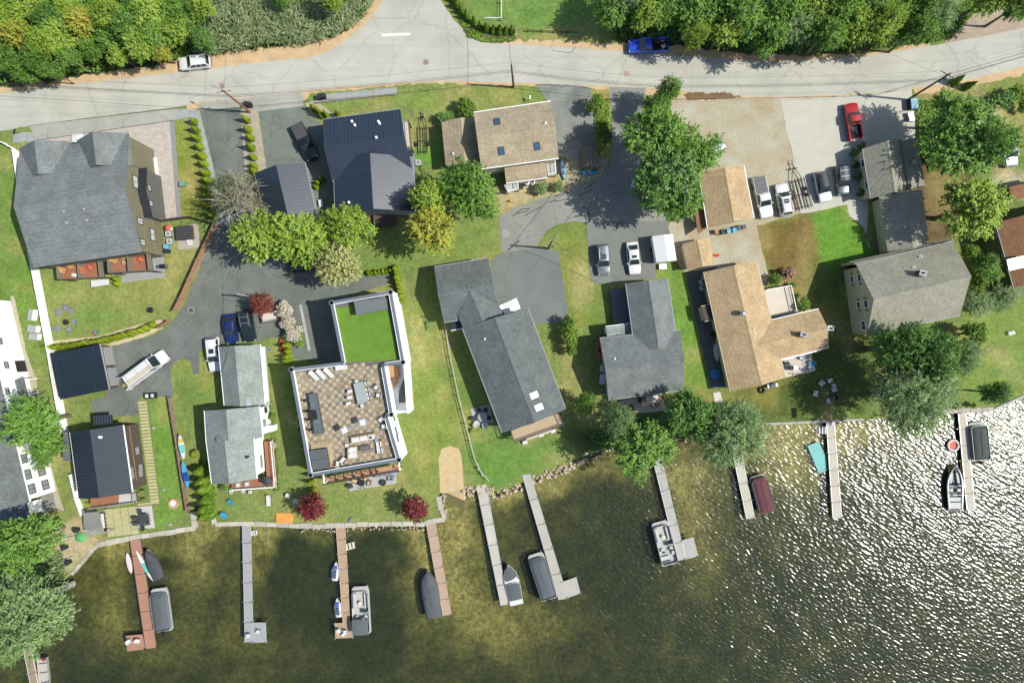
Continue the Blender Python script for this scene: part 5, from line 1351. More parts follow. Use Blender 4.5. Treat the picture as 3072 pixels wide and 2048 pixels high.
def riprap(label,px,n,spread,size,r_,name='riprap'):
    P = densify(WP(px),0.3); c = (P[0].x,P[0].y,0)
    t = thing(name,label,'rocks',c)
    for i in range(n):
        p = P[int(i / n * (len(P) - 1))]
        x,y = p.x + r_.uniform(-spread,spread),p.y + r_.uniform(-spread,spread) * 1.2 - 0.15
        o = link('rock',ROCKS[r_.randrange(6)],t,None,(x - c[0],y - c[1],r_.uniform(-0.45,0.05)))
        s = size * r_.uniform(0.6,1.3); o.scale = (s * r_.uniform(.8,1.3),s,s * .8); o.rotation_euler = (r_.uniform(0,6),r_.uniform(0,6),r_.uniform(0,6))
riprap('bank of tan boulders between the sand ramp and the two grey docks',[(1392,1466),(1430,1472),(1465,1466),(1492,1477),(1523,1468),(1563,1450)],95,0.7,0.62,rs)
riprap('bank of tan boulders curving up from the second grey dock to the trees',[(1590,1442),(1612,1434),(1657,1417),(1693,1404),(1757,1368)],80,0.6,0.6,rs)
riprap('cobbles at the foot of the granite sea wall',[(900,1584),(1000,1584),(1100,1580),(1280,1580)],90,0.4,0.36,rs)
riprap('cobbles beside the corner of the granite sea wall',[(1330,1480),(1334,1520),(1338,1556)],26,0.35,0.4,rs)
riprap('rocks along the wooded shore between two docks',[(1757,1368),(1850,1348),(1950,1333),(2050,1312),(2150,1296),(2290,1276)],90,0.5,0.5,rs)

DOCK_Z = 0.02
def plank_mat(name,col,rz,sc=2.2):
    m = bpy.data.materials.new(name); nt,N,L,B = nodes_of(m)
    geo = N.new('ShaderNodeNewGeometry'); mp = N.new('ShaderNodeMapping'); mp.inputs['Rotation'].default_value = (0,0,rz)
    L.new(geo.outputs['Position'],mp.inputs['Vector'])
    w = N.new('ShaderNodeTexWave'); w.inputs['Scale'].default_value = sc; w.inputs['Distortion'].default_value = 0.15; w.wave_profile = 'SAW'
    L.new(mp.outputs[0],w.inputs['Vector'])
    cr = N.new('ShaderNodeValToRGB'); cr.color_ramp.elements[0].color = (*[c * .55 for c in col],1); cr.color_ramp.elements[0].position = 0.02
    cr.color_ramp.elements[1].color = (*col,1); cr.color_ramp.elements[1].position = 0.14
    L.new(w.outputs['Fac'],cr.inputs['Fac'])
    n = N.new('ShaderNodeTexNoise'); n.inputs['Scale'].default_value = 1.5; n.inputs['Detail'].default_value = 4
    L.new(geo.outputs['Position'],n.inputs['Vector'])
    r = N.new('ShaderNodeMapRange'); r.inputs['To Min'].default_value = 0.85; r.inputs['To Max'].default_value = 1.15
    L.new(n.outputs['Fac'],r.inputs['Value'])
    hv = N.new('ShaderNodeVectorMath'); hv.operation = 'SCALE'
    L.new(cr.outputs['Color'],hv.inputs[0]); L.new(r.outputs['Result'],hv.inputs['Scale']); L.new(hv.outputs[0],B.inputs['Base Color'])
    B.inputs['Roughness'].default_value = 0.85
    MATS[name] = m
    return m
def dock(label,quad,nsec,col,edge_m,post_m,platform=None,planks=False,post_h=0.9,plat_n=1):
    """quad: shore-left, shore-right, lake-right, lake-left corners"""
    P = [v2(p) for p in WP(quad,DOCK_Z)]
    A,B,Cc,D = P
    c = (A.x,A.y,0)
    t = thing('dock',label,'dock',c)
    u = (D - A).normalized(); rz = math.atan2(u.y,u.x)
    m = plank_mat('dock_' + label[:24].replace(' ','_'),col,-rz,2.4 if planks else 1.6) if planks else mat('dock_' + label[:24].replace(' ','_'),col,0.85,0.06,0.8,0.05,9,obj_var=0.05)
    def section(q,z=DOCK_Z):
        q = [v2(p) for p in q]
        s = MB().prism([tuple(p) for p in q],z - 0.12,z).build('deck_section',m,t,c)
        for a,b in ((q[0],q[3]),(q[1],q[2])):
            w = b - a; k = a.lerp(b,.5)
            MB().box((k.x,k.y,z - 0.16),(w.length,0.09,0.185),math.atan2(w.y,w.x)).build('stringer',edge_m,s,c)
    def posts(a,b):
        w = (b - a).normalized()
        for p,s in ((a,-1),(b,1)):
            p = p + w * s * 0.07
            MB().lathe([(0.05,-1.6),(0.05,post_h - 0.55),(0.035,post_h - 0.52)],(p.x,p.y,0),8).build('post',post_m,t,c)
    for i in range(nsec):
        f0,f1_ = i / nsec + 0.002,(i + 1) / nsec - 0.002
        section([A.lerp(D,f0),B.lerp(Cc,f0),B.lerp(Cc,f1_),A.lerp(D,f1_)])
        posts(A.lerp(D,(i + 1) / nsec - 0.01),B.lerp(Cc,(i + 1) / nsec - 0.01))
    if platform:
        Q = [v2(p) for p in WP(platform,DOCK_Z)]
        section(Q,DOCK_Z - 0.004)
        posts(Q[3],Q[2]); posts(Q[0],Q[1])
    return t
M_ALU = mat('aluminium',C(222,224,222),0.4,0.04,metal=0.3)
dock('reddish brown composite dock with covered boats and paddle boards',[(388,1612),(421,1609),(470,1942),(437,1946)],6,C(188,142,118),M_BROWNW,M_BLACK,[(377,1906),(428,1901),(437,1946),(381,1953)])
dock('narrow grey plank dock with square end platform and two white chairs',[(727,1568),(751,1568),(759,1926),(735,1926)],6,C(178,180,178),M_ALU,M_ALU,[(759,1866),(796,1866),(798,1926),(759,1926)],True)
dock('tan dock with open pontoon boat and two jet skis',[(1008,1576),(1034,1573),(1051,1880),(1030,1881)],7,C(196,170,142),M_DECKT,M_ALU,[(1005,1868),(1056,1866),(1058,1912),(1007,1914)])
dock('pinkish tan dock beside the grey covered ski boat',[(1277,1561),(1304,1557),(1354,1843),(1329,1846)],6,C(202,174,152),M_DECKT,M_ALU)
dock('pale dock beside the white bowrider with grey covers',[(1429,1455),(1458,1451),(1525,1812),(1503,1816)],6,C(212,206,192),M_ALU,M_ALU)
dock('pale dock with side platform beside the grey covered pontoon',[(1567,1424),(1590,1420),(1704,1795),(1677,1799)],5,C(202,198,184),M_ALU,M_ALU,[(1688,1744),(1728,1730),(1741,1779),(1704,1792)])
dock('grey sectional dock with side platform below the lone shore tree',[(1957,1370),(1981,1363),(2057,1677),(2034,1682)],6,C(196,194,186),M_ALU,M_ALU,[(2046,1620),(2079,1610),(2093,1668),(2058,1677)],True)
dock('pale dock beside the maroon covered pontoon',[(2184,1292),(2210,1288),(2264,1553),(2240,1557)],5,C(214,208,190),M_ALU,M_ALU)
dock('long pale dock next to the floating teal mat',[(2479,1266),(2503,1264),(2525,1553),(2499,1556)],6,C(216,208,190),M_ALU,M_ALU)
dock('pale dock between the white bowrider and dark covered pontoon',[(2875,1240),(2898,1239),(2925,1528),(2901,1530)],6,C(214,206,188),M_ALU,M_ALU)
dock('weathered plank dock with aluminium skiff in the picture corner',[(57,1880),(81,1877),(125,2110),(103,2114)],5,C(168,150,126),M_DECKB,M_ALU,None,True)
# steps hung on dock sides
def dock_steps(label,px4,n,m):
    P = WP(px4,0); c = (P[0][0],P[0][1],0)
    t = thing('dock_steps',label,'steps',c)
    A,B,Cc,D = [v2(p) for p in P]
    for i in range(n):
        q = [A.lerp(B,(i + .08) / n),A.lerp(B,(i + .8) / n),D.lerp(Cc,(i + .8) / n),D.lerp(Cc,(i + .08) / n)]
        MB().prism([tuple(p) for p in q],-0.1 - i * .18,-0.05 - i * .18).build('tread',m,t,c)
    for a,b in ((A,B),(D,Cc)):
        MB().tube([(a.x,a.y,-0.02),(b.x,b.y,-0.1 - n * .18)],0.03,6).build('rail',M_ALU,t,c)
tt = Tile(2200,1050,3.92)
dock_steps('white swim steps at the shore end of the long pale dock',tt((1100,900),(985,905),(985,985),(1100,985)),4,M_PLASW)
tt = Tile(900,1550,2.24)
dock_steps('pale wooden steps on the side of the tan dock',tt((300,185),(365,172),(370,215),(308,225)),3,M_DECKB)
tt = Tile(660,1560,2.24)
dock_steps('small white steps on the narrow grey dock',tt((208,75),(245,72),(245,103),(208,103)),3,M_PLASW)

# ---- fences
def panel_fence(label,px,plen,h,m,name='fence',gap=0.06,th=0.05,boards=0,base=0.0,post_m=None):
    P = [v2(p) for p in WP(px)]; c = (P[0].x,P[0].y,0)
    t = thing(name,label,'fence',c)
    for i in range(len(P) - 1):
        a,b = P[i],P[i + 1]; l = (b - a).length; k = max(1,round(l / plen)); u = (b - a).normalized(); rz = math.atan2(u.y,u.x)
        for j in range(k + (1 if i == len(P) - 2 else 0)):
            p = a.lerp(b,j / k)
            MB().box((p.x,p.y,base),(0.11,0.11,h + 0.08)).build('post',post_m or m,t,c)
        for j in range(k):
            q = a.lerp(b,(j + .5) / k); pl = l / k - gap - 0.11
            if boards:
                pn = MB().box((q.x,q.y,base + 0.08),(pl,0.03,h - 0.1),rz).build('panel',m,t,c)
                for z in range(boards):
                    MB().box((q.x,q.y,base + 0.1 + (h - .12) * z / boards),(pl,0.055,(h - .12) / boards - 0.035),rz).build('board',m,pn,c)
            else:
                MB().box((q.x,q.y,base + 0.05),(pl,th,h - 0.1),rz).build('panel',m,t,c)
                MB().box((q.x,q.y,h - 0.048),(pl,th + 0.03,0.05),rz).build('rail',m,t,c)
    return t
M_VINYL = mat('white_vinyl',(0.82,0.82,0.81),0.55,0.02)
M_CEDAR = mat('cedar_fence',C(190,150,120),0.8,0.1,1.5,0.12,10,obj_var=0.08)
panel_fence('long white vinyl privacy fence along the side of the duplex and garage',[(62,458),(88,640),(118,808),(158,1018),(164,1050),(190,1203),(206,1292)],2.4,1.85,M_VINYL)
panel_fence('short white vinyl fence beside the cottage deck',[(222,1420),(238,1490),(256,1540)],2.0,1.2,M_VINYL)
panel_fence('brown board privacy fence along the dark asphalt court',[(655,673),(604,782),(552,898),(533,934)],2.6,1.75,M_CEDAR,boards=5)
panel_fence('short brown board fence panel at the bend of the court',[(516,962),(481,985)],1.9,1.5,M_CEDAR,boards=4)
panel_fence('greige board fence between cottage lawn and grey-roofed house',[(516,1190),(534,1300),(548,1390),(570,1530)],1.9,1.35,mat('greige_fence',C(170,146,128),0.8,0.1,1.5,0.1,10,obj_var=0.06),boards=4)
panel_fence('dark brown screen fence behind the duplex hot tub',[(480,667),(530,660),(578,654),(645,672)],1.8,1.6,M_BROWNW,boards=4)
def rail_fence(label,px,plen,h,m,rails=2,name='rail_fence',r=0.05,post_m=None):
    P = [v2(p) for p in WP(px)]; c = (P[0].x,P[0].y,0)
    t = thing(name,label,'fence',c)
    for i in range(len(P) - 1):
        a,b = P[i],P[i + 1]; l = (b - a).length; k = max(1,round(l / plen))
        for j in range(k):
            p,q = a.lerp(b,j / k),a.lerp(b,(j + 1) / k)
            MB().box((p.x,p.y,0),(0.12,0.12,h + 0.1)).build('post',post_m or m,t,c)
            for z in range(rails):
                zz = h * (z + 1) / rails - 0.05
                MB().tube([(p.x,p.y,zz),(q.x,q.y,zz)],r,6).build('rail',m,t,c)
    return t
rail_fence('weathered grey rail fence between the road verge and the lawn',[(952,311),(1060,299),(1192,285)],3.2,0.75,mat('weathered_wood',C(190,182,166),0.9,0.1),2,r=0.07)
rail_fence('pale rail fence along the long grey house',[(1335,966),(1352,1070),(1376,1185),(1398,1270),(1424,1372),(1450,1426)],2.6,1.0,mat('pale_rail',C(206,204,190),0.8,0.06),2,r=0.05)
rail_fence('short pale handrail at the top of the boulder bank',[(1434,1402),(1467,1440)],1.4,0.9,MATS['pale_rail'],2)
rail_fence('dark low rail fence under the roadside trees',[(1583,96),(1660,99),(1738,103)],2.4,0.7,M_DARKTRIM,2,r=0.04)
rail_fence('white picket rail by the road at the picture edge',[(-30,412),(20,433),(60,456)],1.2,1.1,M_VINYL,3,r=0.045)
rail_fence('white pipe frame standing on the corner lawn',[(1505,-40),(1504,62),(1455,61)],2.6,0.9,M_WHITE,2,r=0.04)
rail_fence('thin black garden rail on the lawn by the sand ramp',[(1276,950),(1290,985)],1.0,0.8,M_BLACK,2,r=0.02)

# ---- poles and wires
M_POLE = mat('pole_wood',C(150,116,88),0.9,0.15,1.0,0.1,12)
M_WIRE = mat('wire',C(70,70,68),0.6,0.05)
POLES = {}
def pole(key,label,base,h,top_shift=(0,0),arm=None,transformer=False,m=None,lamp=False):
    x,y = W(*base); c = (x,y,0)
    t = thing('utility_pole',label,'utility pole',c)
    sx,sy = top_shift
    MB().tube([(0,0,0),(sx * .5,sy * .5,h * .5),(sx,sy,h)],[0.17,0.145,0.11],10).build('shaft',m or M_POLE,t,smooth=50)
    POLES[key] = Vector((x + sx,y + sy,h))
    if arm is not None:
        dx,dy = math.cos(arm),math.sin(arm)
        a = MB().box((sx,sy,h - 0.7),(2.2,0.1,0.12),arm).build('crossarm',M_POLE,t)
        for s in (-1,-.45,.45,1): MB().lathe([(0.05,0),(0.06,0.1),(0.03,0.16)],(sx + dx * s,sy + dy * s,h - 0.58),8).build('insulator',M_WHITE,a)
    if transformer:
        MB().lathe([(0.05,0),(0.24,0.02),(0.26,0.7),(0.24,0.78),(0.08,0.85)],(sx + 0.4,sy - 0.05,h - 2.1),12).build('transformer',M_TRIMG,t,smooth=40)
    if lamp:
        l = MB().tube([(sx,sy,h - 1.2),(sx - 0.8,sy + 0.5,h - 0.9),(sx - 1.6,sy + 0.9,h - 0.9)],0.035,6).build('lamp_arm',MATS['galvanised'],t)
        MB().box((sx - 1.8,sy + 1.0,h - 0.95),(0.5,0.22,0.12),R(150)).build('lamp_head',M_TRIMG,l)
    return t
pole('a','brown utility pole with street lamp at the mouth of the court driveway',(751,337),9.4,(-0.4,0),R(8),False,mat('pole_red',C(176,122,90),0.9,0.1),True)
pole('b','dark utility pole on the lawn strip beside the tan roofed house',(1541,262),8.8,(-0.35,0),None)
pole('c','utility pole with transformer rising through the roadside tree',(1961,308),9.2,(0,0),R(-10),True)
pole('d','leaning utility pole with transformer beside the crushed stone yard',(2723,300),10.0,(0.2,0.2),R(-30),True)
pole('e','pale pole standing behind the red maple in the court',(764,891),6.4,(-0.05,0),None,False,mat('pole_pale',C(206,200,182),0.8,0.06))
pole('f','utility pole on the small grass island by the asphalt pad',(1646,745),7.6,(0.05,0.05),R(40))
def wire(label,a,b,sag=0.5,r=0.015):
    r = min(r,0.022) if r < 0.026 else r
    a,b = Vector(a),Vector(b)
    pts = []
    for i in range(13):
        f = i / 12; p = a.lerp(b,f); p.z -= sag * 4 * f * (1 - f); pts.append(tuple(p))
    tag(MB().tube(pts,r,5).build('overhead_wire',M_WIRE),label,'wire')
pa,pb,pc_,pd = (POLES[k] for k in 'abcd')
def off(p,dz,dy=0.0): return (p.x,p.y + dy,p.z + dz)
far_l,far_r = Vector((-95,38,9)),Vector((95,47,9))
SP = (('west edge pole',far_l,pa),('court pole',pa,pb),('lawn pole',pb,pc_),('tree pole',pc_,pd),('stone yard pole',pd,far_r))
for nm,p,q in SP:
    for k,(dz,dy,r_) in enumerate(((-0.55,0.5,0.012),(-0.55,-0.5,0.012),(-2.4,0,0.026),(-2.9,0,0.02))):
        wire('%s overhead wire running along the road from the %s' % (('top','second','thick cable','lowest')[k],nm),off(p,dz,dy),off(q,dz,dy),0.7,r_)
pe,pf = POLES['e'],POLES['f']
wire('service wire from the court entrance pole to the pale court pole',off(pa,-1),off(pe,-0.2),0.8)
wire('service wire from the court entrance pole across the road',off(pa,-0.6),(W(672,60,9)[0],W(672,60,9)[1],9),0.6)
wire('twin service wire from the lawn pole across the road',off(pb,-0.2),(W(1508,-60,8)[0],W(1508,-60,8)[1],8),0.5,0.028)
wire('service wire from the tree pole to the grass island pole',off(pc_,-1.0),off(pf,-0.3),1.0,0.03)
wire('service wire from the island pole to the L-shaped house',off(pf,-0.4),(*W(1880,850,4.2),4.2),0.5,0.03)
wire('service wire from the island pole to the long grey house',off(pf,-0.4),(*W(1570,840,4.4),4.4),0.5)
wire('service wire from the pale court pole to the light grey house',off(pe,-0.3),(*W(660,1140,4.0),4.0),0.6,0.028)
wire('service wire from the pale court pole towards the cottage',off(pe,-0.3),(*W(372,1278,5.0),5.0),0.9)
wire('service wire from the stone yard pole to the beige garage',off(pd,-1.5),(*W(2640,575,4.6),4.6),0.6)
wire('service wire from the stone yard pole across the road',off(pd,-1),(W(2590,120,8)[0],W(2590,120,8)[1],8),0.4)
wire('service wire from the beige garage towards the green house',(*W(2658,582,4.9),4.9),(*W(2995,480,6.0),6.0),0.5)
# ------------------------------------------------------------------ vehicles
M_TYRE = mat('tyre_rubber',(0.015,0.015,0.016),0.85,0.1)
M_RIM = mat('alloy_rim',C(190,192,194),0.35,0.05,metal=0.6)
M_CGLASS = glass('car_glass',(0.012,0.02,0.022))
M_HEADL = mat('headlight',C(226,230,232),0.15,0.03)
M_TAILL = mat('taillight',C(176,30,26),0.25,0.05)
M_BUMP = mat('bumper_plastic',(0.02,0.02,0.022),0.6,0.1)
WHEEL = {}
def wheel_meshes(r):
    if r not in WHEEL:
        WHEEL[r] = (MB().tube([(0,-0.11,0),(0,-0.08,0),(0,0.08,0),(0,0.11,0)],[r * .9,r,r,r * .9],18).mesh('tyre',M_TYRE,smooth=50),
                    MB().tube([(0,-0.115,0),(0,0.115,0)],r * 0.62,14).mesh('rim',M_RIM))
    return WHEEL[r]
def body_sec(x,hw,b,zt,crown=0.03):
    return [(x,-hw * .93,b),(x,-hw,b + .16),(x,-hw,zt - .16),(x,-hw * .93,zt - .035),(x,-hw * .55,zt + crown * .6),(x,0,zt + crown),(x,hw * .55,zt + crown * .6),(x,hw * .93,zt - .035),(x,hw,zt - .16),(x,hw,b + .16),(x,hw * .93,b)]
def car(kind,label,rear_px,front_px,col,z=0.75,roof=None,sunroof=False,rails=False,bed=None,name=None,rack=False,cat=None,metal=0.0,hscale=1.0):
    a,b = v2(W(*rear_px,z)),v2(W(*front_px,z))
    d = b - a; L = d.length; c = a.lerp(b,.5)
    nm = name or {'sedan': 'sedan','suv': 'suv','pickup': 'pickup_truck','van': 'van'}[kind]
    t = thing(nm,label,cat or {'sedan': 'car','suv': 'car','pickup': 'pickup truck','van': 'van'}[kind],(c.x,c.y,0.02),math.atan2(d.y,d.x),'parked vehicles')
    pm = paint('paint_%d_%d_%d' % tuple(int(v * 999) for v in col),col,0.28,0.8,metal)
    Wd = {'sedan': 1.84,'suv': 1.92,'pickup': 2.02,'van': 2.05}[kind]; hw = Wd / 2; h = L / 2
    Ht = {'sedan': 1.46,'suv': 1.72,'pickup': 1.88,'van': 2.25}[kind] * hscale
    b0 = {'sedan': .2,'suv': .26,'pickup': .34,'van': .3}[kind]
    belt = {'sedan': .92,'suv': 1.04,'pickup': 1.16,'van': 1.2}[kind]
    hood = belt - .06
    if kind == 'sedan': gx = (-h * .82,-h * .46,h * .12,h * .45)
    elif kind == 'suv': gx = (-h * .96,-h * .84,h * .12,h * .46)
    elif kind == 'pickup': gx = (-h * .16,-h * .10,h * .22,h * .47)
    else: gx = (-h * .985,-h * .96,h * .36,h * .62)
    rx = -h if kind != 'pickup' else gx[0] - 0.06
    st = [(h,.60,b0 + .1,hood - .3),(h - .06,.80,b0,hood - .16),(h - .22,.92,b0,hood - .07),(h - .6,.985,b0,hood - .02),(h * .45,1,b0,belt),(0,1,b0,belt),(rx + .8 if kind != 'pickup' else rx + .3,1,b0,belt)]
    if kind == 'pickup': st += [(rx,1,b0,belt)]
    else: st += [(rx + .3,.98,b0,belt - (.0 if kind != 'sedan' else .02)),(rx + .08,.9,b0,belt - .1),(rx,.78,b0 + .1,belt - .3)]
    MB().loft([body_sec(x,hw * f,q,zt) for x,f,q,zt in st]).build('body',pm,t,smooth=40)
    # greenhouse
    wB,wT = hw * .93,hw * (.78 if kind != 'van' else .84)
    xb0,xt0,xt1,xb1 = gx
    Bm = [(xb0,-wB),(xb1,-wB),(xb1,wB),(xb0,wB)]; Tp = [(xt0,-wT),(xt1,-wT),(xt1,wT),(xt0,wT)]
    zb,zt = belt - .05,Ht
    mb = MB()
    V = [(x,y,zb) for x,y in Bm] + [(x,y,zt - .05) for x,y in Tp] + [(x * .97 + (xt0 + xt1) * .015,y * .86,zt) for x,y in Tp]
    mb.add(V,[(0,1,5,4),(1,2,6,5),(2,3,7,6),(3,0,4,7),(4,5,9,8),(5,6,10,9),(6,7,11,10),(7,4,8,11),(8,9,10,11)])
    mb.build('cabin',roof or pm,t,smooth=30)
    def pane(nm_,i,j,u0,u1,v0=.14,v1=.93):
        b0_,b1_,t0_,t1_ = Vector((*Bm[i],zb)),Vector((*Bm[j],zb)),Vector((*Tp[i],zt - .05)),Vector((*Tp[j],zt - .05))
        def q(u,v): return b0_.lerp(b1_,u).lerp(t0_.lerp(t1_,u),v)
        P = [q(u0,v0),q(u1,v0),q(u1,v1),q(u0,v1)]
        n = (P[1] - P[0]).cross(P[3] - P[0]).normalized()
        cc = (P[0] + P[2]) / 2 - Vector(((xt0 + xt1) / 2,0,zb))
        if n.dot(cc) < 0: n = -n
        MB().add([p + n * .014 for p in P] + [p - n * .004 for p in P],[(0,1,2,3),(7,6,5,4),(0,4,5,1),(1,5,6,2),(2,6,7,3),(3,7,4,0)]).build(nm_,M_CGLASS,t)
    pane('windshield',1,2,.05,.95,.06,.97); 
    if kind != 'van': pane('rear_window',3,0,.08,.92,.1,.95)
    if kind == 'van':
        pane('side_window',0,1,.80,.93); pane('side_window',2,3,.07,.20)
    else:
        k = 3 if kind == 'suv' else 2
        for q in range(k):
            u0,u1 = .06 + .86 * q / k + .015,.06 + .86 * (q + 1) / k - .015
            pane('side_window',0,1,u0,u1); pane('side_window',2,3,1 - u1,1 - u0)
    r = {'sedan': .33,'suv': .37,'pickup': .41,'van': .37}[kind]
    ty,ri = wheel_meshes(r)
    for sx in (h * .62,-h * .58):
        for sy in (-1,1):
            w_ = link('wheel',ty,t,None,(sx,sy * (hw - .1),r)); link('rim',ri,w_)
    for sy in (-1,1):
        MB().box((h - .16,sy * hw * .68,hood - .26),(.2,.34,.12),-sy * .35).build('headlight',M_HEADL,t)
        MB().box((-h + .06,sy * hw * .74,belt - .38),(.12,.2,.22),sy * .2).build('taillight',M_TAILL,t)
        MB().box((xb1 - .32,sy * (hw + .1),belt - .06),(.14,.2,.15)).build('mirror',M_BUMP if roof else pm,t)
    MB().box((h - .03,0,b0 + .05),(.1,hw * 1.1,.22)).build('bumper',M_BUMP,t)
    MB().box((-h + .01,0,b0 + .08),(.1,hw * 1.4,.2)).build('bumper',M_BUMP if kind != 'pickup' else M_RIM,t)
    if sunroof: MB().box(((xt0 + xt1) / 2 + (xt1 - xt0) * .2,0,zt + .004),((xt1 - xt0) * .28,wT * 1.05,.012)).build('sunroof',M_CGLASS,t)
    if rails:
        for sy in (-1,1): MB().tube([(xt0 + .1,sy * wT * .84,zt + .0),(xt0 + .3,sy * wT * .84,zt + .06),(xt1 - .4,sy * wT * .84,zt + .06),(xt1 - .2,sy * wT * .84,zt)],.028,6).build('roof_rail',M_RIM,t)
        for f in (.3,.7): MB().box((xt0 + (xt1 - xt0) * f,0,zt + .05),(.07,wT * 1.66,.03)).build('crossbar',M_RIM,t)
    if kind == 'pickup':
        bx0,bx1 = -h + .03,rx - .03; l = bx1 - bx0; cx = (bx0 + bx1) / 2
        bd = MB().box((cx,0,b0),(l,Wd * .98,belt - .5 - b0)).build('bed',pm,t)
        MB().box((cx,0,belt - .498),(l - .1,Wd * .84,.02)).build('bed_liner',M_BUMP,bd)
        for sy in (-1,1): MB().box((cx,sy * (hw * .98 - .07),belt - .5),(l,.14,.5)).build('bed_side',pm,bd)
        MB().box((bx0 + .04,0,belt - .5),(.08,Wd * .82,.5)).build('tailgate',pm,bd)
        MB().box((bx1 - .03,0,belt - .5),(.06,Wd * .82,.5)).build('bulkhead',M_BUMP,bd)
        if bed == 'cover':
            cv = MB().box((cx,0,belt + .004),(l - .02,Wd * .9,.05),0,.97).build('bed_cover',mat('tonneau',C(122,124,122),.7,.05),t)
            for q in (-.25,.05,.3): MB().box((cx + l * q,0,belt + .052),(.04,Wd * .84,.012)).build('cover_seam',M_BUMP,cv)
        if bed == 'dark': MB().box((cx,0,belt + .004),(l - .02,Wd * .9,.04),0,.97).build('bed_cover',mat('dark_tonneau',C(84,86,84),.7,.05),t)
        if bed == 'cap':
            MB().box((cx,0,belt + .003),(l,Wd * .95,.62),0,.86).build('bed_cap',pm,t)
            MB().box((cx,-hw * .9,belt + .2),(l * .6,.03,.26)).build('cap_window',M_CGLASS,t)
        if bed == 'load':
            MB().box((cx - .5,.25,belt - .47),(.7,.5,.4),.3).build('toolbox',M_TRIMG,t)
            MB().tube([(cx + .3,-.3,belt - .3),(cx + .3,.1,belt - .3)],.32,14).build('spare_tyre',M_TYRE,t)
    return t
WHITE = C(250,250,248)
car('suv','white suv parked on the dirt shoulder below the wood',(631,183),(537,194),WHITE)
car('pickup','blue pickup truck parked under the roadside trees',(2004,135),(1885,141),C(60,100,230),bed='load')
car('pickup','red pickup truck parked on the pale crushed stone',(2567,420),(2551,310),C(196,40,44),bed=None)
car('sedan','white car half hidden under the duplex eaves',(239,492),(231,401),WHITE)
car('pickup','black pickup truck with dark bed cover beside the metal roofed house',(889,374),(941,478),C(26,30,34),bed='dark')
car('suv','black suv half hidden under the yellow-green court trees',(868,800),(958,788),C(30,34,36),rails=True)
car('sedan','dark blue sedan parked in the court between two other cars',(685,941),(697,1031),C(30,50,112),sunroof=True)
car('suv','dark green suv with roof rails parked under the red maple',(734,931),(751,1024),C(34,50,52),rails=True)
car('suv','white suv with sunroof parked beside the light grey roof',(637,1010),(648,1114),WHITE,sunroof=True)
car('suv','silver grey suv with sunroof on the asphalt pad',(1806,733),(1812,826),C(150,156,162),sunroof=True,rails=True,metal=0.4)
car('sedan','white sedan with sunroof on the asphalt pad',(1896,725),(1906,823),WHITE,sunroof=True)
car('pickup','white pickup with grey bed cover beside the brown garage',(2274,531),(2301,653),WHITE,bed='cover')
car('suv','white suv with dark roof rack facing the road next to the pontoon trailer',(2360,647),(2342,551),WHITE,rails=True,sunroof=True)
car('suv','white car with black roof parked right of the pontoon trailer',(2458,515),(2478,605),WHITE,roof=paint('black_roof_paint',C(44,48,52)),hscale=.94)
car('suv','dark grey suv with chrome roof bars beside the beige garage',(2522,496),(2532,586),C(96,104,108),rails=True,metal=0.5)
car('suv','silver car parked beside the stone-edged lawn at the picture edge',(3020,404),(3036,500),C(196,202,206),metal=0.4)
car('suv','silver car mostly hidden under the big driveway tree',(2172,430),(2092,476),C(190,194,196),metal=0.4)
vn = car('van','long white work van with roof rack and yellow ladder, rear doors open',(388,1145),(500,1062),WHITE)
vl = 6.5
for sy in (-.75,.75): MB().tube([(-3.0,sy,2.42),(1.2,sy,2.42)],.03,6).build('roof_rack',M_ALU,vn)
for x_ in (-2.8,-1.0,1.0): MB().box((x_,0,2.36),(.05,1.7,.05)).build('rack_bar',M_ALU,vn)
MB().box((-3.55,.95,.5),(.06,.9,1.6),R(70)).build('rear_door',paint('van_white',WHITE),vn)
MB().box((-3.55,-.95,.5),(.06,.9,1.6),R(-70)).build('rear_door',MATS['van_white'],vn)
vloc,vrz = vn.location,vn.rotation_euler.z
ld = thing('ladder','yellow extension ladder lying on the white van roof','ladder',(vloc.x,vloc.y,2.5),vrz)
M_YEL = mat('ladder_yellow',C(236,214,130),.6,.05)
for sy in (-.2,.2): MB().box((-1.2,-.55 + sy,0),(5.2,.05,.08)).build('ladder_rail',M_YEL,ld)
for i in range(17): MB().box((-3.7 + i * .31,-.55,.02),(.05,.38,.04)).build('rung',M_YEL,ld)

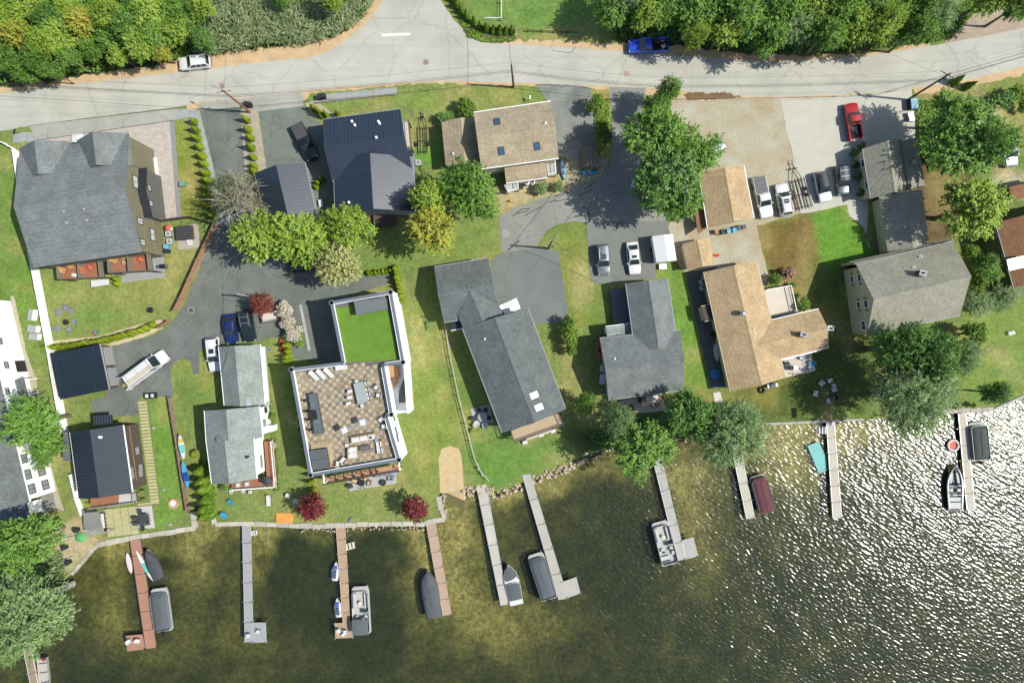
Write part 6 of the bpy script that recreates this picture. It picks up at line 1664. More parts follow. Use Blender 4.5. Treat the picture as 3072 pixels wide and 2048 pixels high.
# ---- trailers, camper, fabric shelter
def boat_trailer(label,tongue,tail,wid,dbl=False):
    a,b = v2(W(*tail)),v2(W(*tongue)); d = b - a; L = d.length
    t = thing('boat_trailer',label,'trailer',(a.x,a.y,0),math.atan2(d.y,d.x))
    h_ = wid / 2; z = .5
    for s in (-1,1):
        MB().tube([(0,s * h_ * .55,z),(L * .62,s * h_ * .55,z),(L * .82,s * h_ * .2,z),(L * .86,0,z)],.05,6).build('frame_rail',M_BLACK,t)
        for q in ((.35,.75) if dbl else (.45,)): MB().box((L * .32,s * h_ * q,z + .16),(L * .6,.12,.08)).build('bunk',mat('bunk_carpet',C(70,62,54),.95),t)
        if dbl: MB().tube([(L * .02,s * h_,z),(L * .55,s * h_,z)],.04,6).build('guide_rail',M_BLACK,t)
        ty,ri = wheel_meshes(.3)
        for x_ in ((L * .28,L * .4) if dbl else (L * .24,)):
            w_ = link('wheel',ty,t,None,(x_,s * (h_ * .9),.3)); link('rim',ri,w_)
        MB().box((L * (.34 if dbl else .24),s * h_ * .9,.62),(1.5 if dbl else .8,.26,.05)).build('fender',M_BLACK,t)
    MB().tube([(L * .8,0,z),(L,0,z)],.055,6).build('tongue',M_BLACK,t)
    MB().lathe([(.06,0),(.06,.75),(.12,.78)],(L * .93,0,0),8).build('jack',M_RIM,t)
    for f in (.06,.3,.58): MB().box((L * f,0,z - .05),(.07,wid * (.95 if dbl else .75),.07)).build('crossmember',M_BLACK,t)
    MB().box((L * .82,0,z),(.1,.3,.8)).build('winch_post',M_BLACK,t)
boat_trailer('empty black single boat trailer on the lawn between two houses',(1269,332),(1272,466),1.9)
boat_trailer('empty double-bunk pontoon trailer between two white cars',(2371,483),(2410,632),2.6,True)
tc = Tile(1600,620,3.92)
cp = WP(tc((1400,345),(1642,318),(1690,630),(1452,652)),2.5); cc_ = (sum(p[0] for p in cp) / 4,sum(p[1] for p in cp) / 4,0)
cm = thing('camper_trailer','white camper trailer with ribbed pitched roof on the asphalt pad','camper',cc_)
A,B,Cc,D = [v2(p) for p in cp]
MB().prism([tuple(p) for p in inset4([A,B,Cc,D],.08,.05)],.55,2.28).build('body',M_WHITEW,cm,cc_)
M_RIBW = mat('ribbed_white',C(244,246,246),.5,.03)
Ra,Rb = A.lerp(B,.55),D.lerp(Cc,.55)
for P_,nm in (([A,Ra,Rb,D],'roof'),([Ra,B,Cc,Rb],'roof')):
    zz = [2.28,2.6,2.6,2.28] if P_[0] is A else [2.6,2.3,2.3,2.6]
    rf_ = MB().slab([(p.x,p.y,z) for p,z in zip(P_,zz)],.06).build(nm,M_RIBW,cm,cc_)
    for i in range(9):
        f = (i + .5) / 9; p,q = P_[0].lerp(P_[3],f),P_[1].lerp(P_[2],f)
        MB().tube([(p.x,p.y,zz[0] + .01),(q.x,q.y,zz[1] + .01)],.025,5).build('rib',M_RIBW,rf_,cc_)
u = (D - A).normalized()
for s,e in ((A,B),(D,Cc)):
    pass
for sgn,e in ((-1,A.lerp(D,.45)),(1,B.lerp(Cc,.45))):
    MB().tube([(e.x - .1 * sgn,e.y,.34),(e.x + .1 * sgn,e.y,.34)],.34,14).build('wheel',M_TYRE,cm,cc_)
e = D.lerp(Cc,.45); MB().box((e.x,e.y - .55,.05),(1.1,.8,.5),R(4)).build('step_box',M_WHITEW,cm,cc_)
tsx = Tile(1500,250,3.92)
sp = WP(tsx((955,745),(1160,742),(1180,978),(972,985)),1.9); sc_ = (sum(p[0] for p in sp) / 4,sum(p[1] for p in sp) / 4,0)
sh = thing('fabric_shelter','round-topped grey fabric storage shelter behind the green kayak','shelter',sc_)
A,B,Cc,D = [v2(p) for p in sp]; secs = []
for k in range(9):
    an = math.pi * k / 8; f = .5 - .5 * math.cos(an); z = .55 + 1.55 * math.sin(an) ** .8
    p,q = A.lerp(B,f),D.lerp(Cc,f); secs.append(((p.x,p.y,z),(q.x,q.y,z)))
mb = MB()
V = [s[0] for s in secs] + [s[1] for s in secs]
V += [(p[0],p[1],0) for p in (secs[0][0],secs[-1][0],secs[0][1],secs[-1][1])]
mb.add(V,[(k,k + 1,k + 10,k + 9) for k in range(8)] + [tuple(range(9)) + (19,18),tuple(range(17,8,-1)) + (20,21),(0,9,20,18),(8,17,21,19)])
mb.build('canopy',mat('shelter_fabric',C(132,126,116),.9,.12,1.2),sh,sc_,50)
for k in range(0,9,4):
    MB().tube([secs[k][0],secs[k][1]],.03,6).build('frame_tube',M_TRIMG,sh,sc_)
ut = Tile(550,650,3.92)
up = WP(ut((905,1140),(1090,1105),(1112,1210),(930,1252)),.8); uc = (sum(p[0] for p in up) / 4,sum(p[1] for p in up) / 4,0)
tr = thing('utility_trailer','small utility trailer with pale boards parked under the red maple','trailer',uc)
MB().prism(up,.5,.6).build('bed',M_TRIMG,tr,uc)
A,B,Cc,D = [v2(p) for p in up]
for a,b in ((A,B),(B,Cc),(Cc,D),(D,A)):
    k = a.lerp(b,.5); w = b - a; MB().box((k.x,k.y,.6),(w.length,.06,.3),math.atan2(w.y,w.x)).build('side',M_BROWNW,tr,uc)
for f in (.2,.42,.64):
    k = A.lerp(D,f).lerp(B.lerp(Cc,f),.5); w = B - A
    MB().box((k.x,k.y,.62),(w.length * .9,.3,.04),math.atan2(w.y,w.x)).build('board',M_DECKB,tr,uc)
for e in (A.lerp(D,.1),B.lerp(Cc,.1)): MB().tube([(e.x,e.y - .12,.32),(e.x,e.y + .12,.32)],.32,12).build('wheel',M_TYRE,tr,uc)

# ------------------------------------------------------------------ boats
WZ = WATER_Z
M_HULLW = mat('white_gelcoat',C(240,240,236),.3,.03,coat=.4)
M_HULLG = mat('grey_gelcoat',C(150,156,158),.35,.04,coat=.3)
M_TARP = mat('charcoal_tarp',C(84,88,90),.85,.08,1.5,.06,5,.2)
M_PONTALU = mat('pontoon_aluminium',C(206,210,212),.35,.05,metal=.6)
M_SEAT = mat('boat_vinyl',C(214,214,210),.6,.04)
M_SEATD = mat('boat_vinyl_dark',C(110,114,118),.6,.05)
def boat_base(name,label,bow,stern,z=0.1):
    a,b = v2(W(*stern,z)),v2(W(*bow,z)); d = b - a; c = a.lerp(b,.5)
    return thing(name,label,'boat',(c.x,c.y,WZ),math.atan2(d.y,d.x),'boats moored at the docks'),d.length
def rrect(L,Wd,r,n=4,front=None):
    """rounded rectangle outline, bow towards +x"""
    out = []
    rf_ = front or r
    for cx,cy,a0,rr in ((L / 2 - rf_,Wd / 2 - rf_,0,rf_),(-L / 2 + r,Wd / 2 - r,90,r),(-L / 2 + r,-Wd / 2 + r,180,r),(L / 2 - rf_,-Wd / 2 + rf_,270,rf_)):
        for k in range(n + 1):
            a = R(a0 + 90 * k / n); out.append((cx + rr * math.cos(a),cy + rr * math.sin(a)))
    return out
def cover_mesh(outline,z0,h,x_off=0,ridge=.55):
    """tarp drawn tight over a frame: outline rises to an inner ring and a crown"""
    n = len(outline); V = []
    for f,z in ((1.0,z0),(.97,z0 + h * .35),(.8,z0 + h * .75),(.4,z0 + h * .97)):
        V += [(x * (1 - (1 - f) * .5) + x_off,y * f,z) for x,y in outline]
    k = 4
    F = [(i * n + j,i * n + (j + 1) % n,(i + 1) * n + (j + 1) % n,(i + 1) * n + j) for i in range(k - 1) for j in range(n)]
    F.append(tuple(range((k - 1) * n,k * n)))
    return MB().add(V,F)
def outboard(t,x,m=None,s=1.0):
    o = MB().box((x - .25 * s,0,.75),(.55 * s,.38 * s,.5 * s),0,.75).build('outboard_cowl',m or M_BLACK,t,smooth=30)
    MB().box((x - .2 * s,0,-.3),(.22 * s,.16 * s,1.04)).build('outboard_leg',m or M_BLACK,o)
def pontoon(label,bow,stern,Wd,cover=None,open_=False,bimini=False,deck_col=None,motor=True,cover_len=.84):
    t,L = boat_base('pontoon_boat',label,bow,stern)
    for s in (-1,1):
        MB().tube([(-L * .46,s * Wd * .36,.12),(L * .36,s * Wd * .36,.12),(L * .45,s * Wd * .36,.2),(L * .49,s * Wd * .36,.3)],[.31,.31,.24,.06],14).build('pontoon',M_PONTALU,t,smooth=40)
    dk_ = MB().prism(rrect(L * .97,Wd,.35,front=.6),.46,.56).build('deck',mat('boat_deck',deck_col or C(200,200,194),.7,.05),t)
    inner = rrect(L * .84,Wd * .94,.3,front=.5)
    n = len(inner)
    fence = MB()
    for i in range(n):
        a,b = v2(inner[i]),v2(inner[(i + 1) % n]); w = b - a
        if w.length > .02:
            k = a.lerp(b,.5); fence.box((k.x - L * .02,k.y,.6),(w.length + .03,.05,.62),math.atan2(w.y,w.x))
    fence.build('rail_panel',M_HULLW if not cover else M_HULLG,t)
    if cover:
        cv = cover_mesh(rrect(L * cover_len,Wd * .98,.4,front=.55),.75,.62,-L * .02).build('cover',cover,t,smooth=60)
        MB().tube([(-L * .34,0,1.38),(L * .3,0,1.39)],.03,6).build('ridge_pole',cover,cv)
    if open_:
        for s in (-1,1):
            MB().box((L * .22,s * Wd * .33,.56),(L * .28,.55,.4)).build('bow_seat',M_SEAT,t)
            MB().box((L * .22,s * Wd * .43,.96),(L * .28,.16,.32)).build('bow_seat_back',M_SEATD,t)
        MB().box((-L * .3,Wd * .2,.56),(.62,Wd * .5,.4)).build('stern_bench',M_SEAT,t)
        MB().box((-L * .36,Wd * .2,.96),(.16,Wd * .5,.34)).build('stern_bench_back',M_SEATD,t)
        MB().box((-L * .02,-Wd * .28,.56),(.5,.8,.8)).build('helm_console',M_HULLG,t)
        MB().box((L * .03,-Wd * .28,1.36),(.04,.7,.3),0,1,0,R(-25)).build('helm_screen',M_CGLASS,t)
        for y_ in (-Wd * .28,Wd * .22):
            c_ = MB().lathe([(.26,.86),(.28,.98)],(-L * .12,y_,0),12).build('captain_seat',M_SEAT,t)
            MB().box((-L * .12 - .26,y_,.98),(.12,.5,.42),0,.85).build('captain_seat_back',M_SEATD,c_)
        MB().box((-L * .2,-Wd * .33,.56),(.8,.5,.38)).build('lounge_seat',M_SEAT,t)
        MB().lathe([(.04,.56),(.04,1.1),(.3,1.12),(.3,1.16)],(L * .16,0,0),14).build('cocktail_table',M_DECKB,t)
    if bimini:
        secs = []
        for k in range(5):
            x_ = -L * .44 + L * .32 * k / 4; zc = 1.95 + .18 * math.sin(math.pi * k / 4)
            secs.append([(x_,-Wd * .46,zc - .1),(x_,-Wd * .25,zc),(x_,0,zc + .04),(x_,Wd * .25,zc),(x_,Wd * .46,zc - .1)])
        V = [p for s in secs for p in s]
        MB().add(V,[(i * 5 + j,i * 5 + j + 1,(i + 1) * 5 + j + 1,(i + 1) * 5 + j) for i in range(4) for j in range(4)]).build('bimini_top',mat('bimini_canvas',C(110,116,118),.9,.06),t,smooth=60)
        for s in (-1,1):
            MB().tube([(-L * .28,s * Wd * .47,.6),(-L * .42,s * Wd * .46,1.86)],.02,6).build('bimini_pole',M_ALU,t)
            MB().tube([(-L * .28,s * Wd * .47,.6),(-L * .14,s * Wd * .46,1.86)],.02,6).build('bimini_pole',M_ALU,t)
    if motor: outboard(t,-L * .485)
    return t
pontoon('pontoon boat under a dark grey cover at the reddish brown dock',(475,1762),(493,1895),2.55,M_COVER)
pontoon('open pontoon boat with grey bimini at the tan dock',(1080,1756),(1088,1902),2.6,None,True,True)
pontoon('pontoon boat under a slate grey cover at the pale dock with side platform',(1604,1658),(1650,1800),2.5,mat('slate_tarp',C(104,112,116),.85,.06,1.2))
pontoon('open white pontoon boat with grey seats at the sectional dock',(1977,1562),(2012,1696),2.6,None,True)
pontoon('pontoon boat under a maroon cover',(2270,1424),(2302,1538),2.45,mat('maroon_tarp',C(116,72,76),.85,.06,1.2),cover_len=.95,motor=False)
pontoon('pontoon boat under a dark green-grey cover at the last pale dock',(2929,1264),(2941,1384),2.6,mat('green_grey_tarp',C(84,92,88),.85,.06,1.2))
def hull_outline(L,Wd,n=9,stern=.86,blunt=2.2):
    up_ = []
    for i in range(n + 1):
        f = i / n; x = -L / 2 + L * f
        w = Wd / 2 * (stern + (1 - stern) * min(1,f * 2.4)) if f < .5 else Wd / 2 * max(0.0,1 - ((f - .5) / .5) ** blunt)
        up_.append((x,max(w,.015)))
    return up_
def runabout(label,bow,stern,Wd,cover=None,fore=None,hull=None,open_=False,skirt=1.0,motor=False,name='motor_boat',h=.75,blunt=2.2):
    t,L = boat_base(name,label,bow,stern)
    o = hull_outline(L,Wd,blunt=blunt)
    secs = []
    for x,w in o:
        k = .25 * max(0,x / (L / 2)) ** 2
        secs.append([(x,-w,h + k),(x,-w * .92,h * .45 + k),(x,-w * .5,-.12),(x,0,-.25),(x,w * .5,-.12),(x,w * .92,h * .45 + k),(x,w,h + k)])
    mb = MB(); n = 7
    V = [p for s in secs for p in s]
    F = [(i * n + j,i * n + j + 1,(i + 1) * n + j + 1,(i + 1) * n + j) for i in range(len(secs) - 1) for j in range(n - 1)]
    F.append(tuple(range(n)))
    mb.add(V,F)
    mb.build('hull',hull or M_HULLW,t,smooth=45)
    def ztop(x): return h + .25 * max(0,x / (L / 2)) ** 2
    if cover:
        ring = [(x,w * skirt) for x,w in o] + [(x,-w * skirt) for x,w in o[::-1]]
        if fore:   # separate bow cover and cockpit cover with a white windshield frame between
            for nm,x0,x1,z_ in (('bow_cover',L * .10,L * .47,.1),('cockpit_cover',-L * .38,L * .06,.24)):
                sec = []
                for q in range(7):
                    x = x0 + (x1 - x0) * q / 6; w = np.interp(x,[p[0] for p in o],[p[1] for p in o]) * .95
                    zb_ = ztop(x) + .03; kk = z_ * math.sin(math.pi * (q + .6) / 7.2)
                    sec.append([(x,-w,zb_),(x,-w * .6,zb_ + kk * .8),(x,0,zb_ + kk),(x,w * .6,zb_ + kk * .8),(x,w,zb_)])
                V = [p for s in sec for p in s]
                MB().add(V,[(i * 5 + j,i * 5 + j + 1,(i + 1) * 5 + j + 1,(i + 1) * 5 + j) for i in range(6) for j in range(4)]).build(nm,cover,t,smooth=60)
            dkv = [(x,w * .99,ztop(x)) for x,w in o] + [(x,-w * .99,ztop(x)) for x,w in o[::-1]]
            MB().add(dkv,[tuple(range(len(dkv)))]).build('deck',hull or M_HULLW,t)
            MB().tube([(L * .03,-Wd * .4,h + .1),(L * .06,0,h + .35),(L * .03,Wd * .4,h + .1)],.03,6).build('windshield_frame',M_ALU,t)
        else:
            nr = len(ring); V = []
            prof = ((1.03,-.25),(1.02,.04),(.8,.3),(.4,.46),(.06,.5))
            for f,dz in prof:
                V += [(x * (1 - (1 - f) * .45),y * f,ztop(x) + dz * (1 if dz > 0 else 1) * (1.25 if -L * .25 < x < L * .12 and dz > .1 else .85)) for x,y in ring]
            F = [(i * nr + j,i * nr + (j + 1) % nr,(i + 1) * nr + (j + 1) % nr,(i + 1) * nr + j) for i in range(len(prof) - 1) for j in range(nr)]
            F.append(tuple(range((len(prof) - 1) * nr,len(prof) * nr)))
            cv = MB().add(V,F).build('cover',cover,t,smooth=50)
            MB().box((-L * .02,0,h + .42),(.1,Wd * .62,.06)).build('cover_strap',M_BLACK,cv)
    if open_:
        MB().prism([(x,w * .86) for x,w in o[:8]] + [(x,-w * .86) for x,w in o[:8]][::-1],.2,.24).build('floor',M_SEATD,t)
        gw = [(x,w,ztop(x)) for x,w in o]
        for s in (-1,1):
            mb = MB()
            for i in range(len(o) - 1):
                (x0,w0),(x1,w1) = o[i],o[i + 1]
                mb.add([(x0,s * w0,ztop(x0) + .01),(x1,s * w1,ztop(x1) + .01),(x1,s * w1 * .8,ztop(x1) + .02),(x0,s * w0 * .82,ztop(x0) + .02)],[(0,1,2,3)])
            mb.build('gunwale',M_HULLW,t)
        for s in (-1,1):
            MB().box((L * .2,s * Wd * .2,.24),(L * .24,.32,.34),-s * .14).build('bow_seat',M_SEAT,t)
            MB().box((-L * .08,s * Wd * .24,.24),(.55,.5,.42)).build('helm_seat',M_SEAT,t)
            MB().box((-L * .08 - .26,s * Wd * .24,.66),(.12,.5,.4),0,.85).build('helm_seat_back',M_SEATD,t)
            MB().box((L * .05,s * Wd * .26,.24),(.4,.55,.62)).build('console',M_HULLG,t)
            MB().box((L * .08,s * Wd * .24,h + .1),(.04,.62,.35),s * .2,1,0,R(-30)).build('windshield',M_CGLASS,t)
        MB().box((-L * .28,0,.24),(.6,Wd * .7,.4)).build('rear_bench',M_SEAT,t)
        MB().box((-L * .42,0,.55),(L * .14,Wd * .78,.12)).build('engine_hatch',M_SEAT,t)
        MB().box((-L * .53,0,.15),(L * .07,Wd * .72,.06)).build('swim_platform',M_SEATD,t)
        MB().tube([(-L * .1,-Wd * .46,h),(-L * .14,-Wd * .44,h + 1.1),(-L * .14,Wd * .44,h + 1.1),(-L * .1,Wd * .46,h)],.035,6).build('tow_tower',M_ALU,t)
    if motor: outboard(t,-L * .5)
    return t
runabout('small boat under a loose charcoal tarp at the brown dock',(440,1648),(479,1736),1.85,M_TARP,None,None,skirt=1.05)
runabout('ski boat under a fitted charcoal cover at the pinkish tan dock',(1281,1712),(1302,1852),2.5,mat('ski_tarp',C(98,103,106),.85,.06,1.5,.05,5,.2),skirt=1.03,blunt=4.0)
runabout('white bowrider with separate grey bow and cockpit covers',(1524,1692),(1551,1812),2.3,M_COVER,True,blunt=3.2)
runabout('open white bowrider with grey seats at the last pale dock',(2864,1394),(2866,1526),2.45,None,None,None,True)
sk,sl = boat_base('skiff','open aluminium skiff with bench seats in the picture corner',(136,2088),(124,1974))
o = hull_outline(sl,1.6,stern=.95); secs = []
M_SKIFF = mat('skiff_aluminium',C(222,216,206),.5,.05,metal=.2)
V = [p for x,w in o for p in ((x,-w,.55),(x,-w * .85,.0),(x,0,-.08),(x,w * .85,.0),(x,w,.55))]
MB().add(V,[(i * 5 + j,i * 5 + j + 1,(i + 1) * 5 + j + 1,(i + 1) * 5 + j) for i in range(len(o) - 1) for j in range(4)] + [(0,1,2,3,4)]).build('hull',M_SKIFF,sk,smooth=50)
MB().prism([(x,w * .8) for x,w in o[:9]] + [(x,-w * .8) for x,w in o[:9]][::-1],.05,.1).build('floor',M_SKIFF,sk)
for x_ in (-.32,-.08,.18): MB().box((sl * x_,0,.32),(.3,1.4,.06)).build('bench',M_SKIFF,sk)
MB().box((-sl * .46,.3,.4),(.3,.5,.25)).build('fuel_tank',mat('fuel_red',C(196,60,50),.5),sk)
outboard(sk,-sl * .5,M_BLACK,.7)
for pts in ([(0,0),(0,.62)],[(.3,.5),(.42,.62),(.6,.6),(.66,.45),(.3,0),(.68,0)]):
    mb = MB()
    for (x0,y0),(x1,y1) in zip(pts[:-1],pts[1:]):
        c = ((x0 + x1) / 2,(y0 + y1) / 2); mb.box((sl * .2 - c[1] + .3,c[0] - .1,.105),(math.hypot(x1 - x0,y1 - y0) + .1,.1,.006),math.atan2(x1 - x0,-(y1 - y0)))
    mb.build('number',M_BLACK,sk)
def mk_jetski():
    t = thing('jet_ski','jet ski','jet ski')
    o = hull_outline(2.8,1.15,8,.8)
    secs = [[(x,-w,.35),(x,-w * .6,.0),(x,w * .6,.0),(x,w,.35),(x,w * .55,.62 - .1 * abs(x)),(x,-w * .55,.62 - .1 * abs(x))] for x,w in o]
    MB().loft(secs).build('hull',M_HULLW,t,smooth=40)
    MB().box((-.45,0,.55),(1.2,.4,.32),0,.8).build('seat',mat('jetski_seat',C(90,100,130),.6,.1),t,smooth=30)
    MB().box((.55,0,.5),(.8,.62,.3),0,.55).build('hood',mat('jetski_blue',C(96,122,190),.35,.1),t,smooth=30)
    MB().tube([(.2,-.38,.98),(.3,0,.95),(.2,.38,.98)],.03,6).build('handlebar',M_BLACK,t)
    MB().box((-1.2,0,.34),(.4,.7,.06)).build('rear_deck',M_SEATD,t)
    return t
jet = Placer(mk_jetski)
tj = Tile(900,1550,2.24)
def jput(p0,p1,lb):
    a,b = tj(p0),tj(p1); c = W((a[0] + b[0]) / 2,(a[1] + b[1]) / 2)
    jet((*c,WZ),math.atan2(-(b[1] - a[1]),b[0] - a[0]),lb,group='jet skis at the tan dock')
jput((232,428),(240,305),'white and blue jet ski nearer the shore at the tan dock')
jput((262,678),(245,545),'white and blue jet ski nearer the end of the tan dock')
# boards, kayaks, floats
def board(name,label,p0,p1,wid,z,cols,cat='paddle board',th=.12,seats=False):
    a,b = v2(W(*p0,z)),v2(W(*p1,z)); d = b - a; L = d.length; c = a.lerp(b,.5)
    t = thing(name,label,cat,(c.x,c.y,z),math.atan2(d.y,d.x))
    n = 12; ol = []
    for i in range(n + 1):
        f = i / n; ol.append((-L / 2 + L * f,wid / 2 * max(.03,math.sin(math.pi * min(1,max(0,f))) ** .55)))
    def seg(i0,i1): return [(x,w) for x,w in ol[i0:i1 + 1]] + [(x,-w) for x,w in ol[i0:i1 + 1]][::-1]
    if not seats:
        secs = [[(x,-w,.0 + .02),(x,-w,th),(x,0,th + .02),(x,w,th),(x,w,.02)] for x,w in ol]
        MB().loft(secs).build('hull',cols[0],t,smooth=40)
        if len(cols) > 1: MB().prism(seg(3,7),th + .022,th + .03).build('deck_pad',cols[1],t)
        if len(cols) > 2: MB().prism(seg(8,10),th + .022,th + .03).build('nose_band',cols[2],t)
    else:
        secs = [[(x,-w * .6,.0),(x,-w,th * .6),(x,-w * .7,th),(x,0,th * 1.15),(x,w * .7,th),(x,w,th * .6),(x,w * .6,.0)] for x,w in ol]
        MB().loft(secs).build('hull',cols[0],t,smooth=40)
        for x_ in (-L * .14,L * .16) if seats == 2 else (-L * .05,):
            MB().lathe([(.2,th * 1.1),(.22,th * 1.16),(.16,th * 1.17)],(x_,0,0),12,1.6,.9).build('cockpit',cols[1],t)
            MB().box((x_ - .3,0,th * 1.1),(.08,.4,.25)).build('seat_back',cols[1],t)
    return t
M_TEAL = mat('teal_pad',C(120,214,196),.6,.05); M_SKYB = mat('sky_blue_board',C(100,178,220),.5,.12,2.0); M_PINKW = mat('pinkish_white',C(246,230,226),.5,.04)
M_LBLUE = mat('light_blue_kayak',C(130,190,224),.45,.06); M_LIME = mat('lime_kayak',C(140,206,84),.45,.12,3.0); M_ORK = mat('orange_kayak',C(224,92,44),.45,.1,2.0)
board('paddle_board','white paddle board with teal pad lying on the board fence',tB2((2165,690)),tB2((2115,405)),.85,1.45,(M_PLASW,M_TEAL,mat('yellow_band',C(226,200,110),.5)))
board('paddle_board','blue patterned paddle board lying on the board fence by the hedge',tB2((2215,1025)),tB2((2150,715)),.85,1.45,(M_SKYB,mat('navy_print',C(40,84,168),.5,.5,4.0)))
ts_ = Tile(0,1500,2.24)
board('paddle_board','pinkish white board floating left of the brown dock',ts_((885,490)),ts_((855,350)),.75,-.45,(M_PINKW,))
board('paddle_board','slim white board with teal tail leaning over the brown dock',ts_((1030,540)),ts_((915,335)),.6,.1,(M_PLASW,M_TEAL))
board('kayak','pale blue kayak lying beside the tan house porch stairs',tsx((755,1140)),tsx((725,895)),.75,.1,(M_LBLUE,M_SEATD),'kayak',.32,2)
board('kayak','lime green kayak in front of the fabric shelter',tsx((950,1005)),tsx((1105,1005)),.8,.1,(M_LIME,M_SEATD),'kayak',.3,2)
board('kayak','bright blue kayak below the lime green one',tsx((930,1048)),tsx((1155,1045)),.75,.1,(mat('bright_blue_kayak',C(70,160,206),.45,.1,2.0),M_SEATD),'kayak',.3,1)
board('kayak','orange kayak hung along the wall of the L-shaped house',tJ2((395,510)),tJ2((365,240)),.7,.8,(M_ORK,M_BLACK),'kayak',.3,1)
board('kayak','red canoe lying behind the clipped evergreens',tE((1375,325)),tE((1348,135)),.85,.1,(mat('red_canoe',C(206,78,44),.45,.1),mat('dark_red',C(130,40,30),.6)),'canoe',.4,2)
board('kayak','long orange and yellow kayak leaning on the wall of the flat-roofed house',tF((2070,850)),tF((1990,450)),.8,.6,(mat('orange_yellow_kayak',C(246,140,60),.45,.2,1.2,col2=C(250,214,120)),M_ORK),'kayak',.35,2)
tk = Tile(2000,700,3.92)
board('surfboard','white surfboard farther from the wall of the brown house',tk((595,1500)),tk((565,1295)),.72,.2,(M_PLASW,),'surfboard')
board('surfboard','white surfboard closer to the wall of the brown house',tk((640,1500)),tk((605,1300)),.5,.3,(M_PLASG,),'surfboard')
tt = Tile(2200,1050,3.92)
mp_ = WP(tt((870,1125),(1005,1072),(1100,1285),(1098,1415),(1005,1450)),-.45)
tag(MB().prism(mp_,-.47,-.41).build('floating_mat',mat('teal_foam',C(146,214,208),.8,.06)),'large teal foam mat floating beside the long pale dock','floating mat')
rt = thing('inflatable_ring','round red and white towable ring floating beside the last dock','inflatable',(*W(2858,1335,-.4),-.5))
def torus(R_,r_,n=24,k=8):
    V = [((R_ + r_ * math.cos(2 * math.pi * j / k)) * math.cos(2 * math.pi * i / n),(R_ + r_ * math.cos(2 * math.pi * j / k)) * math.sin(2 * math.pi * i / n),r_ + r_ * math.sin(2 * math.pi * j / k)) for i in range(n) for j in range(k)]
    return MB().add(V,[(i * k + j,((i + 1) % n) * k + j,((i + 1) % n) * k + (j + 1) % k,i * k + (j + 1) % k) for i in range(n) for j in range(k)])
torus(.78,.2).build('tube_ring',mat('ring_white',C(240,226,216),.5,.1),rt,smooth=60)
torus(.95,.1).build('outer_band',mat('ring_black',C(70,50,48),.6),rt,smooth=60)
MB().lathe([(.62,.1),(.6,.16),(.1,.14)],n=20).build('floor',mat('ring_red',C(224,110,84),.6,.15,3),rt)
torus(.5,.06).build('inner_ring',MATS['ring_white'],rt,smooth=60)
tp_ = Tile(0,1850,4.525)
pf_ = MB().lathe([(.5,0),(.58,.18),(.45,.28),(.2,.2)],n=18,sx=1.1).build('pool_float',mat('pale_aqua_float',C(176,222,230),.5,.06),smooth=60)
tag(pf_,'pale aqua inflatable float at the weathered plank dock','float').location = (*W(*tp_((235,245))),WZ)
# ------------------------------------------------------------------ trees, shrubs, reeds
def leaf_mat(name,c_lo,c_hi,trans=0.22,k=KEXP,accent=None):
    """leaf colour varies leaf by leaf and clump by clump"""
    if name in MATS: return MATS[name]
    m = bpy.data.materials.new(name); nt,N,L,B = nodes_of(m)
    N.remove(B); out = N['Material Output']
    at_ = N.new('ShaderNodeAttribute'); at_.attribute_name = 'leaf'
    geo = N.new('ShaderNodeNewGeometry'); oi = N.new('ShaderNodeObjectInfo')
    n = N.new('ShaderNodeTexNoise'); n.inputs['Scale'].default_value = 0.55; n.inputs['Detail'].default_value = 2
    L.new(geo.outputs['Position'],n.inputs['Vector'])
    a1 = N.new('ShaderNodeMath'); a1.operation = 'MULTIPLY_ADD'; a1.inputs[1].default_value = 1.7; a1.inputs[2].default_value = -0.62
    L.new(n.outputs['Fac'],a1.inputs[0])
    a2 = N.new('ShaderNodeMath'); a2.operation = 'MULTIPLY_ADD'; a2.inputs[1].default_value = 0.75
    L.new(at_.outputs['Fac'],a2.inputs[0]); L.new(a1.outputs[0],a2.inputs[2])
    cr = N.new('ShaderNodeValToRGB')
    cr.color_ramp.elements[0].color = (*c_lo,1); cr.color_ramp.elements[0].position = 0.1
    cr.color_ramp.elements[1].color = (*c_hi,1); cr.color_ramp.elements[1].position = 0.8
    if accent:
        e = cr.color_ramp.elements.new(0.97); e.color = (*accent,1)
    L.new(a2.outputs[0],cr.inputs['Fac'])
    df = N.new('ShaderNodeBsdfDiffuse'); tl = N.new('ShaderNodeBsdfTranslucent'); mx = N.new('ShaderNodeMixShader'); mx.inputs[0].default_value = trans
    L.new(cr.outputs['Color'],df.inputs[0]); L.new(cr.outputs['Color'],tl.inputs[0])
    L.new(df.outputs[0],mx.inputs[1]); L.new(tl.outputs[0],mx.inputs[2])
    gl = N.new('ShaderNodeBsdfGlossy'); gl.inputs['Roughness'].default_value = 0.45
    m2 = N.new('ShaderNodeMixShader'); m2.inputs[0].default_value = 0.03
    L.new(mx.outputs[0],m2.inputs[1]); L.new(gl.outputs[0],m2.inputs[2]); L.new(m2.outputs[0],out.inputs['Surface'])
    MATS[name] = m
    return m
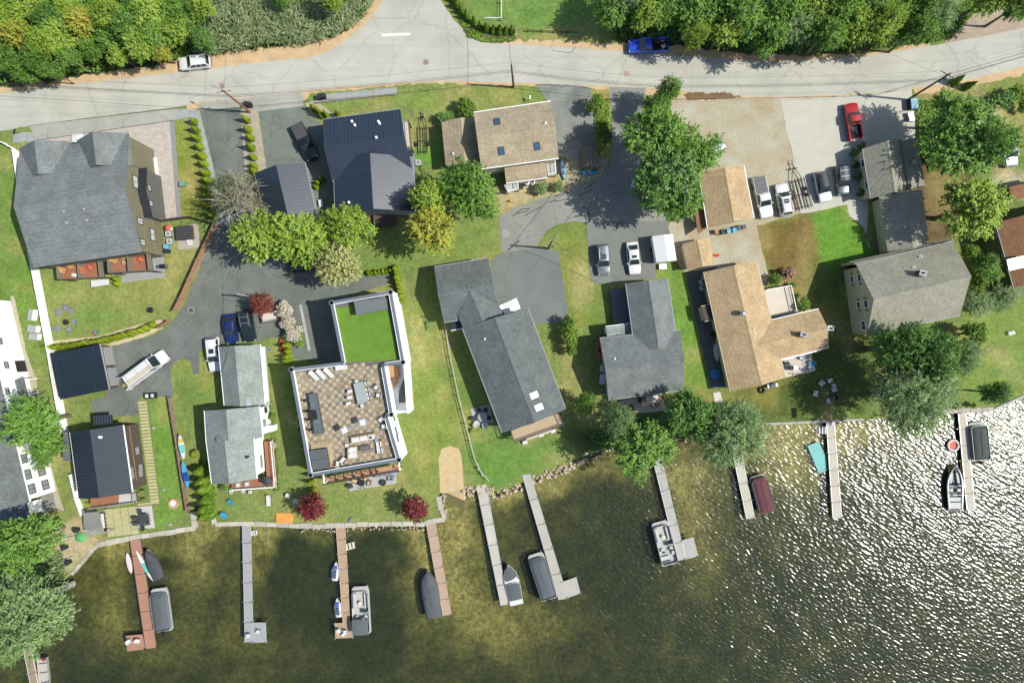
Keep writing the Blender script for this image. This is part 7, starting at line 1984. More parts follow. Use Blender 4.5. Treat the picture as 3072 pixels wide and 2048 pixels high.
def leaves(name,P,Nn,size,m,rg,aspect=0.6,axis=None):
    """one bent quad per leaf spray"""
    n = len(P)
    Nn = Nn / (np.linalg.norm(Nn,axis=1,keepdims=True) + 1e-9)
    t = rg.normal(size=(n,3)) if axis is None else axis + rg.normal(size=(n,3)) * 0.35
    t = t - Nn * (t * Nn).sum(1,keepdims=True); t /= np.linalg.norm(t,axis=1,keepdims=True) + 1e-9
    b = np.cross(Nn,t)
    s = (size * rg.uniform(0.6,1.35,n))[:,None]
    V = np.empty((n,4,3))
    V[:,0] = P - t * s * .5; V[:,1] = P + b * s * aspect * .5 - Nn * s * .12; V[:,2] = P + t * s * .5; V[:,3] = P - b * s * aspect * .5 - Nn * s * .12
    me = bpy.data.meshes.new(name)
    me.vertices.add(4 * n); me.vertices.foreach_set('co',V.astype(np.float32).ravel())
    me.loops.add(4 * n); me.loops.foreach_set('vertex_index',np.arange(4 * n,dtype=np.int32))
    me.polygons.add(n); me.polygons.foreach_set('loop_start',np.arange(0,4 * n,4,dtype=np.int32)); me.polygons.foreach_set('loop_total',np.full(n,4,np.int32))
    a = me.attributes.new('leaf','FLOAT','FACE'); a.data.foreach_set('value',rg.uniform(0,1,n).astype(np.float32))
    me.update(calc_edges=True)
    if m: me.materials.append(m)
    return me
def sphere_pts(rg,n):
    v = rg.normal(size=(n,3)); return v / np.linalg.norm(v,axis=1,keepdims=True)
CROWNS = {}
def broad_crown(seed,n=9000,K=46,flat=0.75,leaf=0.05,rc=(0.2,0.34),loose=0.0,aspect=0.62):
    """unit crown (radius about 1): uneven lobes made of leafy branchlets that point outwards, gaps between them"""
    rg = np.random.default_rng(seed)
    nl = max(7,K // 4)                                   # lobes
    a = np.arange(nl) * 2.39996 + rg.uniform(-.4,.4,nl); el = np.arcsin(np.linspace(-.12,.97,nl) + rg.uniform(-.06,.02,nl))
    d = np.stack([np.cos(a) * np.cos(el),np.sin(a) * np.cos(el),np.sin(el)],1)
    stretch = 1 + .2 * np.cos(a - rg.uniform(0,6.28))
    lc = d * (rg.uniform(.42,.66,nl) * stretch)[:,None]; lr = rg.uniform(.3,.46,nl)
    lc[:,2] *= flat
    nb = K * 13                                           # branchlets
    li = rg.choice(nl,nb,p=lr ** 2 / (lr ** 2).sum())
    sd = sphere_pts(rg,nb); sd[:,2] = sd[:,2] * .75 + .18
    out = lc[li] + sd * .5; out /= np.linalg.norm(out,axis=1,keepdims=True) + 1e-9
    b0 = lc[li] + sd * (lr[li] * rg.uniform(.35,.85,nb))[:,None] * np.array((1,1,.8))
    bd = sd * .7 + out * .6 + rg.normal(size=(nb,3)) * .3 + np.array((0,0,-.05)); bd /= np.linalg.norm(bd,axis=1,keepdims=True)
    bl = rg.uniform(.16,.34,nb) * (1 + loose)
    bi = rg.integers(0,nb,n); f = rg.uniform(0,1,n) ** .8
    P = b0[bi] + bd[bi] * (bl[bi] * f)[:,None] + rg.normal(size=(n,3)) * (.055 * (1.15 - f))[:,None] * np.array((1,1,.6))
    Nn = sd[bi] * .45 + np.array((.22,0,1.0)) + rg.normal(size=(n,3)) * .33
    return P,Nn,np.concatenate([lc,b0[:nl]]),leaf,aspect,rg,bd[bi]
M_BARK = mat('bark_grey',C(140,124,106),.95,.2,2.0,.2,14,.3)
M_BARKP = mat('bark_pale',C(206,198,182),.9,.12,2.0,.15,14)
def tree_meshes(key,seed,m,n,K,flat,leaf,height_k,loose=0.0,bark=None,limbs=9,aspect=.62,rc=(0.2,.34),bare=0):
    """crown, trunk and limbs of a unit-radius tree; crown centre at height height_k"""
    if key in CROWNS: return CROWNS[key]
    P,Nn,c,lf,asp,rg,axd = broad_crown(seed,n,K,flat,leaf,rc,loose,aspect)
    P = P + np.array((0,0,height_k))
    cr = leaves('crown',P,Nn,np.full(n,lf),m,rg,asp,axd)
    bk = bark or M_BARK
    tk = MB().tube([(0,0,-0.02),(.01,.02,height_k * .4),(-.02,.01,height_k * .8),(0,0,height_k + .2)],[.085,.06,.045,.02],8).mesh('trunk',bk,smooth=60)
    lm = []
    pick = rg.choice(len(c),min(len(c),limbs),replace=False)
    for i in pick:
        e = c[i]; z0 = height_k * rg.uniform(.45,.95)
        mid = (e[0] * .45,e[1] * .45,z0 + (e[2] + height_k - z0) * .35)
        lm.append(MB().tube([(0,0,z0),mid,(e[0],e[1],e[2] + height_k)],[.035,.022,.008],5).mesh('limb',bk,smooth=60))
    for i in range(bare):
        a = rg.uniform(0,6.28); el = rg.uniform(.3,1.1); l = rg.uniform(.75,1.15)
        z0 = height_k * rg.uniform(.8,1.1); e = np.array((math.cos(a) * math.cos(el),math.sin(a) * math.cos(el),math.sin(el) * .7)) * l
        mb = MB().tube([(0,0,z0),tuple(e * .5 + np.array((rg.uniform(-.06,.06),rg.uniform(-.06,.06),z0))),tuple(e + np.array((0,0,z0)))],[.022,.014,.005],5)
        for q in range(4):
            f = rg.uniform(.35,.9); s = e * f + np.array((0,0,z0)); d2 = e * .35 + rg.normal(size=3) * .16
            mb.tube([tuple(s),tuple(s + d2)],[.010,.003],4)
        lm.append(mb.mesh('branch',bk))
    CROWNS[key] = (cr,tk,lm)
    return CROWNS[key]
def tree(name,label,px,r_px,h_crown,key,cat='tree',group=None,rz=None,sz=None,trunk=True):
    """px, r_px: crown centre and radius in the photo; h_crown: height of the crown centre"""
    cr,tk,lm = CROWNS[key]
    x,y = W(*px,h_crown); s = r_px / PPM * (CAM_H - h_crown) / CAM_H * .95
    hk = HK_[key]
    t = thing(name,label,cat,(x,y,0),rnd.uniform(0,6.28) if rz is None else rz,group)
    szz = sz if sz else h_crown / hk
    t.scale = (s * rnd.uniform(.88,1.13),s * rnd.uniform(.88,1.13),szz * rnd.uniform(.92,1.08))
    link('crown',cr,t)
    if trunk: link('trunk',tk,t)
    for l in lm: link('limb' if l.name.startswith('limb') else 'branch',l,t)
    return t
HK_ = {}
def define(key,seed,m,n=9000,K=46,flat=.75,leaf=.05,hk=1.35,**k):
    if leaf < .06: n = int(n * 1.35); leaf = leaf * 1.22
    HK_[key] = hk; tree_meshes(key,seed,m,n,K,flat,leaf,hk,**k)
LG = leaf_mat('leaf_mid',C(74,118,40),C(150,200,80))
LD = leaf_mat('leaf_deep',C(62,104,40),C(132,182,80))
LY = leaf_mat('leaf_lime',C(112,152,40),C(192,224,88))
LA = leaf_mat('leaf_autumn',C(140,162,44),C(220,224,92),accent=C(232,206,84))
LP = leaf_mat('leaf_pale',C(150,160,74),C(222,222,146))
LGG = leaf_mat('leaf_greygreen',C(92,130,66),C(172,204,128))
LR = leaf_mat('leaf_red',C(84,18,24),C(160,58,62))
LRB = leaf_mat('leaf_redbrown',C(98,38,30),C(178,92,70))
LARB = leaf_mat('leaf_arborvitae',C(124,158,36),C(196,216,70))
LBUSH = leaf_mat('leaf_bush',C(80,122,34),C(160,198,74))
LFLOW = leaf_mat('petal_white',C(206,190,160),C(250,240,220))
LRUST = leaf_mat('petal_rust',C(160,110,82),C(224,176,148))
LREED = leaf_mat('reed_blade',C(94,128,68),C(192,206,146))
LDEAD = leaf_mat('leaf_sparse',C(122,124,84),C(190,186,142))
define('mid1',11,LG); define('mid2',12,LG,10500,52); define('mid3',17,LD,10000,50); define('mid4',23,LG,8000,40,loose=.1)
define('deep1',31,LD,9500,48); define('deep2',37,LD,9000,40,bark=M_BARKP)
define('lime1',41,LY,7500,40,loose=.12,leaf=.055); define('lime2',43,LY,9000,46,leaf=.055)
define('lime3',47,LY,8500,36,loose=.25,leaf=.055); define('aut1',51,LA,7500,40,loose=.1,leaf=.055); define('pale1',55,LP,7500,42,loose=.1,leaf=.055)
define('grey1',61,LGG,12000,60,loose=.12,leaf=.055,aspect=.28,bark=M_BARKP,bare=3); define('grey2',67,LGG,10000,54,loose=.15,leaf=.055,aspect=.28,bark=M_BARKP,bare=4)
define('red1',71,LR,8000,40,leaf=.075,flat=.8,hk=1.1,rc=(.26,.4)); define('redb',73,LRB,7000,40,leaf=.085,aspect=.4,flat=.8,hk=1.1)
define('dead1',81,LDEAD,1500,30,loose=.35,leaf=.07,bark=M_BARKP,limbs=12,bare=26,aspect=.3)
define('bush1',91,LBUSH,3500,26,leaf=.11,hk=.75,limbs=4,rc=(.3,.45)); define('bush2',93,LBUSH,3000,22,leaf=.13,hk=.75,limbs=4,rc=(.3,.5)); define('bushd',95,LD,3200,24,leaf=.12,hk=.75,limbs=4,rc=(.3,.5))
define('hyd',97,LFLOW,2600,30,leaf=.15,aspect=.9,hk=.75,limbs=3,rc=(.2,.4)); define('rust',99,LRUST,2400,24,leaf=.16,aspect=.8,hk=.75,limbs=3,rc=(.3,.5)); define('olive',101,LGG,3000,24,leaf=.12,hk=.75,limbs=4,rc=(.3,.5))
# individual trees
T = [
 ('broadleaf_tree','lime green spreading tree at the near edge of the court, first from the fence',(800,706),84,7.5,'lime1'),
 ('broadleaf_tree','lime green tree between the metal roofed garage and the court',(900,712),92,7.5,'lime3'),
 ('broadleaf_tree','lime green tree below the metal roofed house',(1040,680),86,7.5,'lime2'),
 ('broadleaf_tree','lime green limb reaching over the parked black suv',(955,735),60,6.5,'lime1'),
 ('broadleaf_tree','pale yellowish tree overhanging the court above the flat-roofed house',(1020,800),78,7.0,'pale1'),
 ('broadleaf_tree','thin greyish tree with bare pale branches over the court driveway',(712,610),85,7.5,'dead1'),
 ('broadleaf_tree','second thin greyish tree with bare twigs nearer the garage',(730,560),70,7.0,'dead1'),
 ('broadleaf_tree','olive tree at the foot of the bare greyish trees',(690,575),50,5.0,'grey2'),
 ('broadleaf_tree','full green tree left of the tan roofed house porch',(1402,575),102,8.0,'mid2'),
 ('broadleaf_tree','yellow-green tree beside the metal roofed house',(1285,598),72,7.5,'lime2'),
 ('broadleaf_tree','yellow autumn tree on the lawn above the long grey house',(1292,690),92,7.5,'aut1'),
 ('broadleaf_tree','upper crown of the big green trees beside the gravel yard',(1965,400),100,8.5,'mid1'),
 ('broadleaf_tree','lower big green tree shading the asphalt lane',(1990,545),118,9.0,'mid3'),
 ('broadleaf_tree','green tree leaning over the gravel yard next to the brown garage',(2075,470),88,8.0,'mid4'),
 ('broadleaf_tree','green tree tip hanging over the asphalt pad',(2045,600),72,7.5,'mid1'),
 ('broadleaf_tree','small green tree growing round the roadside pole',(2005,275),44,5.5,'mid2'),
 ('broadleaf_tree','second small tree below the roadside pole',(1968,320),40,4.5,'deep1'),
 ('broadleaf_tree','huge green tree behind the beige garage',(2890,425),130,8.5,'mid2'),
 ('broadleaf_tree','green tree near the leaning pole, smaller than its neighbour',(2850,345),66,6.5,'mid1'),
 ('broadleaf_tree','dense green tree right of the huge one by the silver car',(2965,440),80,9.0,'mid4'),
 ('broadleaf_tree','bright green round tree between beige wing and green house',(2925,622),122,9.0,'lime2'),
 ('broadleaf_tree','dark green tree in front of the beige house',(2702,1045),105,9.0,'deep1'),
 ('broadleaf_tree','second dark green tree joined to the one before the beige house',(2790,1060),92,9.0,'deep2'),
 ('broadleaf_tree','olive tree right of the dark green pair',(2885,1075),66,7.0,'grey2'),
 ('broadleaf_tree','feathery grey-green tree overhanging the lake by the last dock',(2712,1195),128,8.0,'grey1'),
 ('broadleaf_tree','feathery grey-green tree next to the round shore bushes',(2790,1170),80,7.5,'grey2'),
 ('broadleaf_tree','green tree on the lawn corner above the last dock',(2982,1178),42,5.0,'deep1'),
 ('broadleaf_tree','feathery green tree over the sectional dock',(1915,1345),96,8.0,'mid4'),
 ('broadleaf_tree','olive tree between the L-shaped house and the shore',(1850,1262),62,7.0,'grey2'),
 ('broadleaf_tree','dark green tree shading the shore left of the shaded lawn',(2075,1255),88,8.0,'deep2'),
 ('broadleaf_tree','feathery grey-green tree leaning over the maroon boat dock',(2185,1295),105,8.0,'grey1'),
 ('broadleaf_tree','small sapling beside the patio of the L-shaped house',(1752,1205),36,4.0,'mid1'),
 ('broadleaf_tree','green tree overhanging the white house wall',(115,1262),82,7.0,'mid2'),
 ('broadleaf_tree','second green tree beside the white house, nearer the cottage',(140,1345),55,6.0,'mid1'),
 ('broadleaf_tree','green tree below the white house porch',(80,1625),105,8.0,'mid4'),
 ('broadleaf_tree','large grey-green tree filling the lake corner',(100,1815),132,8.5,'grey1'),
 ('broadleaf_tree','second grey-green tree in the lake corner, lower',(20,1900),90,8.0,'grey2'),
 ('red_maple','red-brown feathery maple in the court beside the dark cars',(790,912),42,3.2,'redb'),
 ('red_maple','round crimson maple by the sea wall next to the orange mat',(938,1524),46,3.0,'red1'),
 ('red_maple','round crimson maple by the sea wall next to the pinkish dock',(1252,1524),41,3.0,'red1'),
 ('shrub','white flowering hydrangea behind the utility trailer',(852,928),31,1.2,'hyd'),
 ('shrub','second white flowering hydrangea, below the first',(868,968),24,1.1,'hyd'),
 ('shrub','green hydrangea with white blooms beside the kerb',(882,1006),33,1.2,'bush1'),
 ('shrub','white blooms over the green hydrangea beside the kerb',(884,1004),30,1.3,'hyd'),
 ('shrub','yellow-green shrub between the hydrangeas',(872,978),16,.9,'olive'),
 ('shrub','leafy green shrub at the corner of the tan house wing',(1400,322),38,1.8,'bush1'),
 ('shrub','low dark shrub beside the tan house wing',(1338,358),26,1.2,'bushd'),
 ('shrub','bright shrub on the grass strip nearest the road',(1788,316),32,2.2,'bush2'),
 ('shrub','loose shrub in the middle of the grass strip',(1802,385),32,2.4,'bush1'),
 ('shrub','round shrub above the fabric shelter',(1818,412),24,2.0,'bushd'),
 ('shrub','round clipped shrub before the tan house, nearer the tanks',(1626,568),24,1.1,'olive'),
 ('shrub','round clipped shrub before the tan house, nearer the kayak',(1677,561),19,1.0,'olive'),
 ('shrub','tall green shrub next to the asphalt pad, upper one of three',(1706,972),30,1.9,'bush2'),
 ('shrub','tall green shrub next to the long grey house, middle one of three',(1710,1008),30,1.9,'bush2'),
 ('shrub','tall green shrub next to the long grey house, lowest of three',(1714,1044),26,1.8,'bush1'),
 ('shrub','round bright green shrub beside the beige deck',(2328,838),22,1.1,'bush2'),
 ('shrub','round rust-coloured shrub beside the beige deck',(2367,819),24,1.1,'rust'),
 ('shrub','small green shrub at the beige deck corner',(2376,856),11,.7,'bush1'),
 ('shrub','small shrub along the beige deck railing',(2388,888),12,.7,'bush1'),
 ('shrub','tufted green shrub between beige deck and brown wing',(2408,915),25,1.2,'bush2'),
 ('shrub','round shrub along the beige garage, nearest the road',(2584,440),13,.8,'bushd'),
 ('shrub','round shrub along the beige garage, second from the road',(2561,458),13,.8,'bushd'),
 ('shrub','round shrub along the beige garage, third from the road',(2567,496),13,.8,'bushd'),
 ('shrub','round shrub along the beige garage, fourth from the road',(2573,532),13,.8,'bushd'),
 ('shrub','round shrub along the beige garage, farthest from the road',(2583,579),13,.8,'bushd'),
 ('shrub','green shrub between beige house and green house, uppermost',(2900,755),28,2.2,'bush2'),
 ('shrub','leafy small tree against the green house wall',(2950,805),44,3.5,'mid1'),
 ('shrub','loose shrub below the leafy small tree by the green house',(2925,852),38,2.5,'bush1'),
 ('shrub','olive thicket below the green house, left half',(2930,905),52,3.0,'grey2'),
 ('shrub','olive thicket below the green house, right half',(3010,900),52,3.0,'grey2'),
 ('shrub','bright green shrub at the corner of the beige house lawn',(2918,1000),48,2.5,'bush2'),
 ('shrub','dark round bush on the roadside lawn at the picture edge',(3063,328),15,.9,'bushd'),
 ('shrub','round green bush on the roadside lawn, left of a pair',(3015,300),36,1.6,'bushd'),
 ('shrub','round green bush on the roadside lawn, right of a pair',(3055,285),36,1.6,'bush1'),
 ('shrub','small round bush at the stone sea wall, left of the last dock',(2866,1217),12,.7,'bush1'),
 ('shrub','small round bush at the stone sea wall, right of the last dock',(2919,1215),12,.7,'bush1'),
 ('shrub','yellow flowering shrub by the wall of the light grey house',(588,1362),16,.9,'aut1'),
 ('shrub','orange shrub on the lawn by the shaded patio',(1418,1292),10,.5,'aut1'),
 ('shrub','small bush by the corner flower bed of the light grey deck',(672,1462),14,.7,'bush1'),
 ('shrub','white flowering bush beside the light grey house deck',(822,1336),11,.7,'hyd'),
 ('shrub','green bush along the wall of the light grey house',(818,1248),14,.9,'bush1'),
]
for a in T: tree(*a)
# woods on either side of the side street: each tree an individual
rw = random.Random(21)
def wood(name,label_fmt,spots,keys,hmin,hmax):
    for i,(x,y,r_) in enumerate(spots):
        tree(name,label_fmt % (ORD[i % 20] if i < 20 else ORD[i - 20] + ' of the upper row, counted'),(x,y),r_,rw.uniform(hmin,hmax),keys[i % len(keys)],'tree','trees of the roadside wood')
WL = sorted([(20,40,62),(85,20,60),(150,60,55),(60,110,58),(130,130,52),(20,180,52),(205,30,58),(260,70,55),(200,120,55),(320,40,60),(390,20,62),(340,110,58),(280,150,48),(400,90,60),(450,40,58),(470,110,55),(520,30,55),(530,95,52),(570,60,46),(430,150,46),(360,165,42),(215,180,42),(120,190,42),(70,220,38),(600,20,45),(610,120,36),(490,160,36),(845,0,34),(1000,5,36),(160,215,30)])
kl = ['lime2','mid1','aut1','mid4','lime1','mid2','lime2','mid3','mid1','lime1']
for i,(x,y,r_) in enumerate(WL):
    lb = ('yellow-green','mid green','yellow-tinged','loose green','lime green','full green','bright lime','dark green','leafy green','pale lime')[i % 10]
    tree('woodland_tree','%s tree in the wood beside the white suv, %s from the picture edge' % (lb,ORD[i] if i < 20 else 'twenty-' + ORD[i - 20] if i < 29 else 'thirtieth'),(x,y),r_,rw.uniform(3.5,6.0),kl[i % 10],'tree','trees of the wood beside the white suv')
WR = sorted([(1838,25,66),(1935,42,62),(1900,-25,70),(1990,15,72),(2070,55,74),(2075,112,40),(2140,20,74),(2165,95,60),(2235,50,76),(2300,110,62),(2330,40,78),(2400,80,70),(2420,10,70),(2480,100,66),(2510,40,72),(2570,90,56),(2600,20,70),(2640,85,58),(2700,40,70),(2740,100,52),(2790,50,60),(2775,-10,60),(2980,-20,70),(3060,10,62)])
kr = ['mid1','grey2','lime2','mid2','mid4','lime1','mid3','lime3','mid1','mid2']
for i,(x,y,r_) in enumerate(WR):
    lb = ('mid green','grey-green','bright lime','full green','loose green','lime green','dense green','loose lime','leafy green','round green')[i % 10]
    tree('woodland_tree','%s tree in the wood beside the blue pickup, %s from the side street' % (lb,ORD[i] if i < 20 else 'twenty-' + ORD[i - 20]),(x,y),r_,rw.uniform(5.5,7.5),kr[i % 10],'tree','trees of the wood beside the blue pickup')
# narrow conical arborvitaes
def cone_mesh(seed,n,m,fat=1.0):
    rg = np.random.default_rng(seed)
    f = rg.uniform(0,1,n) ** 1.5; a = rg.uniform(0,6.283,n)
    r_ = (np.minimum(1,.55 + f * 4) * (1 - f) ** .75) * (1 + .13 * np.sin(a * 5 + f * 14)) * rg.uniform(.78,1.05,n) * fat
    P = np.stack([r_ * np.cos(a),r_ * np.sin(a),f * 1.0 + .02],1)
    Nn = np.stack([np.cos(a),np.sin(a),np.full(n,.9)],1) + rg.normal(size=(n,3)) * .3
    ax = np.stack([np.cos(a) * .35,np.sin(a) * .35,np.ones(n)],1)
    P[:,2] *= 1.0
    me = leaves('crown',P,Nn,np.full(n,.34),m,rg,.5,ax)
    return me
CONE = [cone_mesh(i,1300,LARB) for i in (1,2,3)]
CONED = [cone_mesh(i,1300,LBUSH) for i in (4,5)]
CTR = MB().tube([(0,0,-.02),(0,0,.8)],[.08,.02],6).mesh('trunk',M_BARK)
def cone(px,r,h,label,group,me=None,name='arborvitae'):
    x,y = W(*px)
    t = thing(name,label,'evergreen',(x,y,0),rnd.uniform(0,6.28),group)
    q_ = rnd.uniform(.82,1.2); t.scale = (r * q_ * rnd.uniform(.92,1.08),r * q_,h * rnd.uniform(.82,1.14)); t.rotation_euler = (rnd.uniform(-.06,.06),rnd.uniform(-.06,.06),t.rotation_euler.z)
    link('crown',me or CONE[rnd.randrange(3)],t); link('trunk',CTR,t)
    return t
for i,p in enumerate([(345,268),(368,372),(388,462),(408,562),(436,668),(455,765),(480,868),(500,962),(515,1060),(500,1145),(495,1250),(545,1365)]):
    cone(tG(p),.6 * rnd.uniform(.92,1.1),2.6 * rnd.uniform(.92,1.08),'small conical arborvitae beside the paver drive lawn, %s from the road' % ORD[i],'arborvitaes left of the court driveway')
for i,p in enumerate([(962,252),(978,362),(1000,462),(1012,575),(1028,680),(1050,788),(1035,850)]):
    cone(tG(p),.6 * rnd.uniform(.92,1.1),2.5 * rnd.uniform(.9,1.08),'small conical arborvitae on the pebble bed by the pole, %s from the road' % ORD[i],'arborvitaes right of the court driveway')
for i,p in enumerate([(1745,112),(1790,150),(1835,188),(1895,205),(2040,190)]):
    cone(tG(p),.52,2.6,'arborvitae in the short row at the metal roofed house driveway, %s from the road' % ORD[i],'arborvitaes at the metal roofed house')
for i,p in enumerate([(1765,1030),(1800,985),(1835,950)]):
    cone(tG(p),.45,2.4,'arborvitae in the gap beside the metal roofed garage, %s from the eaves' % ORD[i],'arborvitaes beside the garage')
hp_ = densify(WP([(150,1042),(230,1034),(300,1024),(370,1008),(430,990),(462,974)]),.72)
for i,p in enumerate(hp_):
    q = (p.x * PPM + 1536,1024 - p.y * PPM)
    cone(q,.55,2.1 if i < len(hp_) - 3 else 1.6,'arborvitae in the curved hedge above the black garage, %s from the white fence' % (ORD[i] if i < 20 else 'twenty-' + ORD[i - 20]),'curved hedge above the black garage')
hp_ = densify(WP([(1352,-20),(1372,20),(1402,56),(1440,84),(1480,96),(1535,98)]),.95)
for i,p in enumerate(hp_):
    cone((p.x * PPM + 1536,1024 - p.y * PPM),.55,2.3,'arborvitae in the corner hedge, %s along from the side street' % ORD[i],'corner hedge at the side street',CONED[i % 2])
for i,p in enumerate([(1420,215),(1440,285),(1450,345),(1430,400)]):
    cone(tE(p),.62,2.6,'yellow-green evergreen beside the red canoe, %s from the court' % ORD[i],'evergreens beside the red canoe')
for i in range(17):
    f = i / 16; x_ = 884 + (946 - 884) * f; y_ = 1120 + (1490 - 1120) * f
    cone((x_,y_),.5,2.3,'evergreen along the side wall of the flat-roofed house, %s from the court' % ORD[i],'evergreens along the flat-roofed house',CONE[i % 3] if i > 11 else CONED[i % 2])
for i in range(8):
    f = i / 7; cone((1186 + 18 * f,806 + 98 * f),.58,1.9,'bright hedge evergreen beside the flat-roofed house turf, %s from the lawn corner' % ORD[i],'bright hedge beside the turf roof')
for i in range(7):
    f = i / 6; cone((1106 + 66 * f,820 - 8 * f),.45,1.3,'small hedge evergreen along the court end, %s from the pale tree' % ORD[i],'small hedge at the court end')
for i,p in enumerate([(1400,535),(1400,595)]):
    cone(t7(p),.6,1.6,'plump evergreen between the duplex balconies, %s from the house' % ORD[i],'evergreens at the duplex patio')
for i,p in enumerate([(255,130),(268,190),(275,250),(290,310),(285,370),(292,415)]):
    cone(tE4(p),1.05,4.2,'tall feathery evergreen beside the board fence, %s from the house' % ORD[i],'tall evergreens beside the board fence',CONED[i % 2])
for i,p in enumerate([(2860,250),(2895,262)]):
    cone(p,.7,3.0,'young dark conifer on the road verge, %s from the leaning pole' % ORD[i],'young conifers on the road verge',CONED[i % 2],'conifer')
# reeds and undergrowth: nobody could count these
def in_poly_pts(poly,n,rg):
    P = WP(poly); xs = [p[0] for p in P]; ys = [p[1] for p in P]; out = np.empty((0,2))
    while len(out) < n:
        q = np.stack([rg.uniform(min(xs),max(xs),n),rg.uniform(min(ys),max(ys),n)],1)
        out = np.concatenate([out,q[inside(q[:,0],q[:,1],P)]])
    return out[:n]
rg = np.random.default_rng(5)
q = in_poly_pts([(560,-160),(1130,-160),(1130,20),(1075,85),(1010,122),(930,142),(800,146),(700,164),(640,172),(600,172),(590,80)],17000,rg)
n = len(q); lean = rg.normal(size=(n,2)) * .55 + np.array((.35,.3)); hgt = rg.uniform(1.0,2.3,n)
P = np.stack([q[:,0] + lean[:,0] * .3,q[:,1] + lean[:,1] * .3,hgt],1)
ax = np.stack([lean[:,0] * 1.4,lean[:,1] * 1.4,rg.uniform(.1,.7,n)],1)
Nn = np.stack([-lean[:,0] * .4,-lean[:,1] * .4,np.ones(n)],1) + rg.normal(size=(n,3)) * .3
stuff(link('reeds',leaves('reeds',P,Nn,np.full(n,.95),LREED,rg,.13,ax)),'tall pale reeds filling the wet ground beside the side street','reeds')
def undergrowth(name,label,poly,n,zmax,m,size,seed):
    rg = np.random.default_rng(seed); q = in_poly_pts(poly,n,rg)
    z = vnoise(q[:,0],q[:,1],1.8,seed) * zmax * rg.uniform(.4,1,n)
    P = np.stack([q[:,0],q[:,1],z + .05],1); Nn = np.stack([np.zeros(n),np.zeros(n),np.ones(n)],1) + rg.normal(size=(n,3)) * .6
    stuff(link(name,leaves(name,P,Nn,np.full(n,size),m,rg,.6)),label,'undergrowth')
undergrowth('undergrowth','leafy undergrowth below the wood beside the white suv',[(-200,-160),(640,-160),(620,160),(540,180),(470,190),(330,212),(240,230),(0,262),(-200,290)],22000,2.2,LG,.42,3)
undergrowth('undergrowth','leafy undergrowth below the wood beside the blue pickup',[(1830,-160),(2840,-160),(2850,60),(2790,128),(2600,150),(2400,168),(2200,155),(2050,135),(1860,118)],20000,2.0,LD,.42,4)
undergrowth('undergrowth','weedy growth under the huge tree behind the beige garage',[(2745,300),(2850,300),(2960,340),(3000,420),(2960,520),(2880,480),(2790,520),(2750,400)],7000,.8,LG,.3,6)
undergrowth('undergrowth','weeds along the wooded shore',[(1760,1300),(1960,1240),(2180,1200),(2290,1240),(2280,1270),(2100,1300),(1800,1350)],5000,.6,LD,.3,7)
undergrowth('undergrowth','weeds on the mulch strip before the corner hedge',[(1365,35),(1420,90),(1470,112),(1540,112),(1545,125),(1450,128),(1400,112)],900,.3,LBUSH,.25,8)
undergrowth('undergrowth','weeds on the grass strip between two driveways',[(1780,300),(1828,300),(1836,420),(1800,470),(1790,400)],1500,.6,LY,.28,9)
undergrowth('undergrowth','green bank vegetation by the roadside pull-off',[(2780,130),(2850,40),(2960,-40),(2990,-20),(2900,60),(2850,118)],4500,.8,LBUSH,.34,10)
undergrowth('undergrowth','flower bed plants along the light grey house deck',[(806,1180),(818,1180),(842,1470),(826,1475)],900,.5,LBUSH,.25,11)
undergrowth('undergrowth','brush beside the lake corner trees',[(-60,1700),(90,1640),(190,1650),(200,1720),(120,1790),(-60,1920)],5000,.9,LGG,.34,12)
# ------------------------------------------------------------------ small things
def g0(px,z=0.0): return (*W(*px,z),z)
def bin_maker(name,cat,m,w=.6,d=.65,h=1.05):
    def make():
        t = thing(name,'bin',cat)
        MB().box((0,0,.06),(d * .86,w * .86,h - .1),0,1.12).build('body',m,t)
        MB().box((0.02,0,h - .035),(d * 1.04,w * 1.04,.06),0,.94).build('lid',m,t)
        for s in (-1,1): MB().tube([(-d * .4,s * w * .38 - .03,.1),(-d * .4,s * w * .38 + .03,.1)],.1,10).build('wheel',M_TYRE,t)
        MB().box((-d * .5,0,h - .14),(.05,w * .7,.05)).build('handle',m,t)
        return t
    return Placer(make)
bin_black = bin_maker('trash_bin','trash bin',mat('bin_black',C(56,58,60),.6,.08))
bin_blue = bin_maker('trash_bin','trash bin',mat('bin_blue',C(120,196,226),.6,.06))
bin_grey = bin_maker('trash_bin','trash bin',mat('bin_grey',C(96,104,104),.6,.06))
bin_brown = bin_maker('storage_bin','storage bin',mat('bin_brown',C(190,150,112),.7,.06),.6,.65,.8)
t2 = Tile(600,0,3.92)
bin_black(g0(t2((562,1245))),R(80),'black trash bin by the court pole, nearer the road lamp pole')
bin_black(g0(t2((603,1250))),R(80),'black trash bin by the court pole, farther from the pole')
bin_black(g0(t2((1418,1158))),R(95),'black trash bin on the stone strip, first beside the rail fence')
bin_black(g0(t2((1468,1148))),R(95),'black trash bin on the stone strip, second beside the rail fence')
bin_brown(g0(tK3((572,1362))),R(-78),'tan storage bin at the brown garage wall')
bin_black(g0(tK3((638,1366))),R(-78),'black bin at the brown garage wall next to the blue bins')
bin_blue(g0(tK3((708,1356))),R(-78),'pale blue bin at the brown garage wall, left of two')
bin_blue(g0(tK3((775,1346))),R(-78),'pale blue bin at the brown garage wall, right of two')
bin_grey(g0(tK3((828,1322))),R(-78),'grey bin at the brown garage wall, left of two')
bin_grey(g0(tK3((884,1308))),R(-78),'grey bin at the brown garage wall, at the end of the row')
bin_blue(g0(t6((1985,1538))),R(-10),'pale blue bin beside the duplex air conditioners')
bin_black(g0(t7((1990,215))),R(-10),'black bin below the duplex air conditioners')
t5 = Tile(2400,0,3.5)
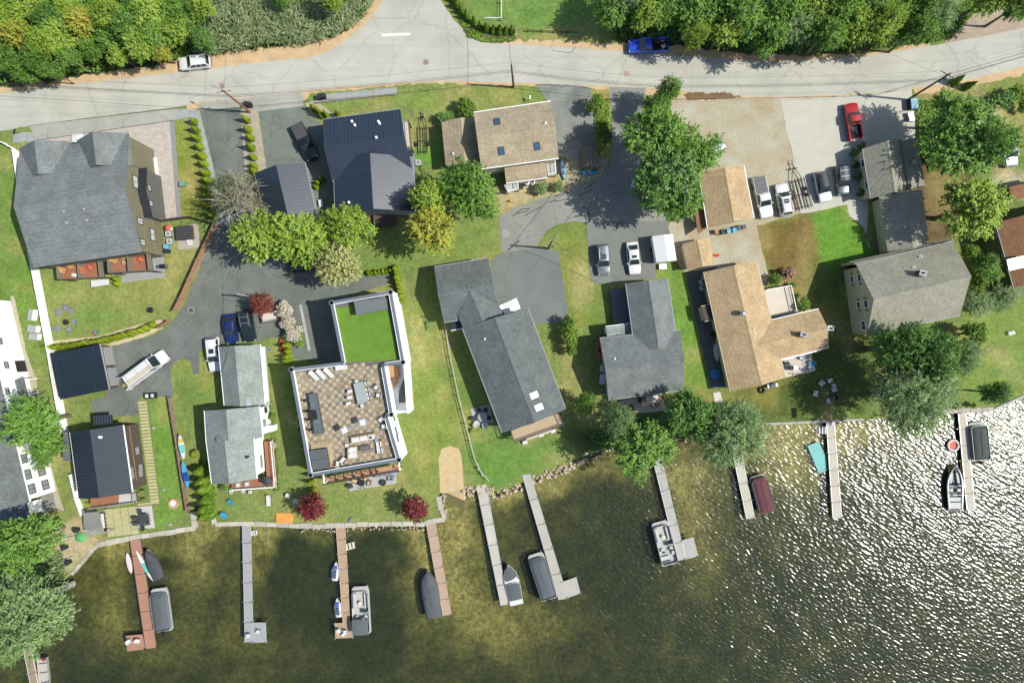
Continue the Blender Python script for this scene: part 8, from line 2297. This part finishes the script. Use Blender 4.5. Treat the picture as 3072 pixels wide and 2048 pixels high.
dm = thing('dumpster','small dumpster under a mottled blue tarp by the leaning pole','dumpster',g0(t5((1160,1110))),R(5))
MB().box((0,0,.05),(1.0,1.5,.95),0,1.06).build('body',M_DARKTRIM,dm)
MB().box((0,0,1.003),(1.1,1.6,.1),0,.9).build('tarp',mat('mottled_blue_tarp',C(60,150,190),.6,.5,3.0,col2=C(200,226,232)),dm)
for s in (-.6,.6): MB().box((0,s,0),(1.0,.12,.06)).build('skid',M_BLACK,dm)
for i,px in enumerate(((1140,1215),(1150,1262))):
    o = thing('storage_crate','grey crate by the stone yard, %s below the blue dumpster' % ORD[i],'crate',g0(t5(px)),R(4))
    MB().box((0,0,0),(.8,.6,.6)).build('body',M_TRIMG,o); MB().box((0,0,.602),(.84,.64,.06)).build('lid',M_WHITE,o)
def mailbox(label,px,rz,m):
    t = thing('mailbox',label,'mailbox',g0(px),rz)
    MB().box((0,0,0),(.1,.1,1.05)).build('post',M_POLE if m is not M_WHITE else M_WHITE,t)
    sec = [[(x,-.11,1.05),(x,-.11,1.18),(x,-.07,1.26),(x,0,1.29),(x,.07,1.26),(x,.11,1.18),(x,.11,1.05)] for x in (-.26,.28)]
    MB().loft(sec).build('box',m,t); MB().box((.05,.13,1.15),(.12,.015,.14)).build('flag',M_TAILL,t)
t3 = Tile(1200,0,3.92)
mailbox('dark mailbox on the stone patch by the duplex drive',t6((232,198)),R(80),M_BLACK)
mailbox('dark mailbox at the end of the corner hedge',t3((1345,408)),R(-90),M_BLACK)
mailbox('white mailbox post on the lawn beside the tan house',t3((1525,1180)),R(90),M_WHITE)
t4 = Tile(1800,0,3.92)
mailbox('pale mailbox under the roadside pole tree',t4((625,1160)),R(90),M_WHITE)
def manhole(label,px,m,r=.38,z=.022):
    t = thing('manhole',label,'manhole',(*W(*px),0))
    MB().lathe([(r + .12,z - .006),(r + .12,z)],n=24).build('collar',M_APRON,t)
    MB().lathe([(r,z + .001),(r,z + .008)],n=24).build('cover',m,t)
M_RUST = mat('rusty_iron',C(166,142,126),.85,.15,3)
manhole('rusty manhole cover in the road above the court',t2((260,1010)),M_RUST,z=.02)
manhole('rusty manhole cover in the road below the stop line',t3((305,733)),M_RUST,z=.02)
manhole('faint patched manhole in the road right of the lawn pole',t4((312,868)),mat('pale_rust',C(196,172,154),.9,.1),z=.02)
manhole('dark manhole cover in the court asphalt',t7((2248,905)),mat('dark_manhole',C(92,96,96),.8,.1),z=.02)
manhole('round patched cover at the end of the lane',Tile(1100,650,3.92)((1635,195)),mat('lane_patch',C(176,170,158),.9,.1),.5,z=.025)
# duplex yard
sheet('patio',t6((2080,1290),(2335,1262),(2352,1540),(2100,1568)),mat('tan_patio',C(196,186,168),.9,.06),.02,'tan patio slab under the duplex hot tub',.01)
hx = g0(t6((2160,1362)),.9); hx = (hx[0],hx[1],.02)
ht2 = thing('hot_tub','square hot tub under a charcoal cover beside the duplex','hot tub',hx,R(5))
MB().box((0,0,0),(2.3,2.0,.85)).build('shell',M_BROWNW,ht2); MB().box((0,0,.853),(2.36,2.06,.1),0,.97).build('cover',mat('charcoal_cover',C(70,72,74),.8,.05),ht2)
MB().box((.45,-1.25,0),(.8,.4,.4)).build('step',M_PLASW,ht2); MB().box((.45,-1.65,0),(.8,.35,.2)).build('step',M_PLASW,ht2)
def mk_ac():
    t = thing('air_conditioner','unit','air conditioner')
    MB().box((0,0,0),(.85,.85,.75)).build('case',M_TRIMG,t)
    torus(.32,.03,18,5).build('fan_guard',M_WHITE,t).location = (0,0,.74)
    MB().lathe([(.3,.751),(.3,.757)],n=18).build('fan_opening',M_BLACK,t)
    for k in range(3): MB().box((0,0,.76),(.55,.1,.012),k * R(60)).build('fan_blade',M_TRIMG,t)
    return t
ac = Placer(mk_ac)
ac(g0(t6((2005,1385))),R(5),'white air conditioner by the duplex wall, nearer the road')
ac(g0(t6((2018,1475))),R(5),'white air conditioner by the duplex wall, nearer the lake')
ac(g0(tG2((1005,750))),R(5),'white heat pump beside the metal roofed house')
um = thing('folded_umbrella','small round coral umbrella beside the duplex air conditioners','umbrella',g0(t6((2015,1318))))
MB().lathe([(.5,1.1),(.3,1.3),(.05,1.42)],n=10).build('canopy',mat('coral_canvas',C(228,110,96),.8,.05),um); MB().lathe([(.03,0),(.03,1.2)],n=6).build('pole',M_WHITE,um); MB().lathe([(.2,0),(.2,.06)],n=12).build('base',M_WHITE,um)
def grill(label,px,rz,lid=M_BLACK):
    t = thing('barbecue_grill',label,'grill',g0(px),rz)
    MB().box((0,0,.1),(.6,.8,.7)).build('cart',M_BLACK,t)
    sec = [[(-.28,y,.8),(-.25,y,1.0),(0,y,1.12),(.25,y,1.0),(.28,y,.8)] for y in (-.38,.38)]
    MB().loft(sec).build('lid',lid,t)
    for s in (-1,1): MB().box((0,s * .6,.78),(.5,.38,.04)).build('side_shelf',MATS['galvanised'],t)
    for s in (-1,1): MB().tube([(-.2,s * .35,.1),(-.2,s * .35 + .05,.1)],.1,8).build('wheel',M_TYRE,t)
sheet('patio',t7((1785,285),(1925,275),(1945,515),(1380,590),(1320,480),(1800,430)),mat('grey_patio',C(176,178,176),.9,.06),.02,'grey paver patio below the duplex balconies',.01)
grill('black grill on the duplex patio corner',t7((1945,392)),R(95))
tb = table('patio_table','long white table on the lawn below the duplex balcony',t7((1065,555),(1275,535),(1285,600),(1075,632)),0,.7,M_PLASW,M_TRIMG)
for px,tgt,lb,pl in (((760,440),(860,470),'oak adirondack chair on the duplex balcony at the outer end',adir_oak),((855,390),(860,470),'oak adirondack chair against the wall of the outer duplex balcony',adir_oak),((1085,405),(1040,470),'coral chair on the second duplex balcony',adir_coral),((1000,445),(1080,480),'second coral chair on the second duplex balcony',adir_coral),
                        ((1372,320),(1440,340),'oak adirondack chair on the third duplex balcony, outer one',adir_oak),((1465,285),(1440,340),'oak adirondack chair on the third duplex balcony, inner one',adir_oak),((1680,310),(1640,370),'coral chair on the last duplex balcony',adir_coral)):
    pl(g0(t7(px),3.15),facing(px,tgt),lb)
round_table('side_table','small round white table on the outer duplex balcony',t7((858,488)),3.15,.25,.45,M_PLASW,M_PLASW)
round_table('side_table','small round table on the third duplex balcony',t7((1448,340)),3.15,.25,.45,M_TANF,M_TANF)
for px,lb in (((795,880),'grey adirondack chair in the lawn circle, nearest the duplex'),((725,935),'grey adirondack chair in the lawn circle, nearest the white fence'),((858,915),'grey adirondack chair in the lawn circle, upper right one'),((895,1045),'grey adirondack chair in the lawn circle, right of the fire pit'),((710,1112),'grey adirondack chair in the lawn circle, lower left one'),((830,1130),'grey adirondack chair in the lawn circle, nearest the hedge')):
    adir_grey(g0(t7(px)),facing(px,(785,1030)),lb,group='grey chairs round the duplex fire pit')
def firepit(label,px,r,m,stones=0,fill=None):
    t = thing('fire_pit',label,'fire pit',g0(px))
    if stones:
        for k in range(stones):
            a = 6.283 * k / stones
            MB().box((math.cos(a) * r,math.sin(a) * r,0),(.22,6.0 * r / stones,.28),a,.92).build('stone',m,t)
        MB().lathe([(r - .1,.02),(r - .1,.08)],n=20).build('ash_bed',fill or M_BLACK,t)
    else:
        MB().lathe([(r * .7,0),(r,.1),(r,.35),(r * .85,.37),(r * .75,.25)],n=20).build('bowl',m,t,smooth=50)
        MB().lathe([(r * .74,.26),(r * .74,.3)],n=18).build('grate',M_BLACK,t)
firepit('dark metal fire pit in the middle of the grey chairs',t7((785,1045)),.42,MATS['dark_iron'])
firepit('dark round cover on the duplex lawn near the board fence',t7((1775,902)),.46,MATS['dark_iron'])
firepit('tan fire ring with white stone on the cottage lawn',tB2((2045,1212)),.62,mat('tan_ring',C(226,186,140),.9,.08),14,M_PLASW)
firepit('dark stone fire ring among the white lawn chairs',tK2((1185,555)),.6,mat('dark_stone',C(112,98,86),.9,.2),12)
ty_ = thing('toy_car','blue and orange ride-on toy by the hedge','toy',g0(t7((1125,1172))),R(60))
MB().box((0,0,.12),(.75,.42,.25),0,.9).build('body',M_BLUEP,ty_); MB().box((-.1,0,.37),(.3,.36,.25),0,.8).build('seat',M_ORK,ty_)
for sx in (-.25,.25):
    for sy in (-.2,.2): MB().tube([(sx,sy - .03,.12),(sx,sy + .03,.12)],.12,10).build('wheel',M_BLACK,ty_)
ub_ = thing('utility_box','teal green utility box on the grass strip by the arborvitaes','utility box',g0(t6((2165,800))),R(5))
MB().box((0,0,0),(.75,.7,.7),0,.96).build('case',mat('utility_teal',C(128,172,158),.7,.05),ub_); MB().box((0,0,.672),(.8,.75,.06)).build('lid',MATS['utility_teal'],ub_)
for i,(px,sz,lb) in enumerate((((447,965),(.6,1.6,1.2),'tall white storage box behind the white fence, uppermost'),((458,1125),(1.2,1.0,1.1),'white storage box with grey lid behind the white fence, middle one'),((470,1215),(1.2,.9,1.0),'white storage box with grey lid behind the white fence, lowest'))):
    o = thing('storage_box',lb,'storage box',g0(t7(px)),R(-8))
    MB().box((-.35,0,0),sz).build('body',M_VINYL,o); MB().box((-.35,0,sz[2] + .003),(sz[0] * 1.04,sz[1] * 1.04,.08)).build('lid',M_TRIMG,o)
# garage yard and cottage
for i,px in enumerate(((1755,1122),(1820,1118))):
    o = thing('compost_bin','black box with white lid panel on the asphalt, %s from the garage' % ORD[i],'compost bin',g0(tB(px)),R(4))
    MB().box((0,0,0),(.8,.85,.7)).build('body',M_BLACK,o); MB().box((0,0,.702),(.45,.5,.05)).build('lid',M_PLASW,o)
lb_ = thing('storage_box','white meter box at the garage corner by the wood chips','storage box',g0(tB((1285,565))),R(5))
MB().box((0,0,0),(.7,.4,.5)).build('body',M_PLASW,lb_); MB().box((0,0,.502),(.74,.44,.05)).build('lid',M_TRIMG,lb_)
lb_ = thing('wood_pallet','small pale pallet leaning by the garage door','pallet',g0(tB((1330,1008))),R(8))
for k in range(4): MB().box((0,-.24 + k * .16,.1),(.9,.11,.03)).build('slat',M_DECKB,lb_)
for s in (-.4,0,.4): MB().box((s,0,0),(.08,.6,.1)).build('bearer',M_DECKB,lb_)
M_SLAB = mat('stepping_slab',C(206,200,150),.9,.08,1.5,.08,9,obj_var=.08)
base = sheet('slab_path',tB2((1625,20),(1725,10),(1885,1195),(1790,1215),(1700,700)),mat('path_joint',C(128,140,76),.95,.1),.008,'path of pale slabs up the side of the cottage',.01)
for i in range(31):
    f = i / 30; x_ = 1675 + f * 145; y_ = 28 + f * 1150
    p = W(*tB2((x_,y_)))
    MB().box((p[0],p[1],.012),(1.28,.36,.05),R(5)).build('slab',M_SLAB,base)
base = sheet('slab_patio',tB2((1230,1290),(1600,1240),(1780,1200),(1880,1195),(1885,1230),(1600,1270),(1640,1510),(1560,1568),(1230,1590)),mat('patio_joint',C(140,136,84),.95,.1),.009,'lakeside patio of pale concrete slabs below the cottage',.01)
for r_ in range(14):
    for c_ in range(4):
        x_ = 1275 + c_ * 92 + r_ * 3; y_ = 1292 + r_ * 23 - c_ * 10
        p = W(*tB2((x_,y_)))
        MB().box((p[0],p[1],.013),(1.1,.265,.05),R(6)).build('slab',M_SLAB,base)
for c_ in range(6):
    p = W(*tB2((1640 + c_ * 42,1225 - c_ * 5))); MB().box((p[0],p[1],.013),(.48,.3,.05),R(6)).build('slab',M_SLAB,base)
rug = MB().prism(WP(tB2((1592,1255),(1785,1235),(1822,1498),(1632,1512))),.012,.03).build('lattice_paving',MATS['lattice_rug'])
structure(rug,'square of patterned paving under the cottage dining table')
table('dining_table','dark dining table on the patterned paving below the cottage',tB2((1628,1345),(1725,1330),(1735,1455),(1640,1470)),.03,.75,MATS['charcoal_sling'],M_BLACK)
for i,(px,tg_) in enumerate((((1665,1300),(1680,1400)),((1700,1490),(1690,1400)),((1612,1375),(1680,1390)),((1622,1435),(1690,1430)),((1748,1370),(1680,1380)),((1755,1430),(1690,1430)))):
    dark_chair((*W(*tB2(px)),.03),facing(px,tg_),'dark chair at the cottage dining table, %s' % ('upper end','lower end','outer side near the house','outer side near the lake','inner side near the house','inner side near the lake')[i],group='chairs at the cottage dining table')
pg = [v2(p) for p in WP(tB2((980,1330),(1165,1315),(1235,1560),(1000,1580)),2.4)]; pgc = (pg[0].x,pg[0].y,0)
po = thing('pergola','grey slatted pergola at the corner of the cottage patio','pergola',pgc)
for i in range(15):
    f = (i + .5) / 15; a,b = pg[0].lerp(pg[1],f),pg[3].lerp(pg[2],f); c = a.lerp(b,.5); w = b - a
    MB().box((c.x,c.y,2.36),(w.length,.05,.12),math.atan2(w.y,w.x)).build('slat',M_TRIMG,po,pgc)
for a,b in ((pg[0],pg[1]),(pg[3],pg[2])):
    c = a.lerp(b,.5); w = b - a; MB().box((c.x,c.y,2.2),(w.length,.12,.155),math.atan2(w.y,w.x)).build('beam',M_TRIMG,po,pgc)
for p in pg: MB().box((p.x,p.y,0),(.12,.12,2.2)).build('post',M_TRIMG,po,pgc)
table('bar_table','long white bar table beside the pergola',tB2((1180,1335),(1215,1330),(1235,1500),(1200,1510)),0,1.0,M_PLASW,M_TRIMG)
for i in range(5):
    stool(g0(tB2((1248 + i * 5,1340 + i * 42))),0,'dark bar stool at the long white bar table, %s from the cottage' % ORD[i],group='stools at the pergola bar')
for i,px in enumerate(((1930,1052),(2005,1457),(1808,325))):
    o = thing('garden_light','small white lamp block on the cottage lawn, %s' % ('between slab path and fence','nearest the lake','nearest the garage court')[i],'garden light',g0(tB2(px)),R(12))
    MB().box((0,0,0),(.3,.3,.22)).build('block',M_PLASW,o); MB().box((0,0,.222),(.34,.34,.04)).build('cap',M_TRIMG,o)
k_ = Tile(0,1500,2.24)
for i,(p0,p1,r_) in enumerate((((355,295),(510,240),.22),((360,460),(490,375),.2))):
    a,b = W(*k_(p0)),W(*k_(p1)); m_ = lerp2(a,b,.5)
    tag(MB().tube([(*a,.25),(m_[0],m_[1] + .2,.2),(*b,.12)],[r_,r_ * .9,r_ * .5],8).build('driftwood_log',M_BARKP,smooth=60),'pale driftwood log on the sandy corner, %s' % ('upper one','lower one')[i],'log')
for i,px in enumerate(((530,192),(450,310),(475,410))):
    bin_black(g0(k_(px)),R(20 * i),'dark bin on the sandy corner, %s' % ('beside the pergola','between the logs','lowest one')[i])
tag(MB().lathe([(.7,0),(.75,.2),(.4,.5),(.05,.6)],n=14,sx=1.2).build('covered_pile',mat('green_tarp',C(110,190,120),.8,.1,3),smooth=40),'small pile under a bright green tarp beside the pergola','tarp').location = g0(k_((547,246)))
kb = Tile(0,1500,2.24)
# light grey house lawn
adir_blue(g0(tE4((435,345))),facing((435,345),(380,400)),'pale blue adirondack chair on the lawn, nearer the light grey house')
adir_blue(g0(tE4((397,435))),facing((397,435),(460,480)),'pale blue adirondack chair on the lawn, nearer the sea wall')
o = lounger(g0(tE4((688,335))),R(-88),'tan lounger on the lawn below the light grey house')
lawn_chair(g0(tE4((825,298))),R(-10),'white lawn chair above the crimson maple beside the orange mat')
lawn_chair(g0(tE4((876,336))),R(-20),'white lawn chair in the shade of the crimson maple')
tag(MB().prism(WP(tE4((737,420),(850,420),(853,488),(738,490))),.02,.14).build('foam_mat',mat('orange_foam',C(244,172,84),.8,.08,.7)),'rectangular orange foam mat lying by the sea wall','mat')
dp = thing('patio_umbrella','dark closed umbrella standing on the light grey house deck','umbrella',(*W(*tE4((688,195)),1.5),.95))
MB().lathe([(.75,1.6),(.5,1.8),(.05,2.1)],n=8).build('canopy',mat('dark_canvas',C(80,82,84),.8,.05),dp); MB().lathe([(.035,0),(.035,2.0)],n=6).build('pole',M_TRIMG,dp); MB().lathe([(.25,0),(.25,.1)],n=12).build('base',M_BLACK,dp)
for i,(px,lb) in enumerate((((485,232),'white chair on the lakeside deck of the light grey house'),((545,225),'white chair on the lakeside deck, nearer the deck corner'))):
    lawn_chair((*W(*tE4(px),1.2),.95),R(-80),lb)
for i,(px,rz) in enumerate((((405,262),30),((440,270),-20),((520,275),60),((565,275),10))):
    o = thing('folded_chair','white folded chair leaning by the light grey deck, %s from the hedge' % ORD[i],'chair',g0(tE4(px)),R(rz))
    MB().box((0,0,.1),(.12,.55,.8),0,.9,0,R(25)).build('seat_frame',M_PLASW,o); MB().box((.15,0,.1),(.08,.5,.7),0,.9,0,R(-15)).build('back_frame',M_PLASW,o)
o = thing('garden_sign','pale sign board lying on the grass near the red canoe','sign',g0(tE((1208,272))),R(8))
MB().box((0,0,.02),(.75,.45,.05)).build('board',M_PLASG,o); MB().box((0,0,.072),(.4,.2,.006)).build('plaque',M_DARKTRIM,o)
tag(MB().tube([(-.35,-.2,.12),(0,.1,.16),(.3,.35,.12)],[.08,.16,.05],8).build('swim_fin',mat('navy_white_float',C(110,140,190),.5,.3,5)),'blue and white swim float on the lawn by the tan dock','float').location = g0(Tile(900,1550,2.24)((340,20)))
# dock furniture
td_ = Tile(660,1560,2.24)
lawn_chair((*W(*td_((195,772)),.3),DOCK_Z),R(-85),'white chair on the narrow grey dock end, nearer the walkway')
lawn_chair((*W(*td_((262,745)),.3),DOCK_Z),R(-110),'white chair on the square platform of the narrow grey dock')
td_ = Tile(330,1560,2.24)
lawn_chair((*W(*td_((130,812)),.3),DOCK_Z),R(30),'white chair on the brown dock platform, outer one')
lawn_chair((*W(*td_((190,806)),.3),DOCK_Z),R(-10),'white chair on the brown dock platform, inner one')
td_ = Tile(900,1550,2.24)
lawn_chair((*W(*td_((262,762)),.3),DOCK_Z),R(-60),'white chair on the tan dock platform, outer one')
lawn_chair((*W(*td_((308,768)),.3),DOCK_Z),R(-90),'white chair on the tan dock platform, beside the pontoon')
round_table('side_table','small white round table on the tan dock platform',td_((290,792)),DOCK_Z,.24,.45,M_PLASW,M_PLASW)
# long grey house: shaded patio
sheet('patio',tI2((830,1078),(1050,1030),(1100,1240),(1010,1240),(870,1290)),M_CONC,.02,'shaded paved patio beside the long grey house',.02)
round_table('patio_table','round table on the shaded patio',tI2((968,1180)),.02,.7,.72,M_GRYT,M_BLACK)
for i,px in enumerate(((930,1090),(1010,1090),(875,1190),(905,1250),(1000,1265),(1050,1185))):
    (dark_chair if i in (0,1,2,5) else adir_white)((*W(*tI2(px)),.02),facing(px,(968,1180)),'%s round the table on the shaded patio' % ('dark chair at the upper left','dark chair at the upper right','dark chair at the outer side','white chair at the lower left','white chair at the lower right','dark chair nearest the house')[i])
table('bench_table','narrow table with clutter below the tan deck',tI2((1480,1400),(1780,1310),(1790,1350),(1495,1450)),0,.6,M_DECKB,M_BROWNW)
for i,(px,m_,nm) in enumerate((((1470,1470),M_PLASW,'white'),((1660,1385),mat('lilac_cooler',C(170,190,226),.6,.05),'pale blue'),((1800,1340),M_PLASG,'grey'))):
    o = thing('cooler_box','%s cooler box below the tan deck of the long grey house' % nm,'cooler',g0(tI2(px)),R(20))
    MB().box((0,0,0),(.7,.45,.42)).build('body',m_,o); MB().box((0,0,.422),(.74,.49,.06)).build('lid',M_PLASW,o)
o = thing('garden_bench','green lattice bench on the lawn in the long house shadow','bench',g0(tI((725,1280))),R(-78))
for k in range(4): MB().box((0,-.2 + k * .13,.42),(1.3,.1,.03)).build('seat_slat',mat('green_wood',C(120,164,96),.8,.06),o)
for sx in (-.55,.55):
    for sy in (-.18,.2): MB().box((sx,sy,0),(.07,.07,.42)).build('leg',MATS['green_wood'],o)
# L-shaped house patio
sheet('patio',tJ2((625,985),(1112,905),(1172,1095),(1000,1120),(860,1130),(640,1090)),pav_mat('beige_pavers',C(226,212,188),C(216,202,178),C(190,176,152),1.0,.6,.3,.5,R(8)),.02,'beige paver patio below the L-shaped house',.01)
table('patio_table','square beige patio table below the L-shaped house',tJ2((932,940),(1078,918),(1088,1000),(945,1022)),.02,.72,M_DECKB,M_BROWNW)
for i,px in enumerate(((900,1000),(1015,1030),(1060,1020),(1110,950))):
    tan_chair((*W(*tJ2(px)),.02),facing(px,(1010,968)),'tan chair at the square beige table, %s' % ('outer side','lakeward, first','lakeward, second','far end')[i],group='chairs at the square beige table')
dark_chair((*W(*tJ2((858,975))),.02),R(0),'dark slatted bench chair left of the square beige table')
o = thing('steel_ring','thin dark ring fire bowl on the beige paver patio','fire bowl',(*W(*tJ2((752,1075))),.02))
torus(.5,.03,20,5).build('rim',M_BLACK,o); MB().lathe([(.2,0),(.46,.06)],n=16).build('bowl',M_DARKTRIM,o)
for i,(px,sz) in enumerate((((408,605),(.55,.95,.7)),((412,730),(.75,1.5,.8)))):
    o = thing('storage_box','%s pale storage box against the L-shaped house wall' % ('small','large')[i],'storage box',g0(tJ2(px)),R(-6))
    MB().box((0,0,0),sz).build('body',M_PLASG,o); MB().box((0,0,sz[2] + .003),(sz[0] * 1.06,sz[1] * 1.04,.06)).build('lid',M_PLASW,o)
sheet('slab',tJ2((1720,895),(1805,880),(1838,1020),(1750,1045)),mat('white_slab',C(232,228,218),.8,.04),.05,'white concrete slab on the lawn by the brown house',.005)
o = MB().lathe([(.72,.02),(.8,.1),(.8,.3),(.72,.34),(.7,.3),(.1,.3)],n=26).build('wading_pool',mat('pool_blue',C(60,142,200),.4,.05),smooth=40)
tag(o,'round blue covered wading pool on the grey gravel strip','wading pool').location = g0(tJ2((1740,672)))
for i,px in enumerate(((1972,888),(1976,956))):
    o = thing('propane_tank','pale green propane tank by the brown house wall, %s' % ('nearer the shed','farther from the shed')[i],'tank',g0(tJ(px)))
    MB().lathe([(.3,0),(.42,.1),(.42,1.0),(.3,1.15),(.12,1.2)],n=16).build('tank',mat('tank_green',C(170,196,190),.5,.05),o,smooth=40); MB().lathe([(.16,1.15),(.16,1.32)],n=10).build('collar',M_BLACK,o)
for i,px in enumerate(((318,1182),(384,1182))):
    o = thing('propane_tank','white round tank under the tan house porch, %s' % ('left one','right one')[i],'tank',g0(tH(px)))
    MB().lathe([(.3,0),(.4,.1),(.4,.9),(.3,1.02),(.12,1.06)],n=16).build('tank',M_PLASW,o,smooth=40); MB().lathe([(.15,1.02),(.15,1.16)],n=10).build('collar',M_BLACK,o)
tag(MB().lathe([(.55,0),(.6,.3),(.5,.8),(.2,.9)],n=16).build('covered_barrel',M_BLACK,smooth=40),'black barrel on the grey gravel strip above the surfboards','barrel').location = g0(tJ2((1738,208)))
o = thing('flower_pot','two red flower pots on the gravel beside the shed','flower pot',g0(tJ((2145,575))))
for s in (-.22,.22): MB().lathe([(.16,0),(.24,.35),(.2,.36)],(s,0,0),12).build('pot',mat('red_pot',C(214,70,44),.7,.06),o)
o = thing('fire_hydrant','yellow hydrant on the sandy edge of the lane','hydrant',g0(tH((122,1388))))
MB().lathe([(.16,0),(.12,.08),(.12,.5),(.15,.55),(.06,.72)],n=12).build('barrel',mat('hydrant_yellow',C(240,190,60),.5,.05),o,smooth=40); MB().tube([(-.22,0,.42),(.22,0,.42)],.06,8).build('nozzles',MATS['hydrant_yellow'],o)
tag(MB().tube([(0,0,0),(.05,0,.5)],[.09,.07],8).build('marker_post',mat('marker_orange',C(240,180,60),.6,.05)),'short orange marker post on the grass island','marker').location = g0(tJ((240,470)))
# brown house: porch and lawn chairs, flag
for i,px in enumerate(((798,88),(905,160),(900,212))):
    (lawn_chair if i != 1 else adir_blue)((*W(*tK2(px),.5),.3),R((-120,200,180)[i]),'%s on the brown house porch' % ('white chair nearest the wall','blue chair','white chair nearest the lake')[i])
round_table('patio_table','round white table on the brown house porch',tK2((738,208)),.3,.36,.7,M_PLASW,M_PLASW)
dark_chair((*W(*tK2((672,210)),.5),.3),R(0),'brown chair beside the white table on the porch')
dark_chair((*W(*tK2((630,160)),.5),.3),R(-40),'brown chair in the corner of the brown house porch')
for i,px in enumerate(((1025,390),(1120,358),(955,505),(1165,465),(1100,590),(1162,418))):
    (adir_white if i in (0,2) else lawn_chair)(g0(tK2(px)),facing(px,(1185,550)),'white chair round the dark fire ring, %s' % ('broad one nearest the porch','uppermost one','broad one farthest from the ring','right above the ring','below left of the ring','small one between two others')[i])
fl = thing('flagpole','flagpole with striped red, white and blue flag by the concrete sea wall','flagpole',g0(tK2((985,818))))
MB().lathe([(.06,0),(.04,5.0),(.07,5.05)],n=8).build('pole',M_WHITE,fl)
M_FR,M_FW,M_FB = mat('flag_red',C(190,60,66),.8),mat('flag_white',C(240,232,226),.8),mat('flag_blue',C(50,58,110),.8)
d1,d2 = Vector((-.42,1.45,-.35)),Vector((-.06,.1,-1))
fb = Vector((0,0.05,4.9))
for k in range(7):
    a = fb + d2.normalized() * (k * .16); q = [a,a + d1,a + d1 + d2.normalized() * .155,a + d2.normalized() * .155]
    MB().slab([tuple(p) for p in q],.012).build('stripe',M_FR if k % 2 == 0 else M_FW,fl)
a = fb + Vector((.02,0,.012)); MB().slab([tuple(p) for p in (a,a + d1 * .42,a + d1 * .42 + d2.normalized() * .62,a + d2.normalized() * .62)],.034).build('canton',M_FB,fl)
grill('grey kettle grill at the lakeside wall of the brown house',tK2((440,412)),R(-80),MATS['galvanised'])
tag(torus(.38,.14,18,8).build('spare_tyre',M_TYRE,smooth=60),'black tyre lying at the lakeside wall of the brown house','tyre').location = g0(tK2((328,468)))
# right edge
o = thing('garden_tub','oval white tub against the green house wall','tub',g0(tL((1932,280))),R(8))
MB().lathe([(.4,0),(.5,.5),(.45,.52),(.4,.3),(.05,.28)],n=20,sx=1.3).build('shell',M_PLASW,o,smooth=40); MB().lathe([(.4,.4),(.4,.42)],n=16,sx=1.25).build('water_surface',M_SKYB,o)
o = thing('garden_bench','white slatted bench on the lawn below the green house','bench',g0(tL((2185,1172))),R(12))
for k in range(4): MB().box((0,-.22 + k * .15,.42),(1.0,.1,.04)).build('seat_slat',M_PLASW,o)
for sx in (-.42,.42):
    for sy in (-.2,.25): MB().box((sx,sy,0),(.07,.07,.42)).build('leg',M_PLASW,o)
tag(MB().lathe([(.42,0),(.36,.1),(.34,.55),(.32,.56)],n=14).build('tree_stump',mat('cut_wood',C(220,208,190),.9,.1,4)),'pale cut tree stump on the bare soil by the leaning pole','stump').location = g0(t5((1530,1062)))
o = thing('market_umbrella','red umbrella at the far side of the beige house','umbrella',g0(tL((1690,590)),2))
o.location.z = 0
MB().lathe([(.7,1.8),(.4,2.0),(.05,2.15)],n=8).build('canopy',mat('red_canvas',C(206,50,46),.8,.05),o); MB().lathe([(.03,0),(.03,2.0)],n=6).build('pole',M_WHITE,o); MB().lathe([(.22,0),(.22,.08)],n=10).build('base',M_BLACK,o)
board('kayak','red kayak lying on the gravel under the right edge trees',t5((2140,2120)),t5((1990,2150)),.8,.1,(mat('red_kayak',C(226,70,44),.45,.06),M_BLACK),'kayak',.32,1)
o = thing('satellite_dish','dark satellite dish on the beige garage roof','satellite dish',(*W(*tL2((935,858)),4.0),3.5))
MB().lathe([(.03,0),(.03,.5)],n=6).build('mast',M_BLACK,o); MB().lathe([(.05,.5),(.2,.54),(.3,.64)],n=14).build('dish',M_DARKTRIM,o)
# metal roofed house back deck
o = thing('picnic_bench','long weathered bench on the leafy ground below the metal roofed house','bench',g0(tG2((515,1385)),.3),R(-62))
o.location.z = 0
for k in range(3): MB().box((0,-.14 + k * .14,.42),(1.9,.12,.04)).build('seat_slat',mat('weathered_bench',C(170,178,164),.9,.1),o)
for sx in (-.75,.75): MB().box((sx,0,0),(.1,.4,.42)).build('leg',MATS['weathered_bench'],o)
o = thing('garden_cart','white cart in the gap beside the metal roofed garage','cart',g0(tG((1825,1225))),R(-80))
MB().box((0,0,.35),(1.0,.55,.3),0,1.1).build('tub',M_PLASW,o)
for s in (-.3,.3): MB().tube([(.1,s - .04,.2),(.1,s + .04,.2)],.2,12).build('wheel',M_TYRE,o)
MB().tube([(-.5,0,.6),(-1.0,0,.8)],.025,6).build('handle',M_BLACK,o)
